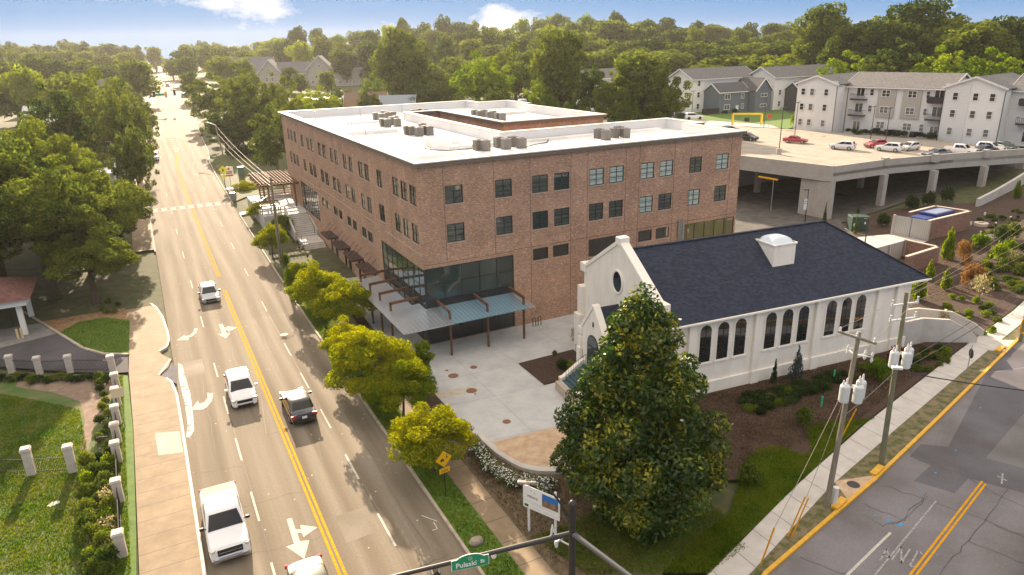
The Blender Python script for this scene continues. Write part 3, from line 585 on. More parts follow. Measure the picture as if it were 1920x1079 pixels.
b.build('brick_wall', M_brick, BB, fix=False)
b = MB()
for x in (2.14, 6.75, 10.3, 14.5, 16.3, 20.57, 22.15, 26.38, 28.44, 33.67): b.box(x-.02, -.0035, .2 if x > 8.6 else 7.3, x+.02, .02, 15.6)
b.box(8.5, -.0035, 7.42, 34.9, .02, 7.46); b.box(.0, -.0035, 7.3, 8.5, .02, 7.34)
for y in (7.9, 12.8, 18.9, 25.0, 30.9, 37.4, 43, 47.5): b.box(-.0035, y-.02, 7.2, .02, y+.02, 15.6)
b.builds('control_joint', mat('joint_line', (.10, .065, .055), .9), BB)
b = MB()
for y0, y1, z in ((-0.0, 9.5, 8.1), (11.9, 18, 8.2), (19, 36.5, 7.9), (37, 48.5, 7.6)): b.box(-.04, y0, z, .02, y1, z+.09)
b.builds('string_course', M_cast, BB)
b = MB()  # coping: flat cap following every parapet, overhanging on the street sides
def capline(p, q, w0, w1, z0, z1, bb):
    p, q = Vector((*p, 0)), Vector((*q, 0)); d = (q-p).normalized(); n = Vector((-d.y, d.x, 0))
    a = [p-n*w0-d*w0, q-n*w0+d*w0, q+n*w1+d*.0, p+n*w1]; bb.prism([(v.x, v.y) for v in a], z0, z1)
def inset(poly, t):
    out = []; n = len(poly)
    for i in range(n):
        p0, p1, p2 = Vector(poly[i-1]), Vector(poly[i]), Vector(poly[(i+1) % n]); d1 = (p1-p0).normalized(); d2 = (p2-p1).normalized()
        n1 = Vector((-d1.y, d1.x)); n2 = Vector((-d2.y, d2.x)); out.append(tuple(p1+n1*t+n2*t))
    return out
def ring(bb, poly, t0, t1, z0, z1):
    o, i_ = inset(poly, t0), inset(poly, t1); n = len(poly)
    for k in range(n):
        j = (k+1) % n
        bb.add([(*o[k], z0), (*o[j], z0), (*i_[j], z0), (*i_[k], z0), (*o[k], z1), (*o[j], z1), (*i_[j], z1), (*i_[k], z1)], [(0, 1, 2, 3), (4, 5, 6, 7), (0, 1, 5, 4), (2, 3, 7, 6)])
b = MB(); ring(b, OUT, -.36, .42, 15.9, 15.99); b.build('coping', M_copew, BB)
b = MB(); ring(b, OUT, -.30, -.002, 15.62, 15.895); b.build('fascia', M_coping, BB)
b = MB(); IN = inset(OUT, .38); n = len(IN)
for k in range(n): b.quad((*IN[k], 14.8), (*IN[(k+1) % n], 14.8), (*IN[(k+1) % n], 15.895), (*IN[k], 15.895))
b.build('parapet_lining', mat('white_parapet_membrane', (.66, .66, .67), .7, var=.04, scale=.5), BB)
b = MB(); b.add([(x, y, 14.85) for x, y in IN], [tuple(range(n))])
b.build('roof', M_roofw, BB)
b = MB()
for x0, y0, x1, y1, h in ((1, 31.2, 9, 31.55, .45), (1.2, 8.8, 8.2, 9.2, .4), (7.0, 14.2, 9.0, 16.6, .85), (9.3, 17.0, 11.2, 19.2, .55), (8.2, 12.6, 14, 13.0, .35), (15.8, 12.9, 35, 13.6, .25), (21, 42, 33, 42.4, .4), (6, 44, 12, 44.3, .3)): b.box(x0, y0, 14.852, x1, y1, 14.85+h)
b.builds('roof_curb', M_roofw, BB)
pk_ = [M_blind, M_blind, M_blindd, M_glass]; rr = random.Random(4)
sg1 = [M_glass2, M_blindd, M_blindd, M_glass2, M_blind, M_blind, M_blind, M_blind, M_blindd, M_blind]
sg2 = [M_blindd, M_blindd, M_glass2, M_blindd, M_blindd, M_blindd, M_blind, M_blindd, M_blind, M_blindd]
for (x, g1, g2) in zip(SX, sg1, sg2):
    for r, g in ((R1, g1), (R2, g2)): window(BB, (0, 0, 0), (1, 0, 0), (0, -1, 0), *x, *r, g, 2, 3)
for x0, x1, za, zb in ((10.5, 12.1, *R3), (12.6, 14.3, *R3), (16.5, 20.4, 5.5, 7.2), (22.3, 23.95, *R3), (24.45, 26.1, *R3)): window(BB, (0, 0, 0), (1, 0, 0), (0, -1, 0), x0, x1, za, zb, M_glass, 1, 1)
for y in WY:
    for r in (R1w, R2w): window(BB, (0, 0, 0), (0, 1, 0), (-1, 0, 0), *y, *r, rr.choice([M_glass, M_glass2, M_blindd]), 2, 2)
for y in Y3: window(BB, (0, 0, 0), (0, 1, 0), (-1, 0, 0), *y, *R3w, M_glass2, 1, 1)
for y in DOORS: window(BB, (0, 0, 0), (0, 1, 0), (-1, 0, 0), *y, .05, 2.9, M_glass, 1, 2, sill=False, name='door')
window(BB, (0, 0, 0), (1, 0, 0), (0, -1, 0), .12, 8.5, 4.05, 7.0, M_glass2, 5, 2, name='corner_glazing', sill=False)
window(BB, (0, 0, 0), (1, 0, 0), (0, -1, 0), .12, 8.5, .12, 3.3, M_glass, 5, 1, name='shopfront', sill=False)
b = MB(); b.box(.12, -.02, 3.3, 8.5, .05, 4.05); b.box(-.02, .12, 3.3, .05, 11.8, 3.6); b.build('spandrel', M_drk, BB)
window(BB, (0, 0, 0), (0, 1, 0), (-1, 0, 0), .12, 11.8, 3.6, 6.9, glass('clear_glass', (.045, .06, .055), .015), 8, 2, name='corner_glazing', sill=False)
window(BB, (0, 0, 0), (0, 1, 0), (-1, 0, 0), .12, 11.8, .12, 3.3, M_glass, 8, 1, name='shopfront', sill=False)
b = MB(); b.box(-.01, -.01, .05, .14, .14, 7.0); b.build('corner_post', M_drk, BB)
window(BB, (0, 0, 0), (0, 1, 0), (-1, 0, 0), 38.8, 49.6, 3.05, 7.0, MATS['clear_glass'], 9, 2, name='terrace_glazing', sill=False)
w = window(BB, (0, 0, 0), (1, 0, 0), (0, -1, 0), 28.1, 34.8, -.5, 7.1, glass('warm_lobby_glass', (.16, .145, .07), .05), 5, 3, name='lobby_glazing', sill=False)
b = MB()
for k in range(3): b.tube([(27.25+.25*k, -.15, 3), (27.25+.25*k, -.15, 7.75)], .09)
b.builds('downpipe', M_galv, BB)
# --- corrugated canopy round the corner with rusty beams and posts
M_corr = wavemat('corrugated_galvanised', (.46, .53, .59), (.62, .69, .75), .36, 'X', .28, .06, .8, .5)
M_corry = wavemat('corrugated_galvanised_side', (.46, .53, .59), (.62, .69, .75), .36, 'Y', .28, .06, .8, .5)
def slab(bb, pts, th=.06): bb.plate(pts, (0, 0, 1), th)
M_cblue = wavemat('sky_reflect_polycarbonate', (.15, .26, .34), (.22, .36, .45), .36, 'X', .2, .1, .25, .5, coat=.4)  # sky reflection painted as blue into the panel colour
def cz(d): return 3.5-.25*min(1, d)
for x0, x1, m_ in ((.97, 4.38, M_cblue), (4.42, 7.88, M_cblue), (7.92, 8.6, M_corr)): b = MB(); slab(b, [(x0, -3.80, 3.25), (x1, -3.80, 3.25), (x1, -.08, 3.5), (x0, -.08, 3.5)]); b.build('canopy_panel', m_, BB)
b = MB(); slab(b, [(-3.45, -3.85, 3.25), (.93, -3.8, 3.25), (.93, -.08, 3.5), (-.1, -.06, 3.5)]); b.build('canopy_panel', M_corr, BB)
b = MB(); slab(b, [(-3.45, -3.85, 3.25), (-.1, -.06, 3.5), (-.1, 1.58, 3.5), (-3.45, 1.58, 3.25)]); b.build('canopy_panel', M_corry, BB)
for y0, y1 in ((1.62, 4.58), (4.62, 7.58), (7.62, 11.4)): b = MB(); slab(b, [(-3.45, y0, 3.25), (-.75, y0, 3.45), (-.75, y1, 3.45), (-3.45, y1, 3.25)]); b.build('canopy_panel', M_corry, BB)
b = MB()
for x in (.95, 4.4, 7.9): b.beam((x, -.1, 4.05), (x, -2.95, 3.95), .16, .22); b.beam((x, -2.88, 4.05), (x, -2.88, 3.3), .16, .16)
for y in (1.6, 4.6, 7.6, 10.7): b.beam((-.1, y, 4.05), (-2.75, y, 3.95), .16, .22); b.beam((-2.68, y, 4.05), (-2.68, y, 3.3), .16, .16)
b.builds('canopy_beam', M_rust, BB)
for x in (.95, 4.4, 7.9): q = MB(); q.box(x-.08, -2.96, .05, x+.08, -2.80, 3.2); q.build('canopy_post', M_rust, BB)
for y in (1.6, 4.6, 7.6, 10.7): q = MB(); q.box(-2.76, y-.08, .05, -2.60, y+.08, 3.2); q.build('canopy_post', M_rust, BB)
M_awn = mat('dark_red_awning_steel', (.045, .018, .016), .55, var=.2)
for y in (15.6, 20.8, 26.0, 31.6):
    q = MB(); q.box(-1.35, y-1.9, 2.95, -.03, y+1.9, 3.12); a = q.build('awning', M_awn, BB)
    q = MB()
    for t in (-1.4, 0, 1.4): q.tube([(-1.15, y+t, 3.12), (-.02, y+t, 4.3)], .025, 5)
    q.build('tie_rod', M_drk, a)
# --- things on the roof
M_ac = wavemat('condenser_louvre', (.075, .07, .066), (.19, .18, .17), .09, 'Z', .5, .15, .3, .6)
me_ac = MB(); me_ac.box(-.4, -.4, .0, .4, .4, 1.02); me_ac = me_ac.mesh('ac_body', M_ac)
q = MB(); q.lathe([(.34, 1.02), (.34, 1.05), (.05, 1.07)], n=14); me_fan = q.mesh('ac_fan', M_drk)
q = MB(); q.box(-.43, -.43, 1.0, .43, .43, 1.025); me_top = q.mesh('ac_top', mat('condenser_lid', (.25, .24, .23), .5))
CL = [('in the back row of the paired clusters beside the west roof edge', [(705, 224), (716, 226), (727, 223), (738, 222), (721, 220)]), ('in the front row of the paired clusters beside the west roof edge', [(718, 236), (727, 237), (735, 233), (746, 236), (742, 231)]),
      ('in the middle cluster behind the white roof boxes', [(764, 251), (773, 252), (786, 254), (798, 251), (806, 252), (792, 246)]),
      ('of the close pair at the east end of the white roof box', [(896, 280), (910, 281)]), ('in the four beside the pair on the south wing', [(935, 275), (949, 278), (962, 273), (978, 276)]),
      ('in the cluster on the south wing far from the other condensers', [(1123, 258), (1136, 261), (1152, 257), (1172, 257), (1160, 253)]),
      ('in the row behind the far brick wall of the courtyard', [(890, 219), (899, 221), (908, 219), (917, 223), (925, 221), (934, 225), (942, 226)]), ('behind the end of the white inner parapet', [(776, 218), (787, 216), (797, 217)])]
for ph, pts in CL:
    for u, v in pts:
        x, y = at(u, v, 14.95); t = thing('condenser_unit', 'grey louvred condenser '+ph, 'condenser', (x, y, 14.86), random.uniform(-.1, .1), 'rooftop condensers '+ph)
        link('casing', me_ac, t); link('fan', me_fan, t); link('lid', me_top, t)
for u, v in [(592, 226), (641, 238), (660, 246), (686, 255), (716, 268), (748, 275), (754, 212), (676, 219)]:
    x, y = at(u, v, 14.85); t = MB(); t.lathe([(.11, 0), (.06, .1), (.06, 1.1), (.09, 1.12), (.09, 1.25)], n=8)
    o = t.build('vent_pipe', M_galv); o.location = (x, y, 14.86); tag(o, 'thin grey vent pipe standing alone near the west edge of the white roof', 'vent pipe', 'vent pipes along the roof edge')
x, y = at(980, 199, 15.2); t = MB(); t.lathe([(.5, 0), (.5, .9), (.7, .95), (.72, 1.3), (.5, 1.42), (.1, 1.46)], n=14); o = t.build('exhaust_fan', M_galv); o.location = (x, y, 14.86); tag(o, 'round metal exhaust fan at the far right corner of the white roof', 'exhaust fan')
t = MB(); pts = [at(u, v, 14.9) for u, v in [(792, 274), (797, 279), (812, 282), (850, 283), (885, 279)]]; t.tube([(x, y, 14.93) for x, y in pts], .05, 6); tag(t.build('refrigerant_line', M_drk), 'black insulated pipe snaking over the white roof to the pair of condensers', 'pipe')
t = MB(); pts = [at(u, v, 14.9) for u, v in [(982, 277), (1003, 272), (1025, 268), (1029, 262)]]; t.tube([(x, y, 14.93) for x, y in pts], .05, 6); tag(t.build('refrigerant_line', M_drk), 'black insulated pipe on the south wing ending in a short upright', 'pipe')
# --- stairs, terrace, pergola on the avenue side
st = thing('outdoor_stair', 'concrete outdoor stair climbing beside the brick wall to the terrace', 'stair', (-1.6, 36, 0))
b = MB()
for i in range(5): b.box(-2.95, 35.6+i*.32, .06, -.25, 37.3, .06+(i+1)*.168)
b.box(-2.95, 37.3, .06, -.25, 41.0, .90)
for i in range(12): b.box(-2.95, 41+i*.46, .06, -.25, 46.6, .9+(i+1)*.175)
b.build('steps', M_conc3, st, world=True)
b = MB(); b.add([(-3.2, 41, .05), (-2.96, 41, .05), (-2.96, 47, .05), (-3.2, 47, .05), (-3.2, 41, 1.6), (-2.96, 41, 1.6), (-2.96, 47, 4.0), (-3.2, 47, 4.0)], [(0, 1, 2, 3), (4, 5, 6, 7), (0, 1, 5, 4), (1, 2, 6, 5), (2, 3, 7, 6), (3, 0, 4, 7)]); b.build('side_wall', M_conc3, st, world=True)
b = MB(); b.add([(-.24, 41, .05), (-.03, 41, .05), (-.03, 47, .05), (-.24, 47, .05), (-.24, 41, 1.7), (-.03, 41, 1.7), (-.03, 47, 3.0), (-.24, 47, 3.0)], [(0, 1, 2, 3), (4, 5, 6, 7), (0, 1, 5, 4), (1, 2, 6, 5), (2, 3, 7, 6), (3, 0, 4, 7)]); b.build('side_wall', M_conc3, st, world=True)
b = MB(); b.tube([(-2.9, 36.6, .4), (-2.9, 36.6, 1.5), (-2.9, 38, 1.9), (-2.9, 38, .9)], .03, 6); b.tube([(-.5, 41.2, .95), (-.5, 41.2, 2.0), (-.5, 46.4, 4.0)], .03, 6); b.build('handrail', M_drk, st, world=True)
te = thing('terrace', 'raised concrete terrace with low walls under the pergola', 'terrace', (-3, 50, 0))
b = MB(); b.box(-6.0, 46.6, 0, -.02, 58.4, 3.0); b.box(-6.0, 58.4, 0, 6, 63, 3.0); b.build('deck', M_conc, te, world=True)
for i, y in enumerate((59.0, 61.2, 63.2)): b = MB(); b.box(-4.5+i*.3, y-.2, 3.0, 4, y+.2, 3.5); b.build('seat_wall', M_conc3, te, world=True)
pg = thing('pergola', 'brown timber pergola with close slats over the terrace', 'pergola', (-2.5, 55, 3))
for x, y in ((-4.3, 51.5), (-4.3, 60.5), (-.6, 60.5), (-4.3, 56), (-.6, 51.5)): b = MB(); b.box(x-.12, y-.12, 3, x+.12, y+.12, 6.4); b.build('post', M_wood, pg, world=True)
b = MB()
for y in (50.8, 53.0, 55.2, 57.4, 59.6, 61.8): b.box(-5.6, y-.07, 6.3, .6 if y > 58.6 else -.05, y+.07, 6.62)
b.build('rafters', M_wood, pg, world=True)
b = MB()
for k in range(13): x = -5.4+k*.46; b.add([(x, 50.3, 6.63), (x+.06, 50.3, 6.63), (x+.06, 62.2, 6.63), (x, 62.2, 6.63), (x+.03, 50.3, 6.83), (x+.09, 50.3, 6.83), (x+.09, 62.2, 6.83), (x+.03, 62.2, 6.83)], [(0, 1, 2, 3), (4, 5, 6, 7), (0, 1, 5, 4), (1, 2, 6, 5), (2, 3, 7, 6), (3, 0, 4, 7)])
b.build('slats', M_wood, pg, world=True)
for y, lab in ((48.2, 'white topped shelter frame nearest the stair head'), (50.0, 'white topped shelter frame next to the pergola')):
    t = thing('shelter_frame', lab, 'shelter', (-4.6, y-.3, 1.5)); b = MB(); b.beam((-6, y, 4.4), (-3.4, y, 4.4), .15, .18); b.beam((-3.45, y, 4.4), (-3.45, y, 3.0), .14, .14); b.beam((-5.95, y, 4.4), (-5.95, y, 3.0), .14, .14); b.build('beam', M_wood, t, world=True)
    b = MB(); b.box(-6.0, y-.9, 3.95, -3.4, y+.05, 4.02); b.build('cover', mat('white_cover', (.7, .68, .65), .5), t, world=True)
# bike rack
t = MB()
for o in (0, .55): t.tube([(9.9+o, -.9, .05), (9.9+o, -.9, .85), (10.05+o, -.9, 1.0), (10.2+o, -.9, .85), (10.2+o, -.9, .05)], .035, 6)
tag(t.build('bike_rack', M_drk), 'black looped bike rack against the brick wall', 'bike rack')
for (u, v, r_, lab) in [(850, 705, .42, 'large rusty manhole cover on the pale plaza nearest the canopy'), (884, 733, .42, 'large rusty manhole cover in the middle of the pale plaza'), (950, 791, .3, 'small rusty cover close to the tan court'), (888, 689, .3, 'small rusty cover close to the canopy post'), (838, 695, .14, 'tiny rusty drain lid nearest the young tree'), (891, 739, .1, 'tiny dark drain lid beside a large manhole cover')]:
    x, y = at(u, v, .06); t = MB(); t.lathe([(r_, 0), (r_*.98, .012), (.02, .014)], n=18); o = t.build('manhole_cover', mat('rusty_cover', (.20, .10, .055), .8, var=.25, scale=8)); o.location = (x, y, .062); tag(o, lab, 'manhole cover')
for (u, v, lab, m_) in [(533, 628, 'pale round manhole cover in the avenue beside the lane line', M_white), (402, 394, 'pale round manhole cover in the avenue nearest the crossing', M_white)]:
    x, y, z = atg(u, v); t = MB(); t.lathe([(.38, 0), (.37, .012), (.02, .014)], n=18); o = t.build('manhole_cover', m_); o.location = (x, y, z+.01); tag(o, lab, 'manhole cover')
x, y = at(1600, 909, .13); t = MB(); t.lathe([(.36, 0), (.35, .012), (.02, .014)], n=18); o = t.build('manhole_cover', M_drk); o.location = (x, y, .137); tag(o, 'black manhole cover in the tan apron by the yellow kerb', 'manhole cover')
x, y = at(1882, 652, .13); t = MB(); t.lathe([(.36, 0), (.35, .012), (.02, .014)], n=18); o = t.build('manhole_cover', MATS['rusty_cover']); o.location = (x, y, .137); tag(o, 'rusty manhole cover in the pale apron by the yellow kerb', 'manhole cover')
# ================================================================== white chapel (local frame: x along the long wall, y towards the brick building)
M_stucco = mat('white_stucco', (.73, .675, .59), .8, col2=(.85, .80, .72), scale=1.3, bump=.05, detail=9, stretch=(1, 1, .3), lo=.25, hi=.55)
M_sill2 = mat('white_stone_trim', (.84, .785, .70), .6, var=.03)
def shingles(name, c1, c2, var=.3):
    m, n, l, b = NM(name); MATS[name] = m
    t = n.new('ShaderNodeTexCoord'); s = n.new('ShaderNodeSeparateXYZ'); l.new(t.outputs['Object'], s.inputs[0])
    a = n.new('ShaderNodeMath'); l.new(s.outputs[0], a.inputs[0]); l.new(s.outputs[1], a.inputs[1]); c = n.new('ShaderNodeCombineXYZ'); l.new(a.outputs[0], c.inputs[0]); l.new(s.outputs[2], c.inputs[1])
    v = n.new('ShaderNodeVectorMath'); v.operation = 'MULTIPLY'; v.inputs[1].default_value = (4, 10, 1); l.new(c.outputs[0], v.inputs[0])
    f = n.new('ShaderNodeVectorMath'); f.operation = 'FLOOR'; l.new(v.outputs[0], f.inputs[0]); w = n.new('ShaderNodeTexWhiteNoise'); w.noise_dimensions = '2D'; l.new(f.outputs[0], w.inputs['Vector'])
    rp = n.new('ShaderNodeValToRGB'); rp.color_ramp.elements[0].color = (*c1, 1); rp.color_ramp.elements[1].color = (*c2, 1); l.new(w.outputs['Value'], rp.inputs[0]); l.new(rp.outputs[0], b.inputs['Base Color']); b.inputs['Roughness'].default_value = .9
    wv = n.new('ShaderNodeTexWave'); wv.bands_direction = 'Z'; wv.wave_profile = 'SAW'; wv.inputs['Scale'].default_value = .31416/.1; l.new(t.outputs['Object'], wv.inputs['Vector'])
    bp = n.new('ShaderNodeBump'); bp.inputs['Strength'].default_value = .5; bp.inputs['Distance'].default_value = .03; l.new(wv.outputs[0], bp.inputs['Height']); l.new(bp.outputs[0], b.inputs['Normal']); return m
M_shing = shingles('blue_black_shingles', (.014, .019, .036), (.029, .038, .066)); M_shg = shingles('grey_shingles', (.11, .105, .105), (.17, .165, .165)); M_shd = shingles('dark_grey_shingles', (.06, .06, .068), (.10, .10, .11))
CH = thing('chapel', 'white stuccoed chapel with steep dark shingle roof and arched windows', 'chapel', (10.73, -18.16, 0), R(-5.31))
def chw(x, y):  # local -> world
    c, s = math.cos(R(-5.31)), math.sin(R(-5.31)); return (10.73+x*c-y*s, -18.16+x*s+y*c)
b = MB(); b.box(-.5, 0, -.3, 23.9, 9.7, 5.95); b.box(0.1, -.16, -.3, 24.0, -.0, .95)
b.build('nave_wall', M_stucco, CH, bevel=.02)
b = MB(); g = [(-.45, 0), (10.25, 0), (10.25, 7.5), (4.9, 10.9), (-.45, 7.5)]
b.plate([(-.8, y, z) for y, z in g], (-1, 0, 0), .5); b.build('gable_wall', M_stucco, CH)
b = MB()
for s in (-1, 1):
    y0 = 4.9+s*5.35; b.beam((-.55, y0, 7.6), (-.55, 4.9, 11.02), .72, .3)
    b.box(-1.0, y0-.4, 7.25, -.1, y0+.4, 7.95)
    b.box(-1.45, y0-.45+s*.12, 0, .3, y0+.45+s*.12, 3.6); b.box(-1.2, y0-.36+s*.1, 3.6, .1, y0+.36+s*.1, 6.0)
b.box(-.95, 4.55, 10.75, -.15, 5.25, 11.35); b.build('parapet', M_sill2, CH, bevel=.04)
b = MB(); b.lathe([(.62, 0), (.62, .06), (.56, .07)], n=28); rw = b.build('round_window', M_glass, CH); rw.location = (-.8, 4.95, 7.9); rw.rotation_euler = (0, R(-90), 0); rw.scale = (1.25, 1, 1)
b = MB(); b.tube([(.7*math.cos(a), .7*math.sin(a), .03) for a in np.linspace(0, 2*math.pi, 30)], .09, 8, False); o = b.build('surround', M_sill2, rw)
b = MB()
for k, xp in enumerate((.5, 2.35, 8.2, 14.0, 20.3, 22.4)):
    if k in (0, ): continue
    b.box(xp-.36, -.34, -.3, xp+.36, -.002, 1.1); b.box(xp-.30, -.24, 1.1, xp+.30, -.002, 5.75)
b.builds('pilaster', M_stucco, CH, bevel=.03)
def arch(cx, w, z0, z1, n=10):
    r_ = w/2; zc = z1-r_; return [(cx-r_, z0), (cx+r_, z0)]+[(cx+r_*math.cos(t), zc+r_*math.sin(t)) for t in np.linspace(0, math.pi, n)]
for cx in (-.05+.6, 3.6, 5.15, 6.7, 9.5, 11.08, 12.63, 15.4, 16.95, 18.45):
    if cx < 1: continue
    o = arch(cx, 1.22, 2.52, 5.60); w_ = MB(); w_.plate([(x, -.05, z) for x, z in o], (0, -1, 0), .06); w = w_.build('window', M_sill2, CH)
    b = MB(); b.plate([(x, -.058, z) for x, z in arch(cx, .98, 2.6, 5.48)], (0, -1, 0), .03); b.build('pane', M_glass, w)
    b = MB(); b.box(cx-.02, -.075, 2.6, cx+.02, -.059, 5.5)
    for z in (3.2, 3.8, 4.4, 5.0): b.box(cx-.47, -.072, z-.015, cx+.53, -.0592, z+.015)
    b.build('glazing_bars', M_frame, w)
    b = MB(); b.box(cx-.66, -.11, 2.40, cx+.66, -.003, 2.515); b.build('sill', M_sill2, w)
b = MB(); e = -.4; E2 = 10.1; xe = 25.4; zr, ze = 10.35, 5.98; x0 = -.35; xr = 18.6
vs = [(x0, e, ze), (xe, e, ze), (xe, E2, ze), (x0, E2, ze), (x0, 4.85, zr), (xr, 4.85, zr)]
b.add(vs, [(0, 1, 5, 4), (1, 2, 5), (2, 3, 4, 5), (0, 4, 3)]); b.add([(x0, e, ze-.1), (xe, e, ze-.1), (xe, E2, ze-.1), (x0, E2, ze-.1), *vs[:4]], [(0, 3, 2, 1), (0, 1, 5, 4), (1, 2, 6, 5), (2, 3, 7, 6)])
b.build('roof', M_shing, CH)
for p_, q_ in (((x0, 4.85, zr+.03), (xr, 4.85, zr+.03)), ((xr, 4.85, zr+.03), (xe, e, ze+.03)), ((xr, 4.85, zr+.03), (xe, E2, ze+.03))): b = MB(); b.beam(p_, q_, .26, .06); b.build('ridge_cap', M_shing, CH)
b = MB(); b.box(x0+.2, e-.13, ze-.14, xe, e-.003, ze-.01); b.build('gutter', M_sill2, CH)
cu = MB(); cu.box(11.2, 2.2, 7.6, 13.3, 4.3, 9.75); cu.box(11.12, 2.12, 9.75, 13.38, 4.38, 9.9); cu = cu.build('roof_light', M_stucco, CH, bevel=.03)
b = MB(); n_ = 7
for i in range(n_+1):
    for j in range(n_+1):
        a, c = i/n_*2-1, j/n_*2-1; b.v.append((12.25+a*1.02, 3.25+c*1.02, 9.9+.42*(1-a**4)**.8*(1-c**4)**.8))
b.f = [(i*(n_+1)+j, (i+1)*(n_+1)+j, (i+1)*(n_+1)+j+1, i*(n_+1)+j+1) for i in range(n_) for j in range(n_)]; b.m = [0]*len(b.f)
b.build('dome', mat('acrylic_dome', (.55, .62, .68), .15, coat=.6), cu, smooth=True)
# entrance porch with door and stair
po = MB(); yc = 4.8
po.plate([(-2.9, yc+y, z) for y, z in [(-1.9, -.3), (1.9, -.3), (1.9, 3.9), (.0, 6.2), (-1.9, 3.9)]], (-1, 0, 0), .4); po.box(-2.55, yc-1.75, -.3, -.2, yc+1.75, 4.0)
for s in (-1, 1): po.beam((-2.72, yc+s*2.05, 3.85), (-2.72, yc, 6.4), .55, .25); po.box(-3.05, yc+s*1.95-.3, 3.5, -2.4, yc+s*1.95+.3, 4.05); po.box(-3.2, yc+s*1.9-.25, 0, -2.5, yc+s*1.9+.25, 2.4); po.box(-3.08, yc+s*1.9-.22, 2.4, -2.5, yc+s*1.9+.22, 3.3)
po = po.build('porch', M_stucco, CH, bevel=.03)
b = MB(); b.add([(-2.5, yc-2.0, 3.9), (-.2, yc-2.0, 3.9), (-.2, yc, 6.2), (-2.5, yc, 6.2), (-2.5, yc+2.0, 3.9), (-.2, yc+2.0, 3.9)], [(0, 1, 2, 3), (3, 2, 5, 4)]); b.build('porch_roof', M_shing, po, fix=False)
dr = MB(); dr.plate([(-2.935, yc+y, z) for y, z in arch(0, 1.75, 1.15, 4.0)], (-1, 0, 0), .05); dr = dr.build('door', M_frame, CH)
b = MB(); b.plate([(-2.95, yc+.03+y, z) for y, z in [(-.75, 1.25), (-.06, 1.25), (-.06, 3.0), (-.75, 3.0)]], (-1, 0, 0), .02); b.plate([(-2.95, yc+y, z) for y, z in [(.06, 1.25), (.75, 1.25), (.75, 3.0), (.06, 3.0)]], (-1, 0, 0), .02); b.plate([(-2.95, yc+y, z+.0) for y, z in arch(0, 1.5, 3.12, 3.9)], (-1, 0, 0), .02); b.build('pane', glass('door_glass', (.05, .075, .08)), dr)
b = MB(); b.plate([(-2.94, yc+y, z) for y, z in [(-.1, 4.7), (.1, 4.7), (.1, 5.0), (0, 5.12), (-.1, 5.0)]], (-1, 0, 0), .02); b.build('vent_slot', M_drk, po)
b = MB()
for i in range(7): b.box(-4.85+i*.28, yc-1.25, .0, -2.92, yc+1.25, .07+i*.165+.1)
b.build('entry_step', mat('blue_grey_tread', (.05, .10, .125), .7, var=.1), CH)
for s in (-1, 1): b = MB(); b.plate([(x, yc+s*1.45+.2, z) for x, z in [(-5.0, -.1), (-5.0, .35), (-4.7, .4), (-3.1, 1.5), (-2.9, 1.5), (-2.9, -.1)]], (0, 1, 0), .4); b.build('cheek_wall', M_sill2, CH, bevel=.03)
for s in (-.9, .9):
    b = MB(); b.tube([(-4.7, yc+s, .2), (-4.7, yc+s, 1.15), (-3.0, yc+s, 2.15), (-3.0, yc+s, 1.3)], .025, 5)
    for t in np.linspace(0, 1, 9): b.tube([(-4.7+1.7*t, yc+s, .3+t), (-4.7+1.7*t, yc+s, 1.15+t)], .012, 4)
    b.build('handrail', M_drk, CH)
b = MB()
for t in np.linspace(0, 1, 10): b.tube([(-2.95-.0, yc+1.6+t*1.2, 1.3), (-2.95, yc+1.6+t*1.2, 2.2)], .012, 4)
b.tube([(-2.95, yc+1.6, 2.2), (-2.95, yc+2.8, 2.2)], .02, 5); b.build('side_railing', M_drk, CH)
# low garden walls
def solid(name, label, cat, poly, z0, z1, m, group=None, bevel=.02):
    c = (sum(p[0] for p in poly)/len(poly), sum(p[1] for p in poly)/len(poly), z0); b = MB(); b.prism(poly, z0, z1)
    b.v = [(x-c[0], y-c[1], z-c[2]) for x, y, z in b.v]; o = b.build(name, m, bevel=bevel); o.location = c; return tag(o, label, cat, group)
lw = [at(1041, 732, .0), at(1090, 779, .0)]; solid('garden_wall', 'low brick wall with pale cap at the foot of the chapel steps', 'wall', [lw[0], lw[1], (lw[1][0]+.35, lw[1][1]+.05), (lw[0][0]+.35, lw[0][1]+.05)], 0, .75, M_cast)
A = wall_arc; In = [(p[0]+.45*(.95 if i < 3 else .6), p[1]+(.05 if i < 3 else .42)) for i, p in enumerate(A)]; solid('curved_wall', 'curved pale concrete retaining wall round the tan court', 'wall', A+In[::-1], -.4, .30, M_conc3, bevel=0)
sw = thing('retaining_wall', 'concrete side stair walls descending to the pavement behind the chapel', 'wall', (38.2, -20, 0))
b = MB(); Q = [at(1690, 596, 1.6), at(1760, 582, 1.6), at(1818, 622, .9), at(1806, 641, .1)]
def stepwall(pts, th, bb):
    for (p, z0), (q, z1) in zip(pts[:-1], pts[1:]):
        p, q = Vector((*p, 0)), Vector((*q, 0)); d = (q-p).normalized(); n = Vector((-d.y, d.x, 0))*th/2; v = [p+n, p-n, q-n, q+n]
        bb.add([(t.x, t.y, -.4) for t in v]+[(v[0].x, v[0].y, z0), (v[1].x, v[1].y, z0), (v[2].x, v[2].y, z1), (v[3].x, v[3].y, z1)], [(0, 1, 2, 3), (4, 5, 6, 7), (0, 1, 5, 4), (1, 2, 6, 5), (2, 3, 7, 6), (3, 0, 4, 7)])
stepwall([((34.4, -20.3), 2.2), ((36.6, -20.5), 2.2), ((38.4, -21.7), 2.1), ((39.8, -22.6), 1.2), ((40.3, -23.1), .6)], .25, b); b.build('near_wall', M_conc3, sw, world=True)
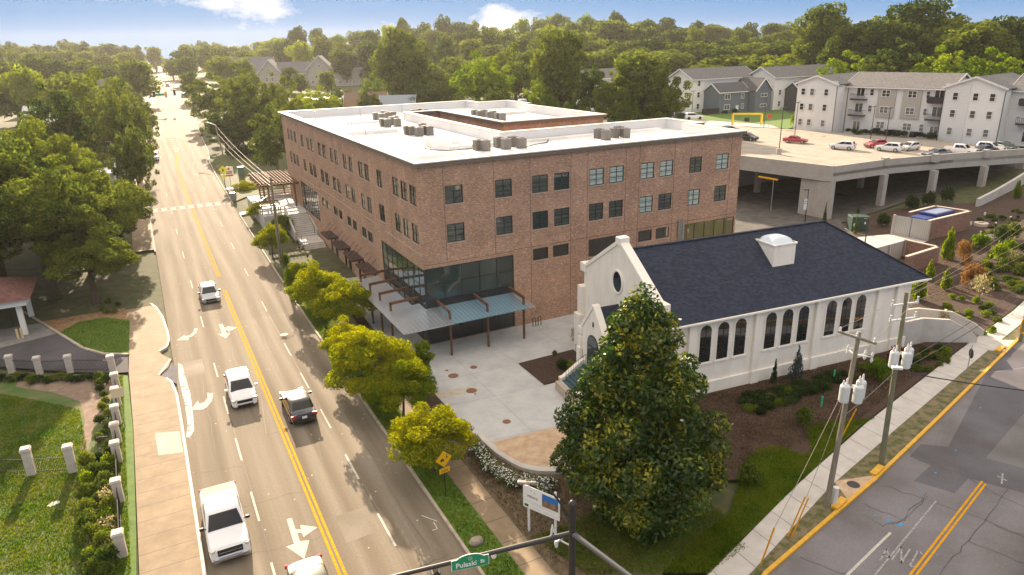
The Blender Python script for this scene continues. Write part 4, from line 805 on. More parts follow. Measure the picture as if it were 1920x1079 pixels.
b = MB(); stepwall([((36, -18.2), 2.2), ((38.5, -18.9), 2.2), ((40.6, -20.6), 2.0), ((41.9, -21.9), 1.1), ((42.2, -22.6), .6)], .25, b); b.build('far_wall', M_conc3, sw, world=True)
b = MB(); b.prism([(36.5, -20.2), (38.5, -19.2), (41.8, -22), (40.4, -22.9), (38.4, -21.4)], 0, .35); b.build('stair_flight', M_conc2, sw, world=True)
# ================================================================== parking deck
DZ = 5.9
GD = thing('parking_deck', 'concrete parking deck with open lower level and cars on top', 'parking garage', (69.5, 15.7, -1.2))
M_gar = mat('deck_concrete', (.36, .33, .30), .8, col2=(.43, .40, .365), scale=.9, bump=.05, detail=8)
M_top = mat('deck_top', (.27, .235, .19), .85, col2=(.36, .315, .26), scale=.4, detail=8)
cor, wl1, wl2 = (69.5, 15.7), at(1390, 292, 6.9), (63.5, 47)
sth = [cor, at(1672, 298, 6.9), at(1790, 288, 6.9), at(1925, 279, 6.9)]
deckp = [cor]+sth[1:]+[(113, 16), (113.2, 27), (110, 44), (106, 58), (101, 72), (92, 79), (61, 79), wl2]
b = MB(); b.prism(deckp, 5.45, DZ); b.build('deck_slab', M_top, GD, world=True)
def fascia(pts, z0, z1, th, bb):
    for p, q in zip(pts[:-1], pts[1:]):
        p, q = Vector((*p, 0)), Vector((*q, 0)); d = (q-p).normalized(); n = Vector((-d.y, d.x, 0))*th
        bb.prism([(p.x, p.y), (q.x, q.y), (q.x+n.x, q.y+n.y), (p.x+n.x, p.y+n.y)], z0, z1)
b = MB(); fascia(sth, 4.6, 6.9, .3, b); fascia([wl2, wl1, cor], 4.6, 6.9, .3, b); b.build('parapet', M_gar, GD, world=True)
pw = at(1506, 304, 6.9)
b = MB(); fascia([pw, (cor[0]-.0, cor[1])], -1.4, 4.6, .9, b); b.build('corner_pier', M_gar, GD, world=True)
for u, v in ((1668, 300), (1763, 293), (1858, 285)):
    c = at(u, v, 6.9); b = MB(); b.box(c[0]-.45, c[1]+.05, -1.4, c[0]+.45, c[1]+.95, 4.6); b.build('pillar', M_gar, GD, world=True)
    b = MB(); b.box(c[0]-.5, c[1]+.3, 5.9, c[0]+.5, c[1]+1.1, 7.15); b.build('lamp_plinth', M_gar, GD, world=True)
b = MB(); b.box(40, 41, -1.5, 112, 41.4, 5.44); b.box(112, 12, -1.5, 112.4, 41, 5.44); b.build('back_wall', M_gar, GD, world=True)
for x, y in ((76, 26), (90, 26), (104, 24), (76, 36), (90, 36)): b = MB(); b.box(x-.4, y-.4, -1.4, x+.4, y+.4, 5.44); b.build('inner_pillar', M_gar, GD, world=True)
cb = thing('clearance_bar', 'yellow clearance bar hanging in the mouth of the parking deck', 'clearance bar', (*at(1438, 333, 4.0), 0))
p, q = at(1423, 332, 4.2), at(1458, 338, 4.2); b = MB(); b.tube([(*p, 4.2), (*q, 4.2)], .16, 8); b.build('bar', M_yel, cb, world=True); b = MB(); m_ = ((p[0]*.2+q[0]*.8), (p[1]*.2+q[1]*.8)); b.tube([(*m_, -1), (*m_, 4.4)], .06, 6); b.build('post', M_galv, cb, world=True)
solid('bank_wall', 'long pale concrete retaining wall running up the mulch bank to the deck', 'wall', [], 0, 0, M_gar) if False else None
bw = MB(); stepwall([((88.6, 5.4), 1.7), ((94, 6.1), 2.3), ((100, 7.0), 3.1), ((106, 7.9), 4.0), ((113, 8.2), 4.8)], .4, bw); tag(bw.build('bank_wall', M_conc3), 'long pale concrete retaining wall running up the mulch bank to the deck', 'wall')
# deck light poles
def pole_light(name, label, loc, h, arm, heads, plinth=False, group=None):
    t = thing(name, label, 'lamp post', loc, 0, group); z0 = 1.0 if plinth else 0
    if plinth: b = MB(); b.lathe([(.42, 0), (.42, 1.0), (.4, 1.02)], n=14); b.build('plinth', M_gar, t)
    b = MB(); b.tube([(0, 0, z0), (0, 0, h)], [.08, .06], 8); b.build('post', M_drk, t)
    for a in heads: b = MB(); b.beam((0, 0, h-.05), (arm*math.cos(a), arm*math.sin(a), h), .08, .08); b.obox((arm*math.cos(a)*1.25, arm*math.sin(a)*1.25, h), (.6, .3, .1), a); b.build('lamp_head', M_drk, t)
    return t
for (u, v), h, lab, pl in [((1460, 290), 7.8, 'dark lamp post on a round concrete plinth by the deck edge', True), ((1490, 255), 6.6, 'dark double headed lamp post by the red car on the deck', False), ((1632, 262), 6.2, 'dark lamp post in the planting before the balconies', False), ((1660, 268), 6.3, 'dark lamp post between the two red and white cars', False), ((1432, 240), 6.5, 'dark lamp post right of the yellow frame', False), ((1297, 219), 6.4, 'dark double lamp post at the corner of the pale rear block', False)]:
    pole_light('lamp_post', lab, (*at(u, v, DZ), DZ), h, .5, (R(200), R(20)), pl, 'lamp posts on the parking deck')
for (u, v, z), h, lab in [((1509, 418, -1.0), 5.0, 'brown lamp post with two blue and white signs at the deck mouth'), ((1621, 462, 0), 3.6, 'slim brown lamp post beside the transformer cabinet')]:
    t = pole_light('lamp_post', lab, (*at(u, v, z), z), h, .6, (R(190),))
    if h > 4.5:
        b = MB(); b.box(-.75, -.05, 2.0, -.06, -.02, 3.6); sg = b.build('sign_panel', mat('white_sign', (.7, .7, .68), .5), t)
        b = MB(); b.box(-.78, -.049, 1.95, -.66, -.012, 3.65); b.box(-.6, -.056, 3.2, -.2, -.051, 3.3); b.box(-.6, -.056, 2.9, -.25, -.051, 3.0); b.build('sign_print', mat('blue_sign', (.02, .12, .35), .5), sg)
t = thing('transformer_cabinet', 'dark green transformer cabinet on a concrete pad between two cypresses', 'transformer', (65.9, 8.0, -.6), R(-32))
b = MB(); b.box(-1.3, -1.1, 0, 1.3, 1.1, .15); b.build('pad', M_conc3, t); b = MB(); b.box(-1.1, -.9, .15, 1.1, .9, 2.1); b.build('cabinet', mat('green_enamel', (.025, .06, .045), .5), t, bevel=.05)
b = MB(); b.box(-.9, -.912, .9, -.6, -.902, 1.3); b.box(.5, -.912, 1.2, .7, -.902, 1.5); b.build('notice', mat('white_sign', (.7, .7, .68)), t); b = MB(); b.box(-1.15, -.95, 2.1, 1.15, .95, 2.2); b.build('lid', MATS['green_enamel'], t, bevel=.03)
# dumpster enclosures
en = thing('compactor_enclosure', 'brick bin enclosure with grey corrugated gates and an open top', 'enclosure', (66.5, -1.4, 0))
a_, b_, c_, d_ = (65.9, 2.85), (66.69, -1.38), (76.05, -.98), (75.3, 3.6)
M_cap = mat('stone_cap', (.55, .46, .38), .7, var=.06)
M_brick3 = brickmat('deep_red_brick', (.27, .125, .085), (.20, .095, .07), (.24, .19, .15), .8)
def encl(t, poly, z0, z1, gate, th=.3):
    b = MB(); b2 = MB()
    for i, (p, q) in enumerate(poly):
        fascia([p, q], z0, z1, th, b); fascia([p, q], z1, z1+.1, th+.04, b2)
    b.build('brick_wall', M_brick3, t, world=True); b2.build('cap', M_cap, t, world=True)
    p, q = Vector((*gate[0], 0)), Vector((*gate[1], 0))
    for k in range(2): b = MB(); fascia([tuple(p.lerp(q, k*.5+.01)[:2]), tuple(p.lerp(q, k*.5+.49)[:2])], z0+.15, z1+.05, .06, b); b.build('gate', wavemat('corrugated_gate', (.26, .26, .25), (.42, .42, .41), .2, 'Y', .5, .05, .3, .5), t, world=True)
    for k in (0, 1): c = p.lerp(q, k); b = MB(); b.box(c.x-.14, c.y-.14, z0, c.x+.14, c.y+.14, z1+.12); b.build('gate_post', M_gar, t, world=True)
encl(en, [(b_, c_), (c_, d_), (d_, (69.0, 3.1))], -.4, 2.6, (a_, b_))
cp = thing('waste_compactor', 'dark blue steel waste compactor standing inside the brick enclosure', 'compactor', (71.2, 1.2, 0), R(3))
b = MB(); b.box(-1.2, -1.15, .15, 3.2, 1.15, 2.75); b.build('container', mat('blue_enamel', (.012, .03, .17), .4, var=.2), cp, bevel=.08); b = MB(); b.box(-3.4, -1.1, .15, -1.3, 1.1, 2.45); b.build('press_head', MATS['blue_enamel'], cp, bevel=.08)
b = MB(); b.box(-.9, -.9, 2.755, 2.9, .7, 2.78); b.build('lid', mat('pale_blue_lid', (.20, .24, .34), .4), cp)
e2 = thing('low_enclosure', 'low brick enclosure with pale cap and grey gates beside the chapel roof', 'enclosure', (58.6, -7.7, 0))
encl(e2, [((52.3, -8.4), (58.9, -7.8)), ((58.9, -7.8), (58.6, -3.9))], -.4, 1.95, ((58.4, -4.0), (52.4, -4.4)))
for (u, v), lab in [((1839, 424), 'round concrete chamber ring farther up the slope'), ((1860, 450), 'round concrete chamber ring nearer the brick enclosure')]:
    x, y, z = atg(u, v); t = MB(); t.lathe([(.85, 0), (.85, .4), (.45, .41), (.45, .1), (.05, .09)], n=20); o = t.build('chamber_ring', M_cap); o.location = (x, y, z+.05); tag(o, lab, 'concrete ring', 'concrete rings on the slope')
# ================================================================== apartments
M_wht = wavemat('white_clapboard', (.66, .645, .62), (.79, .77, .74), .2, 'Z', .7, .03, bump=.2); M_pal = wavemat('pale_grey_boards', (.58, .57, .56), (.70, .69, .675), .25, 'Z', .7, .03, bump=.2); M_blu = wavemat('slate_blue_clapboard', (.10, .115, .145), (.15, .17, .205), .2, 'Z', .7, .05, bump=.2)
M_tan = mat('grey_beige_siding', (.40, .37, .33), .8, var=.05); M_trim = mat('white_trim', (.75, .73, .70), .5); M_balc = mat('dark_balcony_metal', (.03, .028, .028), .5)
M_gsky = glass('sky_glass', (.10, .115, .11), .08); M_gdk = glass('dark_flat_glass', (.02, .022, .025), .08)
def gable(t, x0, x1, y0, y1, z0, ze, zr, along, mw, mr, oh=.5, name='wall'):
    b = MB()
    if along == 'y':   # gable faces front
        xm = (x0+x1)/2; b.plate([(x0, y0, z0), (x1, y0, z0), (x1, y0, ze), (xm, y0, zr), (x0, y0, ze)], (0, -1, 0), y1-y0)
        w = b.build(name, mw, t); s = (zr-ze)/(xm-x0); r_ = MB(); zo = ze-oh*s
        for sx, xo in ((-1, x0-oh), (1, x1+oh)): r_.plate([(xo, y0-oh, zo+.2), (xm, y0-oh, zr+.2), (xm, y1, zr+.2), (xo, y1, zo+.2)], (sx*s, 0, 1), .2)
        f = MB()
        for xo in (x0-oh, x1+oh): f.beam((xo, y0-oh-.03, zo+.07), (xm, y0-oh-.03, zr+.1), .06, .3)
    else:
        ym = (y0+y1)/2; b.plate([(x0, y0, z0), (x0, y1, z0), (x0, y1, ze), (x0, ym, zr), (x0, y0, ze)], (-1, 0, 0), x1-x0)
        w = b.build(name, mw, t); s = (zr-ze)/(ym-y0); r_ = MB(); zo = ze-oh*s
        for sy, yo in ((-1, y0-oh), (1, y1+oh)): r_.plate([(x0-oh, yo, zo+.2), (x0-oh, ym, zr+.2), (x1+oh, ym, zr+.2), (x1+oh, yo, zo+.2)], (0, sy*s, 1), .2)
        f = MB(); f.beam((x0-oh, y0-oh-.04, zo+.04), (x1+oh, y0-oh-.04, zo+.04), .08, .22)
        for xo in (x0-oh-.03, x1+oh+.03):
            for yo in (y0-oh, y1+oh): f.beam((xo, yo, zo+.07), (xo, ym, zr+.1), .06, .3)
    rf = r_.build('roof', mr, t); f.build('fascia', M_trim, rf); return w, rf
def win(t, O, U, N, u0, u1, z0, z1, gm, c=1, r=2, nm='window'): return window(t, O, U, N, u0, u1, z0, z1, gm, c, r, d=-.05, fw=.11, sill=False, name=nm, fm=M_trim)
def balcony(t, O, U, N, u0, u1, z, dep=1.3, solidp=False):
    O, U, N = Vector(O), Vector(U), Vector(N); rot = Matrix((U, N, Vector((0, 0, 1)))).transposed(); c = O+U*(u0+u1)/2+N*dep/2
    b = MB(); b.obox(c+Vector((0, 0, z-.1)), (u1-u0, dep, .2), rot=rot); bl = b.build('balcony', M_balc, t)
    b = MB(); P = lambda u, d, zz_: O+U*u+N*d+Vector((0, 0, zz_))
    for zz_ in (z+1.05, z+.1):
        for q in (((u0, .05), (u0, dep)), ((u0, dep), (u1, dep)), ((u1, dep), (u1, .05))): b.beam(P(*q[0], zz_), P(*q[1], zz_), .06, .06)
    for k in np.linspace(0, 1, 15): b.beam(P(u0+(u1-u0)*k, dep, z), P(u0+(u1-u0)*k, dep, z+1.05), .05 if not solidp else .3, .03)
    b.build('railing', M_balc, bl)
AP = thing('apartment_building', 'long white three storey apartment building with balconies beyond the parking deck', 'apartment building', (107.6, 57, 5.8), math.atan2(-.98, .2))
F0 = ((0, 0, 0), (1, 0, 0), (0, -1, 0))
gable(AP, 0, 8.8, 0, 18, -.5, 9.7, 11.2, 'y', M_wht, M_shg); gable(AP, 8.8, 28.4, 3.6, 15.6, -.5, 9.2, 11.6, 'x', M_pal, M_shg, name='middle_wall'); gable(AP, 28.4, 38.2, 2.2, 20, -.5, 9.6, 11.4, 'y', M_wht, M_shg); gable(AP, 38.2, 62, 5.5, 17, -.5, 9.2, 11.6, 'x', M_pal, M_shg, name='end_wall')
b = MB(); b.box(4.6, -.14, -.4, 8.8, -.003, 10.3); b.build('gable_panel', M_pal, AP); b = MB(); b.box(28.4, 2.05, -.4, 32.6, 2.197, 10.2); b.build('gable_panel', M_pal, AP)
for xs_, y0 in (((1.5, 3.5, 6.6), -.15), ((30.3, 33.6, 36.3), 2.05)):
    for x in xs_:
        for k, z in enumerate((1.0, 4.2, 7.3)): win(AP, (0, y0 if (x > 4.6 and y0 < 0) or x < 32 else 2.2 if y0 > 0 else 0, 0), F0[1], F0[2], x-.5, x+.5, z, z+1.45, [M_gsky, M_gdk][int(k and (x*7) % 3 > 1)])
for x, z, wd, hgt, c, r_ in [(12.0, 7.2, 1.7, 1.9, 2, 1), (12.0, 4.0, 1.7, 1.9, 2, 1), (12.0, .3, 1.6, 2.0, 2, 1), (14.3, 7.4, .9, 1.4, 1, 2), (14.3, 4.2, .9, 1.4, 1, 2), (17.2, 7.3, 1.7, 1.4, 2, 2), (17.2, 4.1, 1.7, 1.4, 2, 2), (16.8, 1.1, 1.7, 1.4, 2, 2), (22.2, 7.3, 1.7, 1.4, 2, 2), (22.2, 4.1, 1.7, 1.4, 2, 2), (22, 1.1, 1.7, 1.4, 2, 2), (25, 7.3, .8, 1.4, 1, 2), (24.9, 4.1, .8, 1.4, 1, 2), (24.7, 1.1, .9, 1.4, 1, 2), (27, 7.0, 1.8, 2.0, 2, 1), (27, 3.9, 1.8, 2.0, 2, 1), (27, .2, 1.6, 2.1, 2, 1)]:
    bay = x in (17.2, 22.2) and z > 3; win(AP, (0, 3.6-.25*bay, 0), F0[1], F0[2], x-wd/2, x+wd/2, z, z+hgt, M_gsky if z < 7 else M_gdk, c, r_)
for x0 in (15.6, 20.4): b = MB(); b.box(x0, 3.36, 3.3, x0+3.5, 3.597, 9.1); b.build('bay_panel', M_tan, AP)
for x, z, s_ in ((12, 6.7, 0), (12, 3.5, 0), (27, 6.7, 1), (27, 3.5, 0)): balcony(AP, (0, 3.6, 0), F0[1], F0[2], x-1.5, x+1.5, z, 1.4, s_)
balcony(AP, (0, 5.5, 0), F0[1], F0[2], 40, 44, 6.8, 1.4, 1); balcony(AP, (0, 5.5, 0), F0[1], F0[2], 40, 44, 3.5, 1.4)
for z in (.2, 3.8, 7.0): win(AP, (0, 5.5, 0), F0[1], F0[2], 41, 42.6, z, z+2, M_gdk, 2, 1)
for x, y in ((8.83, -.1), (9.4, 3.5), (27.9, 3.5), (28.37, 2.1), (38.25, 2.1)): b = MB(); b.tube([(x, y-.1, -.3), (x, y-.1, 9.2)], .07, 6); b.build('downpipe', M_drk, AP)
def rearblock(name, label, loc, L, W, ze, zr):
    t = thing(name, label, 'apartment building', loc); gable(t, 0, L, 0, W, -.5, ze, zr, 'x', M_wht, M_shg)
    for z in (1, 4.0, 6.8):
        for y in (2.5, 5.8): win(t, (0, W, 0), (0, -1, 0), (-1, 0, 0), W-y-.5, W-y+.5, z, z+1.4, M_gsky)
    return t
RB = rearblock('apartment_building', 'pale rear apartment block with a slate blue wing in front', (114.5, 98, 5.9), 23, 10, 8.9, 11.3)
for x in (2.2,):
    for z in (1, 4, 7): win(RB, F0[0], F0[1], F0[2], x-.5, x+.5, z, z+1.5, M_gdk)
gable(RB, 4.2, 14.5, -6.0, -.02, -.5, 5.6, 7.6, 'x', M_blu, M_shd, .4, 'blue_wall'); gable(RB, 14.5, 20.3, -8.6, -.02, -.5, 5.7, 8.6, 'y', M_blu, M_shd, .4, 'blue_wall')
for x, w_, z in ((7, 2.0, .9), (7, 2.0, 3.6), (12.4, 1.1, 3.6), (12.6, 1.0, .9)): win(RB, (0, -6, 0), F0[1], F0[2], x-w_/2, x+w_/2, z, z+1.4, M_gsky, 2, 1)
for z in (1.2, 3.9): win(RB, (0, -8.6, 0), F0[1], F0[2], 16.4, 18.8, z, z+.9, M_gsky, 2, 1)
b = MB(); b.box(10.2, -6.06, -.3, 11.2, -6.002, 1.9); b.build('door', M_trim, RB)
RC = rearblock('apartment_building', 'pale rear apartment block with a dark grey lean-to wing', (136.0, 89.6, 5.9), 26, 10, 8.8, 11.2)
gable(RC, 4.2, 12, -5.2, -.02, -.5, 5.5, 7.4, 'x', mat('charcoal_siding', (.075, .075, .08), .7, var=.1), M_shd, .4, 'dark_wall')
for x in (2.2,):
    for z in (1, 4): win(RC, F0[0], F0[1], F0[2], x-.5, x+.5, z, z+1.5, M_gsky)
for x, z in ((10.6, .8), (10.6, 3.6)): win(RC, (0, -5.2, 0), F0[1], F0[2], x-.5, x+.5, z, z+1.5, M_gdk)
RD_ = thing('apartment_building', 'distant pale apartment block half hidden behind the big trees', 'apartment building', (86, 118, 6.2), R(10)); gable(RD_, 0, 24, 0, 10, -.5, 8.8, 11, 'x', M_wht, M_shg)
for x in (2, 6, 10, 14, 18, 22):
    for z in (1, 4, 7): win(RD_, F0[0], F0[1], F0[2], x-.5, x+.5, z, z+1.4, M_gdk)
# ================================================================== town beyond
def house(name, label, loc, rz, L, W, ze, zr, mw, mr, wins=True, chim=False, cat='house', along='x'):
    t = thing(name, label, cat, loc, rz); gable(t, 0, L, 0, W, -3, ze, zr, along, mw, mr, .5)
    if wins:
        for x in np.arange(1.5, L-1, 3.0): win(t, F0[0], F0[1], F0[2], x, x+1.1, 1.0, min(ze-.3, 2.4), M_gdk)
    if chim: b = MB(); b.box(L*.6, W*.45, zr-1.2, L*.6+.8, W*.45+.8, zr+1.2); b.build('chimney', M_brick2, t)
    return t
M_stone = mat('pale_stone', (.42, .39, .35), .85, var=.12, scale=1.2); M_slate = mat('purple_slate', (.13, .125, .15), .8, var=.12, scale=.8)
def at_b(u, v, D): p = atd(u, v, D); return (p.x, p.y, G(p.x, p.y))
def church_piece(label, u, D, L, W, zb, zt, along, m1=M_stone, m2=M_slate, chim=False):
    x, y, g_ = at_b(u, 140, D); t = house('church_hall', label, (x, y, g_), R(-20), L, W, zb, zt, m1, m2, True, chim, 'church', along)
    if along == 'y':
        for dx in (L*.3, L*.55): win(t, F0[0], F0[1], F0[2], dx, dx+1, zb*.45, zb*.45+1.6, M_gdk)
        win(t, F0[0], F0[1], F0[2], L*.45, L*.45+.9, zb+.6, zb+1.6, M_gdk)
church_piece('long stone church with large slate roof left of the pale gables', 408, 365, 24, 14, 6.5, 13, 'x')
church_piece('small pale stone gable hall at the end of the long slate roof', 484, 350, 10, 12, 6.5, 12, 'y')
church_piece('low stone wing with slate roof linking the two pale gables', 520, 352, 17, 9, 6.0, 10.5, 'x')
church_piece('tall pale stone gable house with paired windows right of the low wing', 577, 345, 11, 12, 7.5, 13, 'y')
church_piece('grey stone house with slate roof half behind the large tree', 628, 340, 18, 10, 8, 13.5, 'x', M_stone, M_slate, True)
x, y, g_ = at_b(646, 205, 205); house('house', 'small house with brown hipped roof and brick chimney behind the white roof', (x, y, g_), R(-25), 11, 9, 3, 7.2, M_cast, mat('brown_shingles', (.20, .13, .09), .85, var=.2), True, True)
x, y, g_ = at_b(712, 200, 200); house('house', 'low house with blue grey metal roof behind the white roof', (x, y, g_), R(-28), 9, 8, 3.4, 6.4, M_tan, wavemat('blue_grey_metal_roof', (.17, .20, .25), (.24, .28, .33), .5, 'X', .5, .05, .3))
x, y, g_ = at_b(566, 172, 240); house('shop', 'flat white roofed shop among the trees before the church', (x, y, g_), R(-22), 24, 12, 3.5, 3.9, M_tan, M_roofw, True, False, 'shop')
# left of the avenue
M_shopb = brickmat('shop_brick', (.30, .17, .12), (.24, .13, .10), (.3, .25, .2))
t = thing('shop', 'brick shop with stepped parapet wall among the trees left of the avenue', 'shop', (-37.2, 118, G(-37, 118)))
b = MB(); b.box(0, 0, -1, 14, 26, 6.3); b.build('wall', M_shopb, t); b = MB(); b.box(13.4, 0, 6.3, 14, 26, 7.6); b.box(0, -.05, 6.3, 13.4, .6, 7.0); b.box(12.7, -.3, 6.3, 14.1, .5, 8.4); b.build('parapet', M_copew, t); b = MB(); b.box(.1, .6, 6.3, 13.4, 25.9, 6.42); b.build('roof', M_tan, t)
for x in (2, 6, 10): win(t, F0[0], F0[1], F0[2], x, x+2.2, .8, 3.4, M_gdk, 2, 1)
t = thing('shop', 'white rendered shop behind the big trees left of the avenue', 'shop', (-44, 72, G(-40, 72))); b = MB(); b.box(0, 0, -1, 20, 18, 5.2); b.build('wall', mat('white_render', (.68, .66, .62), .7, var=.06), t); b = MB(); b.box(-.2, -.2, 5.2, 20.2, 18.2, 5.5); b.build('roof', M_roofw, t)
for x in (2, 7, 12, 16): win(t, F0[0], F0[1], F0[2], x, x+2.4, .6, 3.0, M_gdk, 2, 1)
for y in (3, 8, 13): win(t, (20, 0, 0), (0, 1, 0), (1, 0, 0), y, y+2.4, .6, 3.0, M_gdk, 2, 1)
x, y, g_ = at_b(12, 200, 170); t = thing('shop', 'low long flat roofed shop with grey roof at the left edge', 'shop', (x-14, y, g_), R(-8)); b = MB(); b.box(0, 0, -1, 26, 16, 4.4); b.build('wall', M_shopb, t); b = MB(); b.box(-.3, -.3, 4.4, 26.3, 16.3, 4.9); b.build('roof', M_shd, t); b = MB(); b.box(12, 5, 4.9, 15, 8, 6.2); b.build('roof_unit', M_galv, t)
for x in (2, 7, 12, 18): win(t, F0[0], F0[1], F0[2], x, x+3, .6, 2.8, M_gdk, 2, 1)
x, y, g_ = at_b(30, 180, 215); house('house', 'small pale house with light metal roof at the left edge', (x, y, g_), R(-12), 13, 9, 4.2, 7.4, M_tan, M_galv)
x, y, g_ = at_b(28, 150, 290); t = house('school_building', 'two storey brick building with white trim beyond the left trees', (x, y, g_), R(-10), 26, 12, 7.5, 10, M_shopb, M_slate, True, True, 'school')
# porch (drive-through roof) at the left edge
PC = thing('drive_through_porch', 'red roofed drive-through porch on square columns at the left edge', 'porch', (-37, 25, 0))
pcx = at(48, 563, 3.6); b = MB(); px0, py0 = pcx[0]-9, pcx[1]
b.box(px0, py0, 3.1, pcx[0], py0+7, 3.7); b.build('fascia', M_trim, PC, world=True)
b = MB(); e = .35; b.add([(px0-e, py0-e, 3.7), (pcx[0]+e, py0-e, 3.7), (pcx[0]+e, py0+7+e, 3.7), (px0-e, py0+7+e, 3.7), (px0+3, py0+3.5, 5.4), (pcx[0]-3, py0+3.5, 5.4)], [(0, 1, 5, 4), (1, 2, 5), (2, 3, 4, 5), (3, 0, 4), (0, 3, 2, 1)]); b.build('roof', shingles('dull_red_shingles', (.10, .045, .04), (.17, .08, .07)), PC, world=True)
for dx, dy in ((-.8, .8), (-.8, 6.0), (-5.5, .8), (-5.5, 6)): b = MB(); b.box(pcx[0]+dx-.22, py0+dy-.22, 0, pcx[0]+dx+.22, py0+dy+.22, 3.1); b.build('column', M_trim, PC, world=True)
for k, (u, v) in enumerate(((35, 636), (43, 634))): x, y = at(u, v, .1); t = MB(); t.lathe([(.1, 0), (.1, .95), (.05, 1.0)], n=10); o = t.build('bollard', mat('cream_paint', (.6, .48, .25), .6)); o.location = (x, y, .1); tag(o, ['cream bollard on the left of the pair by the porch column', 'cream bollard on the right of the pair by the porch column'][k], 'bollard', 'bollards by the porch')
x, y = at(25, 612, .1); t = thing('globe_lamp', 'white globe lamp on a short post by the porch column', 'lamp', (x, y, .1)); b = MB(); b.tube([(0, 0, 0), (0, 0, 2.2)], .06, 8); b.build('post', M_drk, t); b = MB(); b.lathe([(.02, 2.2), (.17, 2.28), (.22, 2.42), (.17, 2.56), (.03, 2.64)], n=12); b.build('globe', M_trim, t, smooth=True)
# ================================================================== vehicles (x forward)
def paint(name, col, metal=.0, rough=.32):
    return mat('car_paint_'+name, col, rough, metal, coat=.8)
PW, PR, PB, PS, PG, PD = paint('white', (.72, .72, .72)), paint('red', (.42, .012, .02)), paint('black', (.012, .012, .013), .1, .25), paint('silver', (.42, .43, .45), .6), paint('grey', (.10, .11, .125), .5), paint('navy', (.02, .025, .045), .3)
PT = paint('teal', (.10, .20, .20)); PO = paint('orange', (.45, .22, .06))
M_cg = glass('car_glass', (.008, .010, .013), .06, .35); M_tyre = mat('tyre_rubber', (.018, .018, .018), .85); M_rim = mat('alloy_rim', (.45, .45, .46), .3, .8)
M_hl = mat('headlamp_lens', (.62, .60, .55), .12, .3, coat=1); M_tl = mat('tail_lamp_lens', (.45, .01, .015), .2, coat=1); M_grl = mat('black_grille', (.012, .012, .012), .4); M_plate = mat('plate_white', (.7, .7, .7), .5); M_chr = mat('chrome', (.6, .6, .6), .15, 1.0)
SPEC = {  # L, W, H, belt, stations (x/L*2, ztop, w), cabin bottom (front,back), cabin top (front,back), top width
 'sedan': (4.7, 1.82, 1.45, .95, [(1, .50, .70), (.985, .66, .84), (.93, .73, .94), (.80, .80, .99), (.42, .93, 1), (0, .95, 1), (-.62, .98, 1), (-.86, .98, .97), (-.96, .93, .90), (-.99, .82, .86), (-1, .50, .80)], (1.02, -1.82), (.10, -1.12), .80),
 'suv': (4.55, 1.86, 1.66, 1.05, [(1, .55, .72), (.985, .80, .86), (.92, .90, .95), (.75, .99, .99), (.45, 1.07, 1), (0, 1.06, 1), (-.6, 1.08, 1), (-.9, 1.08, .97), (-.985, 1.02, .92), (-1, .6, .88)], (1.22, -2.14), (.22, -1.84), .84),
 'hatch': (4.2, 1.78, 1.55, 1.0, [(1, .5, .72), (.985, .72, .86), (.9, .82, .95), (.7, .93, .99), (.4, 1.02, 1), (0, 1.0, 1), (-.6, 1.03, 1), (-.9, 1.02, .97), (-.985, .95, .90), (-1, .6, .86)], (1.15, -1.98), (.15, -1.55), .78),
 'pickup': (5.75, 2.02, 1.93, 1.22, [(1, .62, .86), (.99, .98, .93), (.95, 1.10, .97), (.75, 1.17, 1), (.40, 1.23, 1), (0, 1.22, 1), (-.30, 1.22, 1), (-.6, 1.24, 1), (-.97, 1.24, .99), (-1, .7, .97)], (1.50, -1.15), (.70, -1.02), .84)}
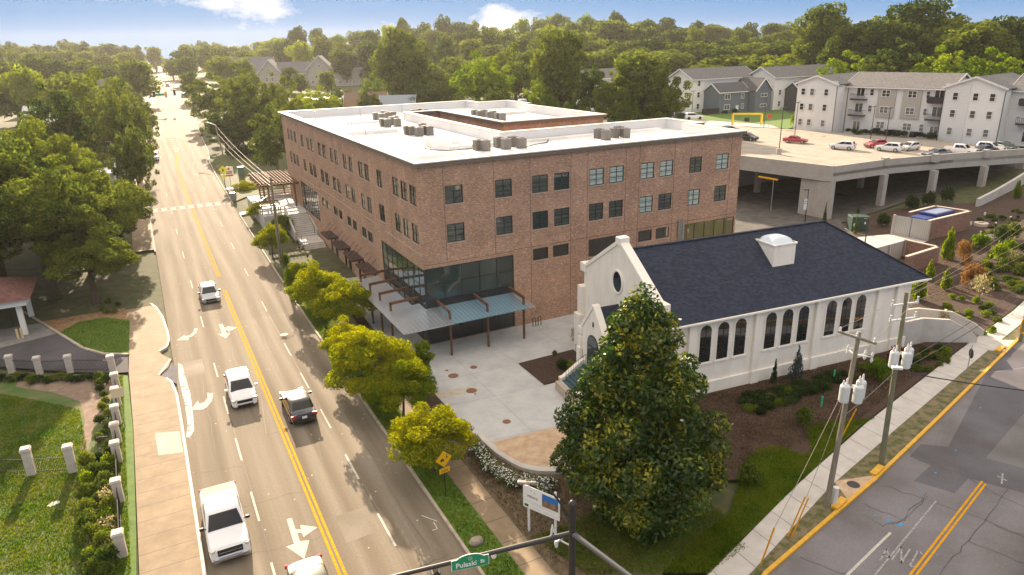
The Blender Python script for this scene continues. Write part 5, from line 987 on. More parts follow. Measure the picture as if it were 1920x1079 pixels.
def vehicle(kind, label, cat, loc, rz, pt, full=True, group=None, sc=1.0, name=None):
    L, W, H, belt, stn, cb, ct, tw = SPEC[kind]; t = thing(name or {'pickup': 'pickup_truck', 'suv': 'suv'}.get(kind, 'car'), label, cat, loc, rz, group, (sc, sc, sc))
    hw = W/2; b = MB(); ring_ = []
    for fx, zt, wf in stn:
        w = hw*wf; zb = .24 if abs(fx) < .95 else .32
        half = [(w*.90, zb), (w*.985, zb+.12), (w, zb+(zt-zb)*.55), (w*.965, zt-.09), (w*.90, zt-.02), (w*.45, zt+.025)]
        ring_.append([(fx*L/2, y, z) for y, z in half]+[(fx*L/2, -y, z) for y, z in reversed(half)])
    n = 12; vs = [p for r_ in ring_ for p in r_]; fs = []
    for i in range(len(ring_)-1):
        for k in range(n): fs.append((i*n+k, i*n+(k+1) % n, (i+1)*n+(k+1) % n, (i+1)*n+k))
    fs += [tuple(range(n)), tuple(reversed(range((len(ring_)-1)*n, len(ring_)*n)))]
    b.add(vs, fs)
    # cabin shell
    zr = H; z1 = belt-.06; zm = z1+(zr-.05-z1)*.86
    def rr_(xf, xb, w, z, c=.18): return [(xf-c, w, z), (xf, w-c*1.2, z), (xf, -w+c*1.2, z), (xf-c, -w, z), (xb+c, -w, z), (xb, -w+c, z), (xb, w-c, z), (xb+c, w, z)]
    lr = lambda a, c, t_: a+(c-a)*t_
    wb, wt = hw*.93, hw*tw
    rings = [rr_(cb[0], cb[1], wb, z1), rr_(lr(cb[0], ct[0], .86), lr(cb[1], ct[1], .86), lr(wb, wt, .86), zm), rr_(ct[0]-.02, ct[1]+.02, wt*.97, zr-.045), rr_(ct[0]-.28, ct[1]+.22, wt*.78, zr)]
    vs = [p for r_ in rings for p in r_]; fs = []
    for i in range(3):
        for k in range(8): fs.append((i*8+k, (i+1)*8+k, (i+1)*8+(k+1) % 8, i*8+(k+1) % 8))
    fs.append(tuple(range(24, 32))); b.add(vs, fs)
    o = b.build('body', pt, t, smooth=True); o.modifiers.new('e', 'EDGE_SPLIT').split_angle = R(38)
    # glazing
    def P(side, a, h):  # a along, h 0..1 up the cabin
        xf, xb, w, z = lr(cb[0], ct[0], h), lr(cb[1], ct[1], h), lr(wb, wt, h), lr(z1, zr-.05, h)
        if side == 'f': return (xf+.012, lr(-w+.17, w-.17, a), z+.008)
        if side == 'b': return (xb-.012, lr(-w+.17, w-.17, a), z+.008)
        s_ = 1 if side == 'l' else -1; return (lr(xb+.22, xf-.22, a), s_*(w+.012), z)
    h0, h1 = .12, .90
    g = MB(); g.quad(P('f', -.07, h0), P('f', 1.07, h0), P('f', 1, h1), P('f', 0, h1)); g.build('windshield', M_cg, t, fix=False)
    g = MB(); g.quad(P('b', 0, h0+.12), P('b', 1, h0+.12), P('b', .97, h1), P('b', .03, h1)); g.build('rear_window', M_cg, t, fix=False)
    for s_ in ('l', 'r'):
        for a0, a1 in (((.02, .50), (.53, .98)) if full else ((.02, .98),)):
            g = MB(); g.quad(P(s_, a0, h0+.05), P(s_, a1, h0+.05), P(s_, min(a1, .93), h1-.04), P(s_, max(a0, .07), h1-.04)); g.build('side_window', M_cg, t, fix=False)
    xw = (L*.31, -L*.30); r_ = .40 if kind == 'pickup' else .36 if kind == 'suv' else .33
    for x in xw:
        for s_ in (-1, 1):
            yo = s_*(hw+.018); q = MB(); q.tube([(x, yo, r_), (x, yo-s_*.24, r_)], r_, 18); w_ = q.build('wheel', M_tyre, t)
            if full: q = MB(); q.tube([(x, yo+s_*.006, r_), (x, yo-s_*.03, r_)], r_*.66, 12); q.build('rim', M_rim, w_)
    zf = stn[1][1]; xf = L/2
    if full:
        for s_ in (-1, 1):
            q = MB(); q.obox((xf*.945, s_*hw*.74, zf+.0), (.26, .42, .14), s_*R(-24)); q.build('headlight', M_hl, t, bevel=.03)
            q = MB(); q.obox((-xf*.965, s_*hw*.78, stn[-3][1]-.10), (.16, .40, .2), s_*R(16)); q.build('taillight', M_tl, t, bevel=.03)
            q = MB(); q.obox((cb[0]-.45, s_*(hw+.13), belt+.07), (.14, .22, .16)); q.beam((cb[0]-.45, s_*hw*.9, belt), (cb[0]-.45, s_*(hw+.05), belt+.04), .06, .05); q.build('mirror', pt if pt in (PW,) and kind == 'suv' else M_grl, t, bevel=.03)
        q = MB(); q.obox((xf*.99, 0, zf-.12), (.10, hw*1.15, .20)); q.obox((xf*.985, 0, .38), (.10, hw*1.2, .14)); q.build('grille', M_grl, t, bevel=.02)
        q = MB(); q.obox((-xf-.005, 0, .70), (.02, .34, .17)); q.build('license_plate', M_plate, t)
        if kind != 'pickup': q = MB(); q.obox((-xf*.985, 0, .36), (.12, hw*1.5, .16)); q.build('bumper', M_grl, t, bevel=.03)
    if kind == 'pickup':
        q = MB(); q.box(-L/2+.06, -hw*.82, belt+.0, cb[1]-.06, hw*.82, belt+.055); q.build('bed_cover', mat('tan_bed_cover', (.33, .27, .2), .7) if full else M_grl, t)
        q = MB(); q.obox((xf*1.0, 0, .48), (.16, hw*1.8, .20)); q.obox((-xf, 0, .55), (.14, hw*1.8, .18)); q.builds('bumper', M_chr, t, bevel=.04)
        if full: q = MB(); q.obox((xf*.985, 0, zf-.14), (.12, hw*1.2, .34)); q.build('radiator_grille', M_grl, t, bevel=.02); q = MB(); q.obox((xf*1.003, 0, zf-.12), (.10, hw*1.1, .05)); q.build('grille_bar', M_chr, t)
    return t
D90 = R(-90)
def on(u, v): return (*at(u, v, 0), .0)
def front(u, v, L):  x, y = at(u, v, 0); return (x, y+L/2, .005)
vehicle('hatch', 'silver compact car driving towards the camera next to the double yellow line', 'car', front(398, 573, 4.2), D90, PS)
vehicle('suv', 'white suv with dark windshield driving towards the camera ahead of the pickup', 'suv', front(462, 768, 4.55), D90, PW)
x, y = at(574, 800, 0); vehicle('sedan', 'black sedan with red tail lamps driving away on the avenue', 'car', (x, y+2.4, .005), R(90), PB)
vehicle('pickup', 'white pickup truck with tan bed cover driving towards the camera by the left kerb', 'pickup', front(437, 1058, 5.75), R(-90), PW)
x, y = at(592, 1148, 0); vehicle('sedan', 'grey green sedan cut by the bottom edge of the photo behind the turn arrow', 'car', (x+.1, y+.4, .005), D90, paint('grey_green', (.10, .105, .085), .5))
x, y, z = atg(290, 303); vehicle('suv', 'small white suv far up the avenue beside the left utility pole', 'suv', (x, y+2, z+.01), R(-92), PW)
for (u, v, kd, p, h, lab) in [(345, 182, 'suv', PT, 90, 'teal and white suv waiting in the far right lane of the avenue'), (315, 163, 'suv', PO, -88, 'orange brown suv in the middle of the far avenue'), (281, 168, 'suv', PW, -90, 'white suv parked at the far left kerb'), (286, 157, 'suv', PG, -90, 'dark suv parked behind the white one at the far left kerb'), (296.5, 145, 'sedan', PD, -88, 'tiny dark sedan far up the avenue in the left lane'), (314, 141, 'sedan', PG, -88, 'tiny dark car far up the avenue on the centre line'), (321, 143, 'sedan', PD, 90, 'tiny dark car just right of the centre line far up the avenue'), (329, 138, 'sedan', PS, 88, 'tiny silver car near the far right kerb')]:
    x, y, z = atg(u, v); vehicle(kd, lab, 'car', (x, y, z+.02), R(h), p, False)
x, y = at(1948, 1062, 0); vehicle('sedan', 'dark car of which only the bumper shows at the lower right edge', 'car', (x+1.2, y-.4, .005), R(14), PB)
def deck(kind, label, cat, q1, q2, p, full=True, z=DZ, sc=.93):
    a, c = Vector(at(*q1, z)), Vector(at(*q2, z)); m_ = (a+c)/2; h = math.atan2(c.y-a.y, c.x-a.x); vehicle(kind, label, cat, (m_.x, m_.y, z+.01), h, p, full, 'cars on the parking deck', sc)
deck('sedan', 'red sedan standing alone in the middle of the deck', 'car', (1469, 267), (1513, 269), PR)
deck('suv', 'white suv standing alone to the right of the red sedan', 'suv', (1603, 282), (1555, 279), PW)
deck('hatch', 'bright red car partly hidden behind the white suv in the row', 'car', (1661, 276), (1621, 278), PR)
deck('suv', 'white suv in front of the bright red car', 'suv', (1692, 286), (1641, 282), PW)
deck('hatch', 'silver white hatchback showing its rear beside the white suv', 'car', (1721, 280), (1688, 284), paint('pearl', (.60, .61, .62), .2))
deck('sedan', 'grey sedan half hidden behind the deck parapet', 'car', (1775, 293), (1733, 295), PG)
deck('pickup', 'white pickup half hidden behind the deck parapet', 'pickup', (1776, 287), (1824, 291), PW, sc=.85)
deck('sedan', 'dark blue sedan behind the parapet between the white vehicles', 'car', (1862, 286), (1820, 289), PD)
deck('suv', 'white suv behind the dark blue sedan near the right edge', 'suv', (1832, 282), (1880, 286), PW)
deck('sedan', 'dark teal car beyond the white suv near the right edge', 'car', (1868, 278), (1900, 284), paint('dark_teal', (.02, .05, .05), .3))
deck('suv', 'black suv at the left edge of the deck behind the brick wall', 'suv', (1388, 262), (1416, 265), PB, sc=.9)
x, y = at(1370, 250, DZ); vehicle('hatch', 'dark car roof just visible above the brick wall by the yellow frame', 'car', (x, y, DZ+.01), R(-30), PG, False)
for (u, v, p, lab) in [(1262, 220, PW, 'white pickup at the foot of the big trees behind the white roof'), (1278, 224, PD, 'dark car between the two white vehicles behind the white roof'), (1300, 224, PW, 'white suv right of the dark car behind the white roof')]:
    x, y = at(u, v, 6.1); vehicle('suv', lab, 'car', (x, y, 6.1), R(-25), p, False, 'cars behind the white roof')
tr = thing('trailer', 'dark trailer with pale wheels parked in the shade under the deck', 'trailer', (86, 24, -1.0), R(-10)); b = MB(); b.box(-2.6, -1, .5, 2.6, 1, .75); b.build('bed', M_drk, tr)
for x in (-1.5, .4, 1.4):
    w_ = MB(); w_.tube([(x, -1.15, .38), (x, -.9, .38)], .38, 14); w_ = w_.build('wheel', M_tyre, tr); q = MB(); q.tube([(x, -1.16, .38), (x, -1.1, .38)], .24, 10); q.build('rim', M_rim, w_)
# ================================================================== poles, wires, signs, fences
M_pole = mat('weathered_pole', (.17, .145, .105), .9, col2=(.28, .25, .19), scale=3, stretch=(6, 6, .5), bump=.3)
M_poleg = mat('greenish_pole', (.13, .125, .075), .9, col2=(.21, .20, .13), scale=3, stretch=(6, 6, .5), bump=.3)
M_can = mat('transformer_grey_enamel', (.55, .57, .57), .45); M_ins = mat('porcelain', (.62, .62, .60), .3); M_wire = mat('black_wire', (.022, .022, .022), .7); M_wireg = mat('bare_wire', (.24, .21, .16), .6, .2)
def catwire(name, label, a, c, sag, r_=.018, m=None, group=None, parent=None):
    a, c = Vector(a), Vector(c); pts = [a.lerp(c, t)-Vector((0, 0, sag*4*t*(1-t))) for t in np.linspace(0, 1, 14)]
    b = MB(); b.tube(pts, r_, 5); o = b.build(name, m or M_wire); return tag(o, label, 'wire', group)
def cans(t, top, base, fr, m):  # three transformer cans round the pole
    p = Vector(base).lerp(Vector(top), fr)
    for k, a in enumerate((R(200), R(265), R(330))):
        c = p+Vector((.62*math.cos(a), .62*math.sin(a), 0)); b = MB(); b.lathe([(.23, -.48), (.25, -.44), (.25, .40), (.21, .47), (.05, .54)], c, 14); q = b.build('transformer', M_can, t, world=True)
        b = MB(); b.lathe([(.05, .5), (.07, .6), (.04, .66), (.06, .72), (.03, .85)], c+Vector((.08, 0, 0)), 8); b.lathe([(.05, .5), (.06, .6), (.03, .75)], c+Vector((-.1, .05, 0)), 8); b.beam(c+Vector((0, 0, .2)), p+Vector((0, 0, .2)), .08, .08); b.build('bushing', M_ins, q, world=True)
def upole(label, buv, tuv, h, ground, m, cross=True, can=.6):
    x, y = at(*buv, ground); X, Y = at(*tuv, h); t = thing('utility_pole', label, 'utility pole', (x, y, ground)); B_, T_ = (x, y, ground-.3), (X, Y, h)
    b = MB(); b.tube([B_, T_], [.165, .115], 10); b.build('post', m, t, world=True)
    if can: cans(t, T_, B_, can, m)
    return t, Vector(B_), Vector(T_)
P1, b1, t1 = upole('leaning grey utility pole with three transformers in front of the chapel lawn', (1549, 951), (1611, 622), 10.6, .1, M_pole, can=.70)
P2_, b2, t2 = upole('mossy utility pole with three transformers behind the leaning one', (1652, 872), (1700, 548), 11.2, .1, M_poleg, can=.66)
d_ = (t2-t1); d_.z = 0; d_.normalize(); nrm = Vector((-d_.y, d_.x, 0))
ca, cc = Vector((*at(1572, 622, 10.3), 10.3)), Vector((*at(1643, 645, 10.3), 10.3)); b = MB(); b.beam(ca, cc, .1, .12); b.build('crossarm', M_pole, P1, world=True)
b = MB()
for t in (.05, .5, .95): p = ca.lerp(cc, t); b.lathe([(.04, 0), (.07, .08), (.04, .16), (.07, .22), (.02, .3)], p, 8)
for q in ((1590, 655), (1622, 665), (1635, 670)): p = Vector((*at(*q, 9.3), 9.3)); b.beam(p, b1.lerp(t1, .88), .05, .05); b.lathe([(.03, -.3), (.08, -.2), (.05, 0), (.08, .1), (.03, .25)], p, 8)
b.builds('insulator', M_ins, P1, world=True)
for z, l_ in ((10.5, .9), (9.6, .8)):
    p = b2.lerp(t2, (z)/11.2); b = MB(); b.beam(p-Vector((.9, -.2, 0)), p+Vector((.9, -.2, 0)), .09, .1); b.build('crossarm', M_can, P2_, world=True); b = MB()
    for s in (-.85, .85): b.lathe([(.04, 0), (.07, .08), (.04, .16), (.06, .3)], p+Vector((s, -.2*s, .05)), 8)
    b.builds('insulator', M_ins, P2_, world=True)
p = Vector((*at(1682, 690, 7.2), 7.2)); b = MB(); b.beam(b2.lerp(t2, .64), p, .06, .06); b.obox(p, (.55, .28, .12), R(-40)); b.build('street_lamp', M_can, P2_, world=True)
x, y = at(1561, 948, .1); t = MB(); t.lathe([(.16, 0), (.16, 1.15), (.02, 1.17)], n=12); o = t.build('cable_guard', M_ins); o.location = (x+.1, y, .1); tag(o, 'white plastic tube guard standing beside the leaning pole', 'guard tube')
# yellow guy guards
for a, c, lab in [((1477, 1006), (1510, 932), 'left yellow guy wire guard beside the side pavement'), ((1484, 1008), (1516, 934), 'right yellow guy wire guard beside the side pavement'), ((1426, 1060), (1452, 990), 'yellow guy wire guard nearest the bottom edge'), ((1577, 822), (1605, 772), 'yellow guy wire guard on the shaft of the leaning pole')]:
    x, y = at(*a, .1); X, Y = at(*c, 2.2 if 'shaft' not in lab else 2.0); b = MB(); b.tube([(x, y, .1), (X, Y, 2.2)], .045, 6); tag(b.build('guy_guard', M_yel), lab, 'guy guard')
catwire('guy_wire', 'thin guy wire from the leaning pole to the bottom edge guard', (*at(1452, 990, 2.2), 2.2), b1.lerp(t1, .78), .1, .012, M_wireg)
catwire('guy_wire', 'thin guy wire from the leaning pole to the lawn by the paired guards', (*at(1512, 933, 2.2), 2.2), b1.lerp(t1, .72), .1, .012, M_wireg)
far = Vector((78, 4, 13)); fr2 = Vector((62, -17.5, 11))
for k, (z1_, z2_, lab) in enumerate([(.99, 11.3, 'upper power line running from the mossy pole to the right edge'), (.60, 7.8, 'thick cable running from the mossy pole to the right edge'), (.56, 7.3, 'lower twin cable running from the mossy pole to the right edge')]):
    catwire('power_line', lab, b2.lerp(t2, z1_), atd(1945, (440, 516, 536)[k], 72), .35, .022 if k else .011, M_wire if k else M_wireg)
for k, (u, zf) in enumerate(((0.05, .9), (.95, .86))): catwire('power_line', ['left strand between the two transformer poles', 'right strand between the two transformer poles'][k], ca.lerp(cc, u)+Vector((0, 0, .25)), b2.lerp(t2, .96)+Vector((.8*(k*2-1), -.2*(k*2-1), 0)), .1, .012, M_wireg)
for k, (h, X) in enumerate(((12.6, atd(1945, 392, 95)), (12.4, atd(1945, 404, 95)), (11.2, atd(1945, 462, 90)))): catwire('power_line', ['topmost line sloping up over the shrub bank', 'second line sloping up over the shrub bank', 'low line sloping up over the shrub bank'][k], b2.lerp(t2, 1-.03*k), X, .5, .011, M_wireg)
catwire('cable', 'slack black cable hanging over the side street', b2.lerp(t2, .58), (38, -46, 6.5), 1.2, .035)
catwire('cable', 'black cable from the leaning pole over to the mossy pole', b1.lerp(t1, .55), b2.lerp(t2, .57), .1, .03)
# right edge pole with yellow hose
x, y = at(1912, 640, 0); t = thing('utility_pole', 'dark pole with a coiled yellow hose at the right edge', 'utility pole', (x, y, 0)); b = MB(); b.tube([(0, 0, 0), (.1, 0, 8)], .17, 10); b.build('post', M_poleg, t)
b = MB(); b.tube([(-.3+.55*math.cos(a), -.2, 1.6+.75*math.sin(a)) for a in np.linspace(0, 6.28, 24)], .05, 6); b.build('hose', M_yel, t)
# round sign seen edge-on by the pavement
x, y = at(1811, 706, .1); t = thing('round_sign', 'dark round sign seen nearly edge-on beside the side pavement', 'sign', (x, y, .1), R(52)); b = MB(); b.tube([(0, 0, 0), (0, 0, 2.6)], .03, 6); b.build('post', M_galv, t); b = MB(); b.tube([(0, -.03, 1.9), (0, -.05, 1.9)], .38, 20); b.build('plate', mat('sign_back', (.09, .09, .095), .4, .5), t)
# green marker stakes and scraps
for u, v, lab in [(1540, 762, 'green and white marker tube on the mulch in front of the chapel'), (1563, 712, 'green marker tube near the chapel wall')]:
    x, y = at(u, v, .1); b = MB(); b.lathe([(.07, 0), (.07, .75), (.06, .78)], n=8); o = b.build('marker_tube', mat('green_plastic', (.03, .42, .2), .5)); o.location = (x, y, .1); tag(o, lab, 'marker')
x, y = at(1748, 664, .3); b = MB(); b.tube([(-.6, 0, .1), (-.3, 0, .35), (.3, .02, .35), (.9, -.1, .05)], .06, 6); o = b.build('orange_pipe', mat('orange_plastic', (.6, .13, .03), .5)); o.location = (x, y, .1); tag(o, 'orange plastic pipe lying arched on the mulch', 'pipe')
x, y = at(650+0, 0, 0) if False else at(893, 1019, .1); b = MB(); b.lathe([(.34, 0), (.36, .18), (.30, .30), (.12, .36), (.02, .37)], n=9); o = b.build('boulder', mat('rough_stone', (.30, .25, .2), .9, var=.25, scale=5, bump=.6)); o.location = (x, y, .08); o.scale = (1.15, .8, 1); tag(o, 'squat pale stone block on the grass verge near the mast arm', 'stone')
x, y = at(101, 946, .09); b = MB(); b.prism([(-.35, -.15), (-.1, -.26), (.33, -.12), (.3, .16), (-.12, .22)], 0, .06); o = b.build('flat_stone', mat('pale_rough_stone', (.45, .44, .42), .8, var=.2, scale=8)); o.location = (x, y, .09); tag(o, 'pale flat stone lying on the left lawn', 'stone')
# traffic mast with street name sign
mz = 6.4; mp_ = Vector((*at(1073, 1000, mz), 0)); mt = thing('traffic_mast', 'black traffic mast with two arms and a curved lamp at the bottom of the photo', 'traffic mast', mp_)
b = MB(); b.tube([(mp_.x, mp_.y, 0), (mp_.x, mp_.y, 7.75)], [.15, .13], 14); b.lathe([(.15, 7.72), (.16, 7.8), (.09, 7.9), (.02, 7.94)], (mp_.x, mp_.y, 0), 12)
b.build('post', M_drk, mt, world=True)
A1 = Vector((*at(736, 1082, 6.0), 6.0)); A2 = Vector((*at(1200, 1095, 6.2), 6.2)); top = Vector((mp_.x, mp_.y, mz))
b = MB(); b.tube([top, top.lerp(A1, 1.35)], [.11, .07], 12); b.build('arm', M_drk, mt, world=True); b = MB(); b.tube([top, top.lerp(A2, 1.5)], [.11, .08], 12); b.build('arm', mat('grey_arm', (.12, .12, .125), .45, .4), mt, world=True)
lh = Vector((*at(985, 905, 8.6), 8.6)); cpts = [top+Vector((0, 0, .9)), top.lerp(lh, .35)+Vector((0, 0, .5)), top.lerp(lh, .62)+Vector((0, 0, .42)), lh]
b = MB(); b.tube([top+Vector((0, 0, .5)), Vector((*at(1045, 935, 8.0), 8.0)), Vector((*at(1022, 907, 8.6), 8.6)), Vector((*at(1003, 900, 8.8), 8.8)), lh+Vector((.05, 0, .1))], .035, 8); b.tube([top+Vector((0, 0, .25)), Vector((*at(1050, 945, 7.7), 7.7)), Vector((*at(1030, 918, 8.3), 8.3))], .02, 6); b.build('lamp_bracket', M_drk, mt, world=True)
dl = (lh-top); dl.z = 0; dl.normalize(); b = MB(); b.obox(lh+dl*.05, (.5, .2, .1), math.atan2(dl.y, dl.x)); b.obox(lh-dl*.32, (.22, .15, .13), math.atan2(dl.y, dl.x)); b.build('lamp_head', mat('grey_lamp', (.25, .23, .2), .5), mt, world=True, bevel=.03)
# camera dome and brackets
cm = Vector((*at(1034, 1008, 6.3), 6.3)); b = MB(); b.lathe([(.03, .35), (.05, .1), (.11, .0), (.12, -.08), (.06, -.14), (.01, -.15)], cm, 12); b.tube([cm+Vector((0, 0, .35)), cm+Vector((.05, .02, .55)), cm+Vector((.1, .0, .2))], .035, 6); b.build('camera_dome', M_ins, mt, world=True)
c2 = Vector((*at(1043, 1018, 5.9), 5.9)); b = MB(); b.beam(c2, top+Vector((-.02, 0, .15)), .07, .07); b.beam(c2+Vector((.1, 0, .12)), Vector((mp_.x, mp_.y, 5.75)), .05, .05); b.lathe([(.06, -.2), (.09, -.05), (.06, .08)], c2, 8); b.build('bracket', M_can, mt, world=True)
c3 = Vector((*at(926, 1041, 5.85), 5.85)); b = MB(); b.lathe([(.02, .2), (.03, .08), (.10, .05), (.115, -.06), (.07, -.14), (.01, -.17)], c3, 12); b.build('detector', M_ins, mt, world=True)
c4 = Vector((*at(817, 1072, 5.6), 5.6)); b = MB(); b.obox(c4-Vector((0, 0, .5)), (.34, .3, 1.0), R(-15)); b.build('signal_head', M_drk, mt, world=True, bevel=.03); b = MB(); b.tube([c4+Vector((.25*math.cos(a)*.5, .1*math.sin(a), .15+.22*math.sin(a))) for a in np.linspace(0, 5.5, 12)], .015, 5); b.obox(c4+Vector((0, 0, .1)), (.2, .12, .2)); b.build('clamp', mat('brass_clamp', (.3, .24, .15), .5, .3), mt, world=True)
# sign face: shield-topped green plate, lettering as a text curve turned to mesh
def arm_at(u):   # point of the arm that stands over photo column u
    lo, hi = 0.0, 1.35
    for _ in range(40):
        m_ = (lo+hi)/2; d = np.array(top.lerp(A1, m_))-CAM
        if 960+FPX*float(d@RT)/float(d@FW) > u: lo = m_
        else: hi = m_
    return top.lerp(A1, lo)
sa, sb_ = arm_at(846), arm_at(914); ux = (sb_-sa); ux.z = 0; SW = ux.length; ux.normalize(); uz = Vector((0, 0, 1)); un = ux.cross(uz).normalized()
sg = thing('street_name_sign', 'green street name sign reading Pulaski St on the mast arm', 'street sign', sa+un*.16-Vector((0, 0, .27))); M4 = Matrix((ux, un, uz)).transposed()
H_ = .44; out = [(0, 0), (SW, 0), (SW, H_), (SW*.86, H_)]+[(SW*(.5+.33*math.cos(a)), H_+.0+.16*math.sin(a)) for a in np.linspace(.25, 2.9, 9)]+[(SW*.13, H_), (0, H_)]
def face(pts, d): return [tuple(M4@Vector((x, d, z))) for x, z in pts]
b = MB(); b.plate(face([(SW/2+(x-SW/2)*1.03, H_/2+(z-H_/2)*1.06) for x, z in out], .0), un, .03); b.build('border', mat('sign_white', (.72, .74, .72), .4), sg); b = MB(); b.plate(face(out, .006), un, .004); pl = b.build('plate', mat('sign_green', (.0, .24, .125), .4), sg)
def text(s, size, x, z, par, d=.01, m=None, ext=.003, MM=None, bold=0.0, nm='lettering'):
    cu_ = bpy.data.curves.new('t', 'FONT'); cu_.body = s; cu_.size = size; cu_.extrude = ext; cu_.align_x = 'CENTER'; cu_.align_y = 'CENTER'; cu_.offset = bold; to = bpy.data.objects.new('t', cu_); COL.objects.link(to)
    dg = bpy.context.evaluated_depsgraph_get(); me = bpy.data.meshes.new_from_object(to.evaluated_get(dg)); bpy.data.objects.remove(to)
    MM = MM or M4
    for v in me.vertices: v.co = MM@Vector((v.co.x+x, d+v.co.z, v.co.y+z))
    me.materials.clear(); me.materials.append(m or MATS['sign_white']); return link(nm, me, par)
text('Pulaski', .30, SW*.385, H_*.42, sg, .011, bold=.004); text('St', .21, SW*.83, H_*.47, sg, .011, bold=.004)
b = MB(); b.tube([tuple(M4@Vector((SW*.5+.07*math.cos(a), .012, H_*.98+.07*math.sin(a)))) for a in np.linspace(0, 6.28, 18)], .006, 4); b.build('ring_mark', MATS['sign_white'], sg); text('1', .09, SW*.5, H_*.98, sg, .011)
# yellow warning diamond
x, y = at(836, 932, .1); vz = thing('warning_sign', 'yellow diamond sign with car and bicycle symbols on a dark post by the avenue', 'road sign', (x, y, .1), R(8)); b = MB(); b.tube([(0, 0, 0), (0, 0, 2.75)], .035, 6); b.build('post', M_drk, vz)
s_ = .52; b = MB(); b.plate([(s_, -.05, 2.55), (0, -.05, 2.55+s_), (-s_, -.05, 2.55), (0, -.05, 2.55-s_)], (0, -1, 0), .02); yp = b.build('plate', mat('warning_yellow', (.75, .42, .01), .45), vz); b = MB(); b.box(-.34, -.06, 1.66, .34, -.04, 1.98); b.build('supplementary_plate', MATS['warning_yellow'], vz)
b = MB(); b.box(-.24, -.06, 2.46, .0, -.052, 2.54); b.box(-.19, -.06, 2.54, -.06, -.052, 2.60); b.box(-.21, -.06, 2.41, -.16, -.052, 2.46); b.box(-.07, -.06, 2.41, -.02, -.052, 2.46); b.box(.17, -.06, 2.52, .20, -.052, 2.74); b.box(.14, -.06, 2.6, .24, -.052, 2.66); b.box(.165, -.06, 2.76, .215, -.052, 2.81); b.build('symbol', M_grl, yp)
b = MB(); b.box(-.22, -.066, 1.83, .22, -.061, 1.86); b.box(-.24, -.066, 1.75, .24, -.061, 1.78); b.build('print', M_grl, vz)
for u, v, tv, lab in [(423, 352, 316, 'yellow green crossing sign beside the far verge'), (259, 330, 315, 'yellow green sign half hidden behind the left pole')]:
    x, y, z = atg(u, v); t = thing('warning_sign', lab, 'road sign', (x, y, z)); b = MB(); b.tube([(0, 0, 0), (0, 0, 3.2)], .05, 6); b.build('post', M_drk, t); b = MB(); b.plate([(.75, -.06, 3.1), (0, -.06, 3.85), (-.75, -.06, 3.1), (0, -.06, 2.35)], (0, -1, 0), .02); b.box(-.3, -.07, 1.7, .3, -.05, 2.25); b.build('plate', mat('fluorescent_yellow', (.75, .72, .02), .5), t); b = MB(); b.box(-.1, -.07, 2.8, .1, -.062, 3.3); b.build('symbol', M_grl, t)
x, y, z = atg(433, 348); t = thing('no_entry_sign', 'white board sign with red symbol at the side entrance of the avenue', 'road sign', (x, y, z)); b = MB(); b.tube([(0, 0, 0), (0, 0, 3.2)], .05, 6); b.build('post', M_galv, t); b = MB(); b.box(-.75, -.06, 1.6, .75, -.04, 3.3); pn = b.build('plate', MATS['sign_white'], t); b = MB(); b.tube([(0, -.075, 2.9), (0, -.062, 2.9)], .22, 16); b.box(-.6, -.07, 1.65, .6, -.062, 1.9); b.build('symbol', mat('sign_red', (.6, .04, .03), .5), pn); b = MB(); b.box(-.5, -.07, 2.1, .5, -.062, 2.25); b.box(-.5, -.07, 2.35, .5, -.062, 2.5); b.build('print', M_grl, pn)
# back of a square sign by the left pavement
x, y = at(235, 800, .1); t = thing('square_sign', 'blank cream back of a square sign on a thin post beside the left pavement', 'road sign', (x, y, .1), R(4)); b = MB(); b.tube([(0, 0, 0), (0, 0, 3.0)], .03, 6); b.build('post', M_galv, t); b = MB(); b.box(-.38, -.05, 2.3, .38, -.03, 3.0); b.build('plate', mat('cream_sign_back', (.55, .47, .32), .5), t)
# development board
bx0, bx1 = Vector((*at(981, 940, 1.9), 1.9)), Vector((*at(1049, 969, 1.9), 1.9)); vx = bx1-bx0; vx.z = 0; BW = vx.length; vx.normalize(); vn = vx.cross(Vector((0, 0, 1))).normalized(); MV = Matrix((vx, vn, Vector((0, 0, 1)))).transposed(); BH = 1.35
bd = thing('notice_board', 'white property board with green and blue print behind the mast by the magnolia', 'notice board', (bx0.x, bx0.y, 0)); fb = lambda l, d: [tuple(MV@Vector((x, d, z))) for x, z in l]
for k in (.13, .87): b = MB(); c = MV@Vector((BW*k, -.08, 0)); b.box(c.x-.05, c.y-.05, 0, c.x+.05, c.y+.05, 3.2); b.build('post', M_trim, bd)
b = MB(); b.plate(fb([(0, 1.6), (BW, 1.6), (BW, 1.6+BH), (0, 1.6+BH)], 0), vn, .05); b.build('panel', M_trim, bd)
R_ = lambda x0, z0, x1, z1: [(BW*x0, 1.6+BH*z0), (BW*x1, 1.6+BH*z0), (BW*x1, 1.6+BH*z1), (BW*x0, 1.6+BH*z1)]
b = MB(); b.plate(fb(R_(.53, .36, .97, .65), .005), vn, .004); b.build('picture', mat('picture_brown', (.12, .075, .04), .6, col2=(.3, .2, .12), scale=3), bd); b = MB(); b.plate(fb(R_(.53, .65, .97, .92), .005), vn, .004); b.build('picture_sky', mat('picture_blue', (.02, .14, .42), .6), bd)
b = MB(); b.plate(fb(R_(.04, .06, .15, .18), .005), vn, .004); b.build('green_logo', mat('logo_green', (.02, .13, .06), .6), bd)
b = MB(); b.tube([tuple(MV@Vector((BW*.27+.13*math.cos(a), .008, 1.6+BH*.83+.13*math.sin(a)))) for a in np.linspace(0, 6.28, 20)], .025, 4); b.build('round_logo', M_can, bd)
M_ink = mat('dark_print', (.06, .06, .07), .6); text('PRINCE', .20, BW*.27, 1.6+BH*.56, bd, .006, M_ink, MM=MV)
b = MB()
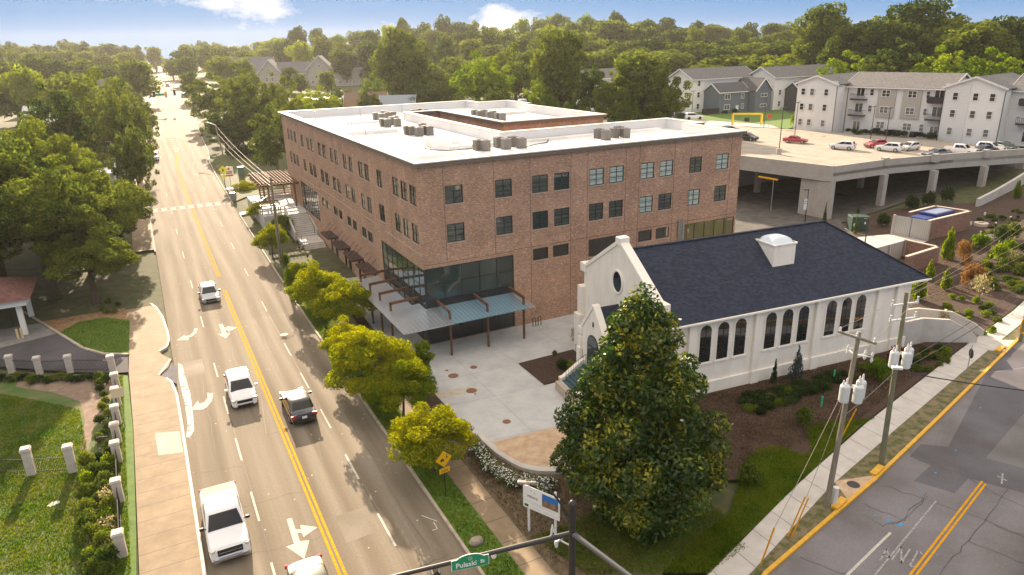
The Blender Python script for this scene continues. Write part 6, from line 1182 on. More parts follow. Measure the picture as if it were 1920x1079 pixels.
for z0, x0, x1 in ((.33, .05, .62), (.25, .22, .9), (.10, .22, .5), (.09, .56, .95)): b.plate(fb(R_(x0, z0, x1, z0+.035), .005), vn, .004)
b.build('small_print', M_can, bd)
# utility pole in the right verge, street lights, left poles
P4, b4, t4 = upole('tall brown utility pole with a lamp arm in the right verge', (526, 492), (507, 332), 10.8, .1, M_pole, can=0)
b = MB(); p = b4.lerp(t4, .72); q = Vector((*at(487, 377, 8.3), 8.3)); b.tube([p, p.lerp(q, .5)+Vector((0, 0, .5)), q], .035, 6); b.obox(q, (.5, .25, .12), R(150)); b.build('lamp_arm', M_galv, P4, world=True); b = MB(); b.tube([b4.lerp(t4, .05)+Vector((.22, .05, 0)), b4.lerp(t4, .7)+Vector((.2, .05, 0))], .06, 8); b.build('conduit', M_galv, P4, world=True)
P5, b5, t5 = upole('tall pole with a long lamp arm over the avenue in front of the dark trees', (424, 312), (403, 233), 10.2, 1.6, M_pole, can=0)
b = MB(); q = Vector((*at(372, 231, 10.4), 10.4)); b.tube([t5-Vector((0, 0, .2)), t5.lerp(q, .5)+Vector((0, 0, .35)), q], .05, 6); b.obox(q, (.9, .3, .14), R(170)); b.build('lamp_arm', M_galv, P5, world=True)
for k in range(3): catwire('power_line', ['upper wire between the two verge poles', 'middle wire between the two verge poles', 'lower wire between the two verge poles'][k], t4-Vector((0, 0, .15+k*.5)), t5-Vector((0, 0, .1+k*1.5)), .6, .02, M_wireg)
for bu, tu, h, g_, lab in [((266, 345), (268, 255), 11, 1.6, 'left utility pole standing behind the small white suv'), ((266, 300), (269, 205), 14, 3.5, 'left utility pole rising above the roadside trees'), ((266, 200), (266, 145), 16, 6, 'distant pale utility pole on the left of the far avenue')]:
    x, y = at(*bu, g_); X, Y = at(*tu, h); t = thing('utility_pole', lab, 'utility pole', (x, y, g_)); b = MB(); b.tube([(x, y, g_-.3), (X, Y, h)], [.2, .15], 8); b.build('post', M_pole, t, world=True)
    if h == 14: b = MB(); q = Vector((X+3.5, Y-.5, h-1)); b.tube([(X, Y, h-2), (X+1.5, Y-.2, h-1.2), q], .05, 6); b.build('lamp_arm', M_galv, t, world=True)
for z, lab in ((10.2, 'upper left roadside wire'), (9.4, 'lower left roadside wire')): catwire('power_line', lab, (*at(268, 255, z+.6), z+.6), (*at(269, 205, z+3.4), z+3.4), .4, .025, M_wireg)
for z, lab in ((17.4, 'upper span wire crossing the far avenue'), (16.6, 'lower span wire crossing the far avenue')): catwire('span_wire', lab, atd(262, 143+(17.4-z)*2.2, 300), atd(430, 143+(17.4-z)*3, 300), .6, .07, M_wireg)
for u, v, lab in ((289, 177, 'black signal head hanging on the left over the far crossing'), (311, 178, 'yellow signal head hanging in the middle over the far crossing'), (327, 174, 'black signal head hanging on the right over the far crossing')):
    p = atd(u, v, 258); b = MB(); b.box(-.35, -.25, -.9, .35, .25, .9); b.box(-.05, -.05, .9, .05, .05, 2.4); o = b.build('traffic_signal', M_yel if 'yellow' in lab else M_grl); o.location = p; tag(o, lab, 'traffic signal')
p = atd(298, 178, 258); b = MB(); b.box(-1.6, -.04, -.35, 1.6, .04, .35); o = b.build('street_name_sign', MATS['sign_green']); o.location = p; tag(o, 'small green street sign hanging over the far crossing', 'street sign')
x, y, z = atg(453, 330); b = MB(); b.box(-.5, -.4, 0, .5, .4, 1.6); b.box(-.55, -.45, 1.6, .55, .45, 1.7); o = b.build('utility_cabinet', mat('teal_cabinet', (.06, .14, .12), .5)); o.location = (x, y, z); tag(o, 'teal utility cabinet on the park grass near the pergola', 'cabinet')
x, y, z = atg(492, 320); b = MB(); b.box(-1.1, -.1, .6, 1.1, .1, 2.3); b.box(-.9, -.06, 0, -.75, .06, .6); b.box(.75, -.06, 0, .9, .06, .6); o = b.build('park_sign', mat('grey_green_sign', (.24, .27, .24), .6)); o.location = (x, y, z); tag(o, 'grey green sign board on the park grass left of the pergola', 'sign')
x, y = at(439, 384, .9); z = G(x, y); b = MB(); b.box(-.4, -.35, 0, .4, .35, 1.25); o = b.build('mail_box', mat('steel_box', (.2, .22, .24), .4, .3)); o.location = (x, y, z); tag(o, 'grey box cabinet at the kerb beside the young street trees', 'cabinet')
# goal-like yellow frame and stop sign by the apartments
a_, c_ = Vector((*at(1373, 234, 5.9), 5.9)), Vector((*at(1427, 234, 5.9), 5.9)); t = thing('height_frame', 'yellow height restriction frame at the far end of the deck', 'height frame', a_)
for q, nm in ((a_, 'post'), (c_, 'post')): b = MB(); b.box(q.x-.18, q.y-.18, 5.8, q.x+.18, q.y+.18, 8.3); b.build(nm, mat('frame_yellow', (.75, .5, .02), .5), t, world=True)
b = MB(); b.beam(a_+Vector((0, 0, 2.4)), c_+Vector((0, 0, 2.4)), .36, .36); b.build('beam', MATS['frame_yellow'], t, world=True)
x, y = at(1441, 240, 5.9); t = thing('stop_sign', 'red octagonal stop sign at the far end of the deck', 'road sign', (x, y, 5.9), R(-30)); b = MB(); b.tube([(0, 0, 0), (0, 0, 2.6)], .05, 6); b.build('post', M_galv, t); b = MB(); b.tube([(0, -.05, 2.5), (0, -.08, 2.5)], .5, 8); b.build('plate', mat('sign_red', (.6, .04, .03)), t)
for (u, v), lab in [((1332, 215), 'dark bench like rack before the blue wing'), ((1400, 228), 'small dark bin near the yellow frame')]: x, y = at(u, v, 5.9); b = MB(); b.box(-.5, -.3, 0, .5, .3, .9) if 'bin' in lab else b.box(-2.6, -.5, .2, 2.6, .5, 1.5); o = b.build('bin' if 'bin' in lab else 'rack', M_drk, bevel=.05); o.location = (x, y, 5.95); tag(o, lab, 'bin' if 'bin' in lab else 'rack')
for k, (u, v) in enumerate(((1643, 247), (1664, 250), (1676, 250), (1681, 251), (1712, 254), (1745, 256))): x, y = at(u, v, 6.3); b = MB(); b.box(-.5, -.5, 0, .5, .5, 1.1); o = b.build('ac_unit', M_grl, bevel=.06); o.location = (x, y, 5.9); tag(o, 'black ground condenser in the planting along the balcony front', 'condenser', 'ground condensers by the apartments')
# fences at the left
M_pill = mat('rendered_pillar', (.42, .37, .33), .85, col2=(.55, .5, .45), scale=3, bump=.15)
q = MB(); q.box(-.24, -.24, 0, .24, .24, 1.35); me_p = q.mesh('pillar_shaft', M_pill); q = MB(); q.box(-.29, -.29, 1.35, .29, .29, 1.46); q.box(-.25, -.25, 1.46, .25, .25, 1.53); me_c = q.mesh('pillar_cap', M_pill)
def pillar(x, y, lab, group, h=1.0):
    t = thing('fence_pillar', lab, 'pillar', (x, y, .09), 0, group, (1, 1, h)); link('shaft', me_p, t); link('cap', me_c, t)
def railing(p, q, lab, n=None, h=1.15):
    p, q = Vector((*p, .12)), Vector((*q, .12)); L = (q-p).length; t = thing('railing', lab, 'railing', p); b = MB(); d = (q-p).normalized(); p = p+d*.3; q = q-d*.3
    for z in (.2, h-.12): b.beam(p+Vector((0, 0, z)), q+Vector((0, 0, z)), .035, .03)
    b.build('rail', M_drk, t, world=True); b = MB()
    for k in np.linspace(0, 1, int(L/.13)): c = p.lerp(q, k); b.box(c.x-.009, c.y-.009, c.z+.05, c.x+.009, c.y+.009, c.z+h)
    b.build('bars', M_drk, t, world=True)
row = [at(u, v) for u, v in [(221, 735), (222, 763), (222, 798), (222, 833), (223, 869), (226, 943), (231, 1045)]]
names = ['pavement pillar next to the cross fence corner', 'second pavement pillar from the cross fence corner', 'third pavement pillar from the cross fence corner', 'fourth pavement pillar from the cross fence corner', 'fifth pavement pillar from the cross fence corner with a stub of rail', 'pavement pillar standing in the tall shrubs', 'nearest pavement pillar close to the bottom edge']
for (x, y), nmx in zip(row, names): pillar(x, y, nmx, 'fence pillars along the left pavement')
for i in range(len(row)-1): railing(row[i], row[i+1], 'black railing between pavement pillars %s' % ['at the cross fence corner', 'just past the corner bay', 'behind the square sign back', 'before the rail stub', 'in front of the tall shrubs', 'nearest the bottom edge'][i])
crs = [at(u, v) for u, v in [(-26, 697), (23.6, 700), (76, 703), (133.5, 700), (213, 700)]]
for (x, y), nmx in zip(crs[1:], ['driveway fence pillar nearest the left edge', 'driveway fence pillar second from the left edge', 'driveway fence pillar in the middle of the railing', 'driveway fence pillar at the pavement corner']): pillar(x, y, nmx, 'fence pillars along the driveway')
for i in range(4): railing(crs[i], crs[i+1], 'black driveway railing %s' % ['cut by the left edge', 'between the two leftmost pillars', 'between the two middle pillars', 'reaching the pavement corner'][i])
pl2 = [at(u, v) for u, v in [(-40, 893), (61, 892), (138.6, 887)]]
for (x, y), nmx in zip(pl2[1:], ['left one of the two pillars standing on the lawn', 'right one of the two pillars standing on the lawn']): pillar(x, y, nmx, 'fence pillars on the lawn', 1.25)
railing(pl2[0], pl2[1], 'black lawn railing cut by the left edge'); railing(pl2[1], pl2[2], 'black lawn railing between the two lawn pillars')
railing(at(178, 850), at(222, 846), 'short stub of railing reaching into the shrubs')
# ================================================================== vegetation
L_oak = leafmat('oak_leaves', (.028, .052, .013), (.072, .104, .022), (.15, .178, .032), .44)
L_for = leafmat('forest_leaves', (.032, .056, .014), (.078, .112, .024), (.155, .182, .034), .44)
L_yel = leafmat('yellow_green_leaves', (.075, .125, .008), (.135, .185, .012), (.265, .262, .017), .48)
L_lime = leafmat('lime_leaves', (.07, .12, .012), (.13, .19, .02), (.22, .26, .03), .5)
L_mag = leafmat('magnolia_leaves', (.012, .037, .006), (.042, .088, .010), (.30, .27, .02), .33, gloss=.03, objvar=.16)  # yellow ramp end paints sun glints onto random leaves
L_drk = leafmat('dark_leaves', (.012, .026, .010), (.028, .048, .016), (.05, .075, .02), .35)
L_blue = leafmat('blue_spruce_needles', (.05, .075, .07), (.10, .13, .12), (.16, .19, .18), .3)
L_org = leafmat('orange_grass', (.12, .06, .022), (.20, .10, .038), (.28, .16, .06), .35)
L_pale = leafmat('sparse_pale_leaves', (.14, .14, .07), (.24, .22, .11), (.34, .30, .16), .5)
L_red = leafmat('crimson_leaves', (.10, .008, .02), (.18, .012, .03), (.26, .03, .05), .4)
L_gold = leafmat('golden_leaves', (.25, .16, .008), (.42, .24, .01), (.55, .32, .02), .5)
L_wht = mat('white_petals', (.75, .74, .72), .7)
M_bark = mat('bark', (.055, .042, .03), .95, col2=(.11, .085, .06), scale=5, stretch=(3, 3, .6), bump=.6)
def leaves(name, blobs, n, size, seed, m, aspect=.6, up=.25, fill=.22, droop=0.0):
    """n small leaf faces on and inside a set of blobs (x,y,z,rx,ry,rz)"""
    rg = np.random.default_rng(seed); B = np.array(blobs, float); wgt = (B[:, 3]*B[:, 4]+B[:, 3]*B[:, 5])**1.0; idx = rg.choice(len(B), n, p=wgt/wgt.sum())
    d = rg.normal(size=(n, 3)); d /= np.linalg.norm(d, axis=1)[:, None]
    rad = np.where(rg.random(n) < fill, rg.random(n)**.5*.8, .78+.30*rg.random(n)**1.5)
    P = B[idx, :3]+d*B[idx, 3:6]*rad[:, None]
    N = d*.7+rg.normal(size=(n, 3))*.75; N[:, 2] += up; N /= np.linalg.norm(N, axis=1)[:, None]
    T = np.cross(N, rg.normal(size=(n, 3))); T /= np.linalg.norm(T, axis=1)[:, None]; Bn = np.cross(N, T)
    s = size*(.6+.8*rg.random(n))[:, None]; a, c = T*s*.5, Bn*s*.5*aspect
    V = np.empty((n, 4, 3)); V[:, 0] = P-a; V[:, 1] = P+c*.9-a*.1; V[:, 2] = P+a; V[:, 3] = P-c*.9-a*.1
    return quadmesh(name, V.reshape(-1, 3), m)
def quadmesh(name, V, m):
    n = len(V)//4; me = bpy.data.meshes.new(name); me.vertices.add(4*n); me.vertices.foreach_set('co', V.astype(np.float32).ravel()); me.loops.add(4*n); me.loops.foreach_set('vertex_index', np.arange(4*n, dtype=np.int32)); me.polygons.add(n)
    me.polygons.foreach_set('loop_start', np.arange(0, 4*n, 4, dtype=np.int32)); me.polygons.foreach_set('loop_total', np.full(n, 4, dtype=np.int32)); me.update(calc_edges=True); me.validate(); me.materials.append(m); return me
def roundblobs(seed, Rr, z0, z1, k, br=(.30, .46), lumpy=.25):
    rg = random.Random(seed); out = []; H = z1-z0; zc = z0+H*.48
    for i in range(k):
        t = (i+.5)/k; ph = i*2.39996+rg.uniform(-.3, .3); cz = 1-2*t; sr = math.sqrt(1-cz*cz); q = 1-rg.uniform(0, lumpy); r_ = Rr*rg.uniform(*br)
        out.append((Rr*.70*sr*math.cos(ph)*q, Rr*.70*sr*math.sin(ph)*q, zc+(H/2-r_*.8)*cz*q, r_, r_, r_*rg.uniform(.62, .85)))
    out.append((0, 0, zc, Rr*.55, Rr*.55, H*.36)); return out
def trunkmesh(name, h, r_, blobs, k, m, lean=0.0, seed=1):
    rg = random.Random(seed); b = MB(); top = Vector((lean, 0, h)); b.tube([(0, 0, -.3), (0, 0, .25), (lean*.4, .03, h*.5), top], [r_*1.6, r_*1.1, r_*.9, r_*.7], 9)
    for bl in sorted(blobs, key=lambda q: -q[3])[1:k+1]:
        e = Vector(bl[:3]); st_ = Vector((lean*.8, 0, h*rg.uniform(.7, .98))); mid = st_.lerp(e, .5)+Vector((0, 0, -.15*h*.3)); b.tube([st_, mid, e], [r_*.5, r_*.33, r_*.12], 6)
    return b.mesh(name, m, smooth=True)
ARCH = {}
def arch_tree(key, mt, seed, n, leaf, Rr=4.0, H=10.0, z0=2.2, k=18, br=(.30, .46), th=4.0, tr=.28, limbs=7, lumpy=.3, **kw):
    bl = roundblobs(seed, Rr, z0, H, k, br, lumpy); ARCH[key] = (leaves('crown_'+key, bl, n, leaf, seed, mt, **kw), trunkmesh('trunk_'+key, th, tr, bl, limbs, M_bark, seed=seed), Rr, H)


def raggedblobs(seed, Rr, z0, z1, k):
    rg = random.Random(seed); out = []; H = z1-z0
    lobes = [(0, 0, z0+H*.62, Rr*.55, H*.36)]+[(Rr*.62*math.cos(a+rg.uniform(-.4, .4)), Rr*.62*math.sin(a+rg.uniform(-.4, .4)), z0+H*rg.uniform(.22, .66), Rr*rg.uniform(.34, .50), H*rg.uniform(.16, .26)) for a in np.linspace(0, 5.6, 8)]
    for lx, ly, lz, lr_, lh in lobes:
        for i in range(k):
            a, t = i*2.39996+rg.uniform(0, .6), 1-2*(i+.5)/k; sr = math.sqrt(max(0, 1-t*t)); r_ = Rr*rg.uniform(.12, .26)
            out.append((lx+lr_*sr*math.cos(a), ly+lr_*sr*math.sin(a), lz+lh*t, r_, r_, r_*rg.uniform(.5, .8)))
    return out
_rb = roundblobs
def arch_ragged(key, mt, seed, n, leaf, Rr, H, z0, k, th, tr, limbs, **kw):
    global roundblobs
    roundblobs = lambda sd, a, z_, h_, kk, br, lp: raggedblobs(sd, a, z_, h_, kk); arch_tree(key, mt, seed, n, leaf, Rr=Rr, H=H, z0=z0, k=k, th=th, tr=tr, limbs=limbs, **kw); roundblobs = _rb
for i in range(3): arch_tree('far%d' % i, L_for, 20+i, 3200, .60, z0=.6, k=22, br=(.22, .44), lumpy=.5, th=3.5, limbs=3)
for i in range(2): arch_tree('fardark%d' % i, L_oak, 30+i, 3200, .60, z0=.6, k=20, br=(.22, .44), lumpy=.55, th=3.5, limbs=3)
arch_tree('farlime', L_lime, 40, 3200, .60, z0=.6, k=20, br=(.22, .44), lumpy=.5, th=3.5, limbs=3)
for i in range(3): arch_ragged('big%d' % i, L_oak, 60+i, 30000, .24, 4.0, 10.0, 2.9, 11, 4.2, .34, 12, fill=.12)
for i in range(3): arch_ragged('mid%d' % i, L_oak if i else L_for, 50+i, 11000, .36, 4.0, 10.0, .9, 9, 4.0, .28, 8, fill=.15)
for i in range(2): arch_tree('tall%d' % i, L_for if i else L_oak, 70+i, 13000, .36, z0=.8, k=44, br=(.17, .32), lumpy=.42, th=5.0, limbs=10, fill=.18)
arch_ragged('midlime', L_lime, 58, 9000, .36, 4.0, 10.0, 1.0, 9, 4.0, .28, 8, fill=.15)
for i in range(0): arch_tree('big%d' % i, L_oak, 60+i, 26000, .24, z0=2.6, k=34, br=(.20, .34), th=4.6, tr=.34, limbs=12, lumpy=.4, fill=.15)
def tree(label, x, y, Rr, H, key, group, z=None, rz=None, name='tree', cat='tree'):
    cm_, tm, R0, H0 = ARCH[key]; z = G(x, y)-.05 if z is None else z
    t = thing(name, label, cat, (x, y, z), random.uniform(0, 6.28) if rz is None else rz, group, (Rr/R0, Rr/R0, H/H0)); link('trunk', tm, t); link('crown', cm_, t); return t
def ptree(label, u, v, w, D, key, group, nm='tree'):
    p = atd(u, v, D); g = G(p.x, p.y); slant = (p-Vector(CAM)).length; tree(label, p.x, p.y, max(1.2, w/2*slant/FPX), max(3.0, p.z-g), key, group, name=nm)
rg = random.Random(11)
SKY = [(-60, 70), (0, 68), (60, 66), (130, 66), (200, 74), (250, 78), (300, 74), (340, 72), (400, 66), (440, 70), (520, 60), (560, 55), (640, 60), (690, 48), (760, 35), (830, 40), (880, 44), (960, 42), (1040, 35), (1090, 30), (1140, 28), (1200, 40), (1260, 45), (1330, 55), (1400, 50), (1460, 48), (1520, 55), (1600, 50), (1740, 45), (1960, 45)]
sk = lambda u: float(np.interp(u, [a for a, _ in SKY], [c for _, c in SKY]))
FK = ['far0', 'far1', 'far2', 'fardark0', 'fardark1', 'far0', 'far2', 'farlime']
for D, dv, u0, u1, lab, grp in [(470, 0, 520, 1930, 'rounded tree on the skyline of the wooded ridge', 'trees on the skyline of the ridge'), (400, 13, 560, 1930, 'rounded tree just below the skyline of the wooded ridge', 'trees below the skyline of the ridge'), (330, 32, 640, 1930, 'rounded tree in the middle of the wooded ridge', 'trees in the middle of the ridge'), (262, 62, 780, 1930, 'rounded tree low on the wooded ridge behind the roofs', 'trees low on the ridge')]:
    u = u0
    while u < u1:
        stp = 12.5*FPX/D; w = stp*rg.choice([1.1, 1.3, 1.6, 2.1]); ptree(lab, u, sk(u)+dv-9+rg.uniform(-13, 10), w, D*rg.uniform(.95, 1.05), rg.choice(FK+['tall0', 'tall1']), grp); u += stp*rg.uniform(.75, 1.2)
for D, dv, u0, u1, lab, grp in [(620, 4, -40, 520, 'hazy tree on the far skyline either side of the avenue', 'trees on the far skyline'), (480, 16, -40, 250, 'hazy tree below the far skyline left of the avenue', 'trees below the far skyline on the left'), (360, 34, -40, 235, 'tree in the middle distance left of the avenue', 'trees in the middle distance on the left'), (470, 12, 345, 540, 'tree in front of the church along the far avenue', 'trees along the far avenue on the right'), (265, 62, -40, 215, 'tree behind the shops left of the avenue', 'trees behind the left shops')]:
    u = u0
    while u < u1:
        stp = 13*FPX/D; w = stp*rg.uniform(1.1, 1.6)
        if not (D > 400 and 296 < u < 338): ptree(lab, u, sk(u)+dv+rg.uniform(-6, 8), w, D*rg.uniform(.95, 1.05), rg.choice(FK[:7]), grp)
        u += stp*rg.uniform(.8, 1.15)
for (u, v, w, D, k, lab) in [(165, 132, 95, 165, 'mid0', 'broad bright tree behind the brick shop parapet'), (215, 148, 70, 150, 'mid1', 'dark tree right of the broad bright one by the avenue'), (85, 152, 100, 140, 'mid2', 'wide tree above the grey shop roof at the left'), (232, 215, 60, 125, 'mid1', 'dark roadside tree beside the white rendered shop'), (255, 178, 45, 185, 'mid2', 'small dark tree leaning over the left kerb at the far crossing'), (245, 100, 80, 290, 'far0', 'roadside tree left of the avenue before the far crossing'), (125, 118, 90, 210, 'far1', 'tree between the brick school and the broad bright tree'), (30, 105, 60, 250, 'farlime', 'bright lime tree at the left edge on the horizon'),
    (415, 96, 60, 335, 'far1', 'tree hiding the left end of the long stone church'), (455, 104, 46, 330, 'far2', 'tree in front of the large slate roof of the church'), (540, 122, 40, 320, 'far0', 'tree in front of the long slate wing'), (318, 108, 34, 470, 'fardark0', 'dark tree standing by the avenue where it disappears'), (352, 132, 40, 300, 'far2', 'small pale tree at the right kerb of the far avenue'), (345, 100, 50, 400, 'far1', 'tree right of the avenue below its vanishing point'), (395, 140, 75, 215, 'mid0', 'reddish lit tree at the right of the far crossing'), (448, 118, 70, 185, 'mid1', 'tall tree in front of the church gables'), (515, 134, 60, 175, 'mid2', 'tall tree left of the low stone wing'), (474, 160, 75, 172, 'mid1', 'dense dark tree over the right verge nearest the avenue'), (538, 165, 50, 150, 'mid2', 'dark narrow tree touching the brick building corner'), (412, 200, 66, 172, 'mid1', 'dark tree whose crown hangs over the right kerb'), (505, 200, 70, 140, 'mid0', 'dark tree behind the pergola'), (448, 215, 60, 168, 'mid1', 'dark tree between the verge and the park path'),
    (590, 165, 75, 205, 'midlime', 'bushy light tree behind the far corner of the white roof'), (640, 168, 60, 215, 'mid0', 'bushy tree left of the brown roofed house'), (690, 168, 40, 200, 'mid2', 'small dark tree between the brown and blue grey roofs'), (560, 178, 50, 190, 'midlime', 'low light tree by the flat white shop'), (745, 56, 122, 225, 'tall0', 'large bright tree standing alone above the white roof'), (700, 140, 50, 240, 'midlime', 'light young tree left of the large bright tree'), (610, 130, 40, 300, 'far0', 'small tree in front of the pale stone gable'), (560, 135, 34, 300, 'far1', 'small tree before the low stone wing'),
    (800, 150, 70, 205, 'mid0', 'round tree right of the large bright tree'), (850, 110, 85, 215, 'mid2', 'round tree above the centre of the white roof'), (905, 98, 105, 190, 'midlime', 'broad light tree above the inner parapets'), (965, 85, 90, 215, 'mid0', 'tree between the broad light tree and the tallest one'), (1050, 55, 122, 170, 'tall0', 'tallest bright tree behind the right part of the roof'), (1105, 110, 70, 175, 'mid1', 'dark tree right of the tallest bright tree'), (1205, 97, 140, 165, 'tall1', 'huge dark tree left of the pale rear block'), (1150, 132, 70, 160, 'mid2', 'tree under the left flank of the huge dark tree'), (1010, 145, 60, 165, 'midlime', 'low light tree at the foot of the tallest tree'), (1255, 135, 70, 160, 'mid2', 'tree under the right flank of the huge dark tree'), (930, 160, 60, 170, 'mid1', 'low dark tree just above the far parapet'), (1085, 175, 60, 150, 'mid2', 'low dark tree right behind the courtyard roof'), (1180, 180, 60, 140, 'mid1', 'low dark tree behind the right end of the roof'),
    (1555, 8, 120, 255, 'tall0', 'very tall tree rising at the left of the right hand group'), (1632, 32, 120, 245, 'tall1', 'tall tree second in the right hand group'), (1735, 0, 150, 260, 'tall0', 'very tall tree with the highest crown in the right hand group'), (1830, 38, 125, 240, 'tall1', 'tall tree right of the highest crown'), (1905, 34, 120, 250, 'tall0', 'tall dark tree at the right edge'), (1690, 40, 120, 250, 'tall1', 'tall tree filling the gap left of the highest crown'), (1785, 30, 120, 252, 'tall1', 'tall tree filling the gap right of the highest crown'), (1870, 45, 110, 246, 'tall0', 'tall tree filling the gap before the right edge'), (1590, 55, 100, 245, 'tall0', 'tree under the left crowns of the right hand group'), (1690, 72, 100, 225, 'mid2', 'dark tree below the highest crown'), (1780, 88, 85, 215, 'midlime', 'yellow green tree above the apartment roof'), (1862, 92, 85, 210, 'midlime', 'yellow green tree above the right apartment roof'), (1590, 98, 80, 220, 'midlime', 'light tree behind the left apartment gable'), (1650, 105, 70, 215, 'mid1', 'dark tree behind the middle apartment roof'), (1480, 105, 90, 250, 'midlime', 'light tree behind the dark grey wing'), (1420, 110, 80, 255, 'mid1', 'tree behind the rear blocks')]:
    ptree(lab, u, v-(18 if k[:4] == 'tall' else 4), w, D, k, None)
# big trees of the left garden
for x, y, Rr, H, k, lab in [(-30.2, 31.4, 6.6, 16.5, 'big0', 'large oak with the thick leaning trunk in the pine straw'), (-26.2, 27.6, 4.0, 10.0, 'big1', 'slim double trunked tree on the lawn edge by the pavement'), (-35.5, 38, 7.2, 18.5, 'big2', 'large oak behind the thick trunk at the left'), (-26.8, 40, 5.6, 13.5, 'big1', 'large leafy tree overhanging the side lane'), (-41, 30, 6.6, 16, 'big0', 'large tree above the porch roof at the left edge'), (-31, 50, 6.2, 17, 'big2', 'tall leafy tree in front of the white rendered shop'), (-40.5, 50, 6.5, 16, 'big1', 'tall leafy tree farther back at the left edge'), (-23.6, 47, 3.8, 9.5, 'big2', 'roadside tree whose branches reach over the left lane'), (-34, 64, 6, 14, 'big0', 'leafy tree beside the white rendered shop'), (-29.5, 80, 4.5, 10, 'big1', 'roadside tree below the brick shop parapet')]: tree(lab, x, y, Rr, H, k, None)
# magnolia: dense glossy cone
bl = []; rm = random.Random(3)
for i in range(120):
    t = min(.985, rm.random()**1.05); zz_ = .6+t*11.5; rr_m = float(np.interp(t, [0, .08, .2, .4, .6, .75, .88, .96, 1.0], [3.2, 4.05, 4.45, 4.2, 3.2, 2.35, 1.7, 1.15, .6])); ph = i*2.39996; r_ = rm.uniform(.75, 1.5)*(1-.42*t); q = rm.uniform(.68, 1.13)
    bl.append(((rr_m-r_*.6)*math.cos(ph)*q, (rr_m-r_*.6)*math.sin(ph)*q, zz_, r_, r_, r_*.8))
for z_, r_ in ((2.5, 3.4), (5, 3.1), (7.5, 2.5), (9.6, 1.7), (11.4, 1.0)): bl.append((0, 0, z_, r_, r_, 1.8))
MAGX, MAGY = 1.95, -26.95
t = thing('magnolia_tree', 'large dense dark magnolia with sunlit tips in front of the white chapel', 'tree', (MAGX, MAGY, .05)); b = MB(); b.tube([(0, 0, -.2), (0, 0, 6), (0, 0, 12)], [.35, .22, .05], 9)
for k in range(14): z_ = .8+k*.75; a = k*2.4; b.tube([(0, 0, z_), (2*math.cos(a), 2*math.sin(a), z_+.4), (3.6*(1-k/17)*math.cos(a), 3.6*(1-k/17)*math.sin(a), z_+.3)], [.1, .07, .03], 5)
b.build('trunk', M_bark, t, smooth=True); link('crown', leaves('magnolia_crown', bl, 66000, .28, 5, L_mag, aspect=.5, up=.5, fill=.12), t)
b = MB()
for i in range(7): q = bl[rm.randrange(70)]; a = rm.uniform(2.6, 5.6); d = Vector((math.cos(a), math.sin(a), .3)).normalized(); c = Vector(q[:3])+d*q[3]*1.05; b.lathe([(.02, -.04), (.08, .0), (.10, .04), (.04, .06)], c, 7)
b.build('blossom', L_wht, t)
# yellow green street maples
for i in range(3):
    rgm = random.Random(80+i); bl = []
    for k in range(46): a = k*2.4+rgm.uniform(-.3, .3); rad = 2.6*math.sqrt((k+.5)/46); z_ = 2.1+3.0*(1-(rad/2.8)**1.8)*rgm.uniform(.25, 1.0); bl.append((rad*math.cos(a), rad*math.sin(a), z_, rgm.uniform(.55, .95), rgm.uniform(.55, .95), rgm.uniform(.30, .52)))
    ARCH['maple%d' % i] = (leaves('crown_maple%d' % i, bl, 20000, .155, 80+i, L_yel, aspect=.75, up=.6, fill=.2), trunkmesh('trunk_maple%d' % i, 2.4, .11, bl, 9, M_bark, .2, i), 3.0, 5.5)
for u, v, Rr, H, k, lab in [(606, 596, 3.1, 6.0, 0, 'yellow green maple left of the canopy with its trunk in the verge'), (652, 622, 2.9, 5.6, 1, 'yellow green maple touching the canopy edge'), (708, 757, 3.3, 6.7, 2, 'broad yellow green maple in the middle of the verge row'), (662, 694, 2.3, 4.9, 0, 'airy yellow green maple between the canopy maples and the broad one'), (572, 556, 2.0, 4.4, 2, 'small yellow green maple farthest from the canopy in the verge row'), (757, 786, 2.5, 5.0, 0, 'airy yellow maple beside the square tree bed'), (812, 884, 2.7, 4.9, 1, 'golden yellow maple nearest the warning sign'), (497, 424, 2.5, 4.6, 1, 'small street tree at the foot of the outdoor stair'), (512, 486, 2.2, 5.0, 0, 'small dark trunked street tree by the brown utility pole'), (463, 374, 2.6, 3.6, 2, 'low bushy street tree below the pergola'), (533, 448, 1.6, 4.0, 2, 'slim street tree right against the stair wall')]:
    x, y = at(u, v, .1); tree(lab, x, y, Rr, H, 'maple%d' % k, None, .1)
arch_tree('sapling', L_lime, 90, 2600, .19, Rr=1.0, H=4.2, z0=1.0, k=14, br=(.24, .4), th=3.4, tr=.05, limbs=8); x, y = at(796, 725, .1); tree('slender green sapling in the square bed at the plaza edge', x, y, 1.0, 4.0, 'sapling', None, .1, name='sapling')
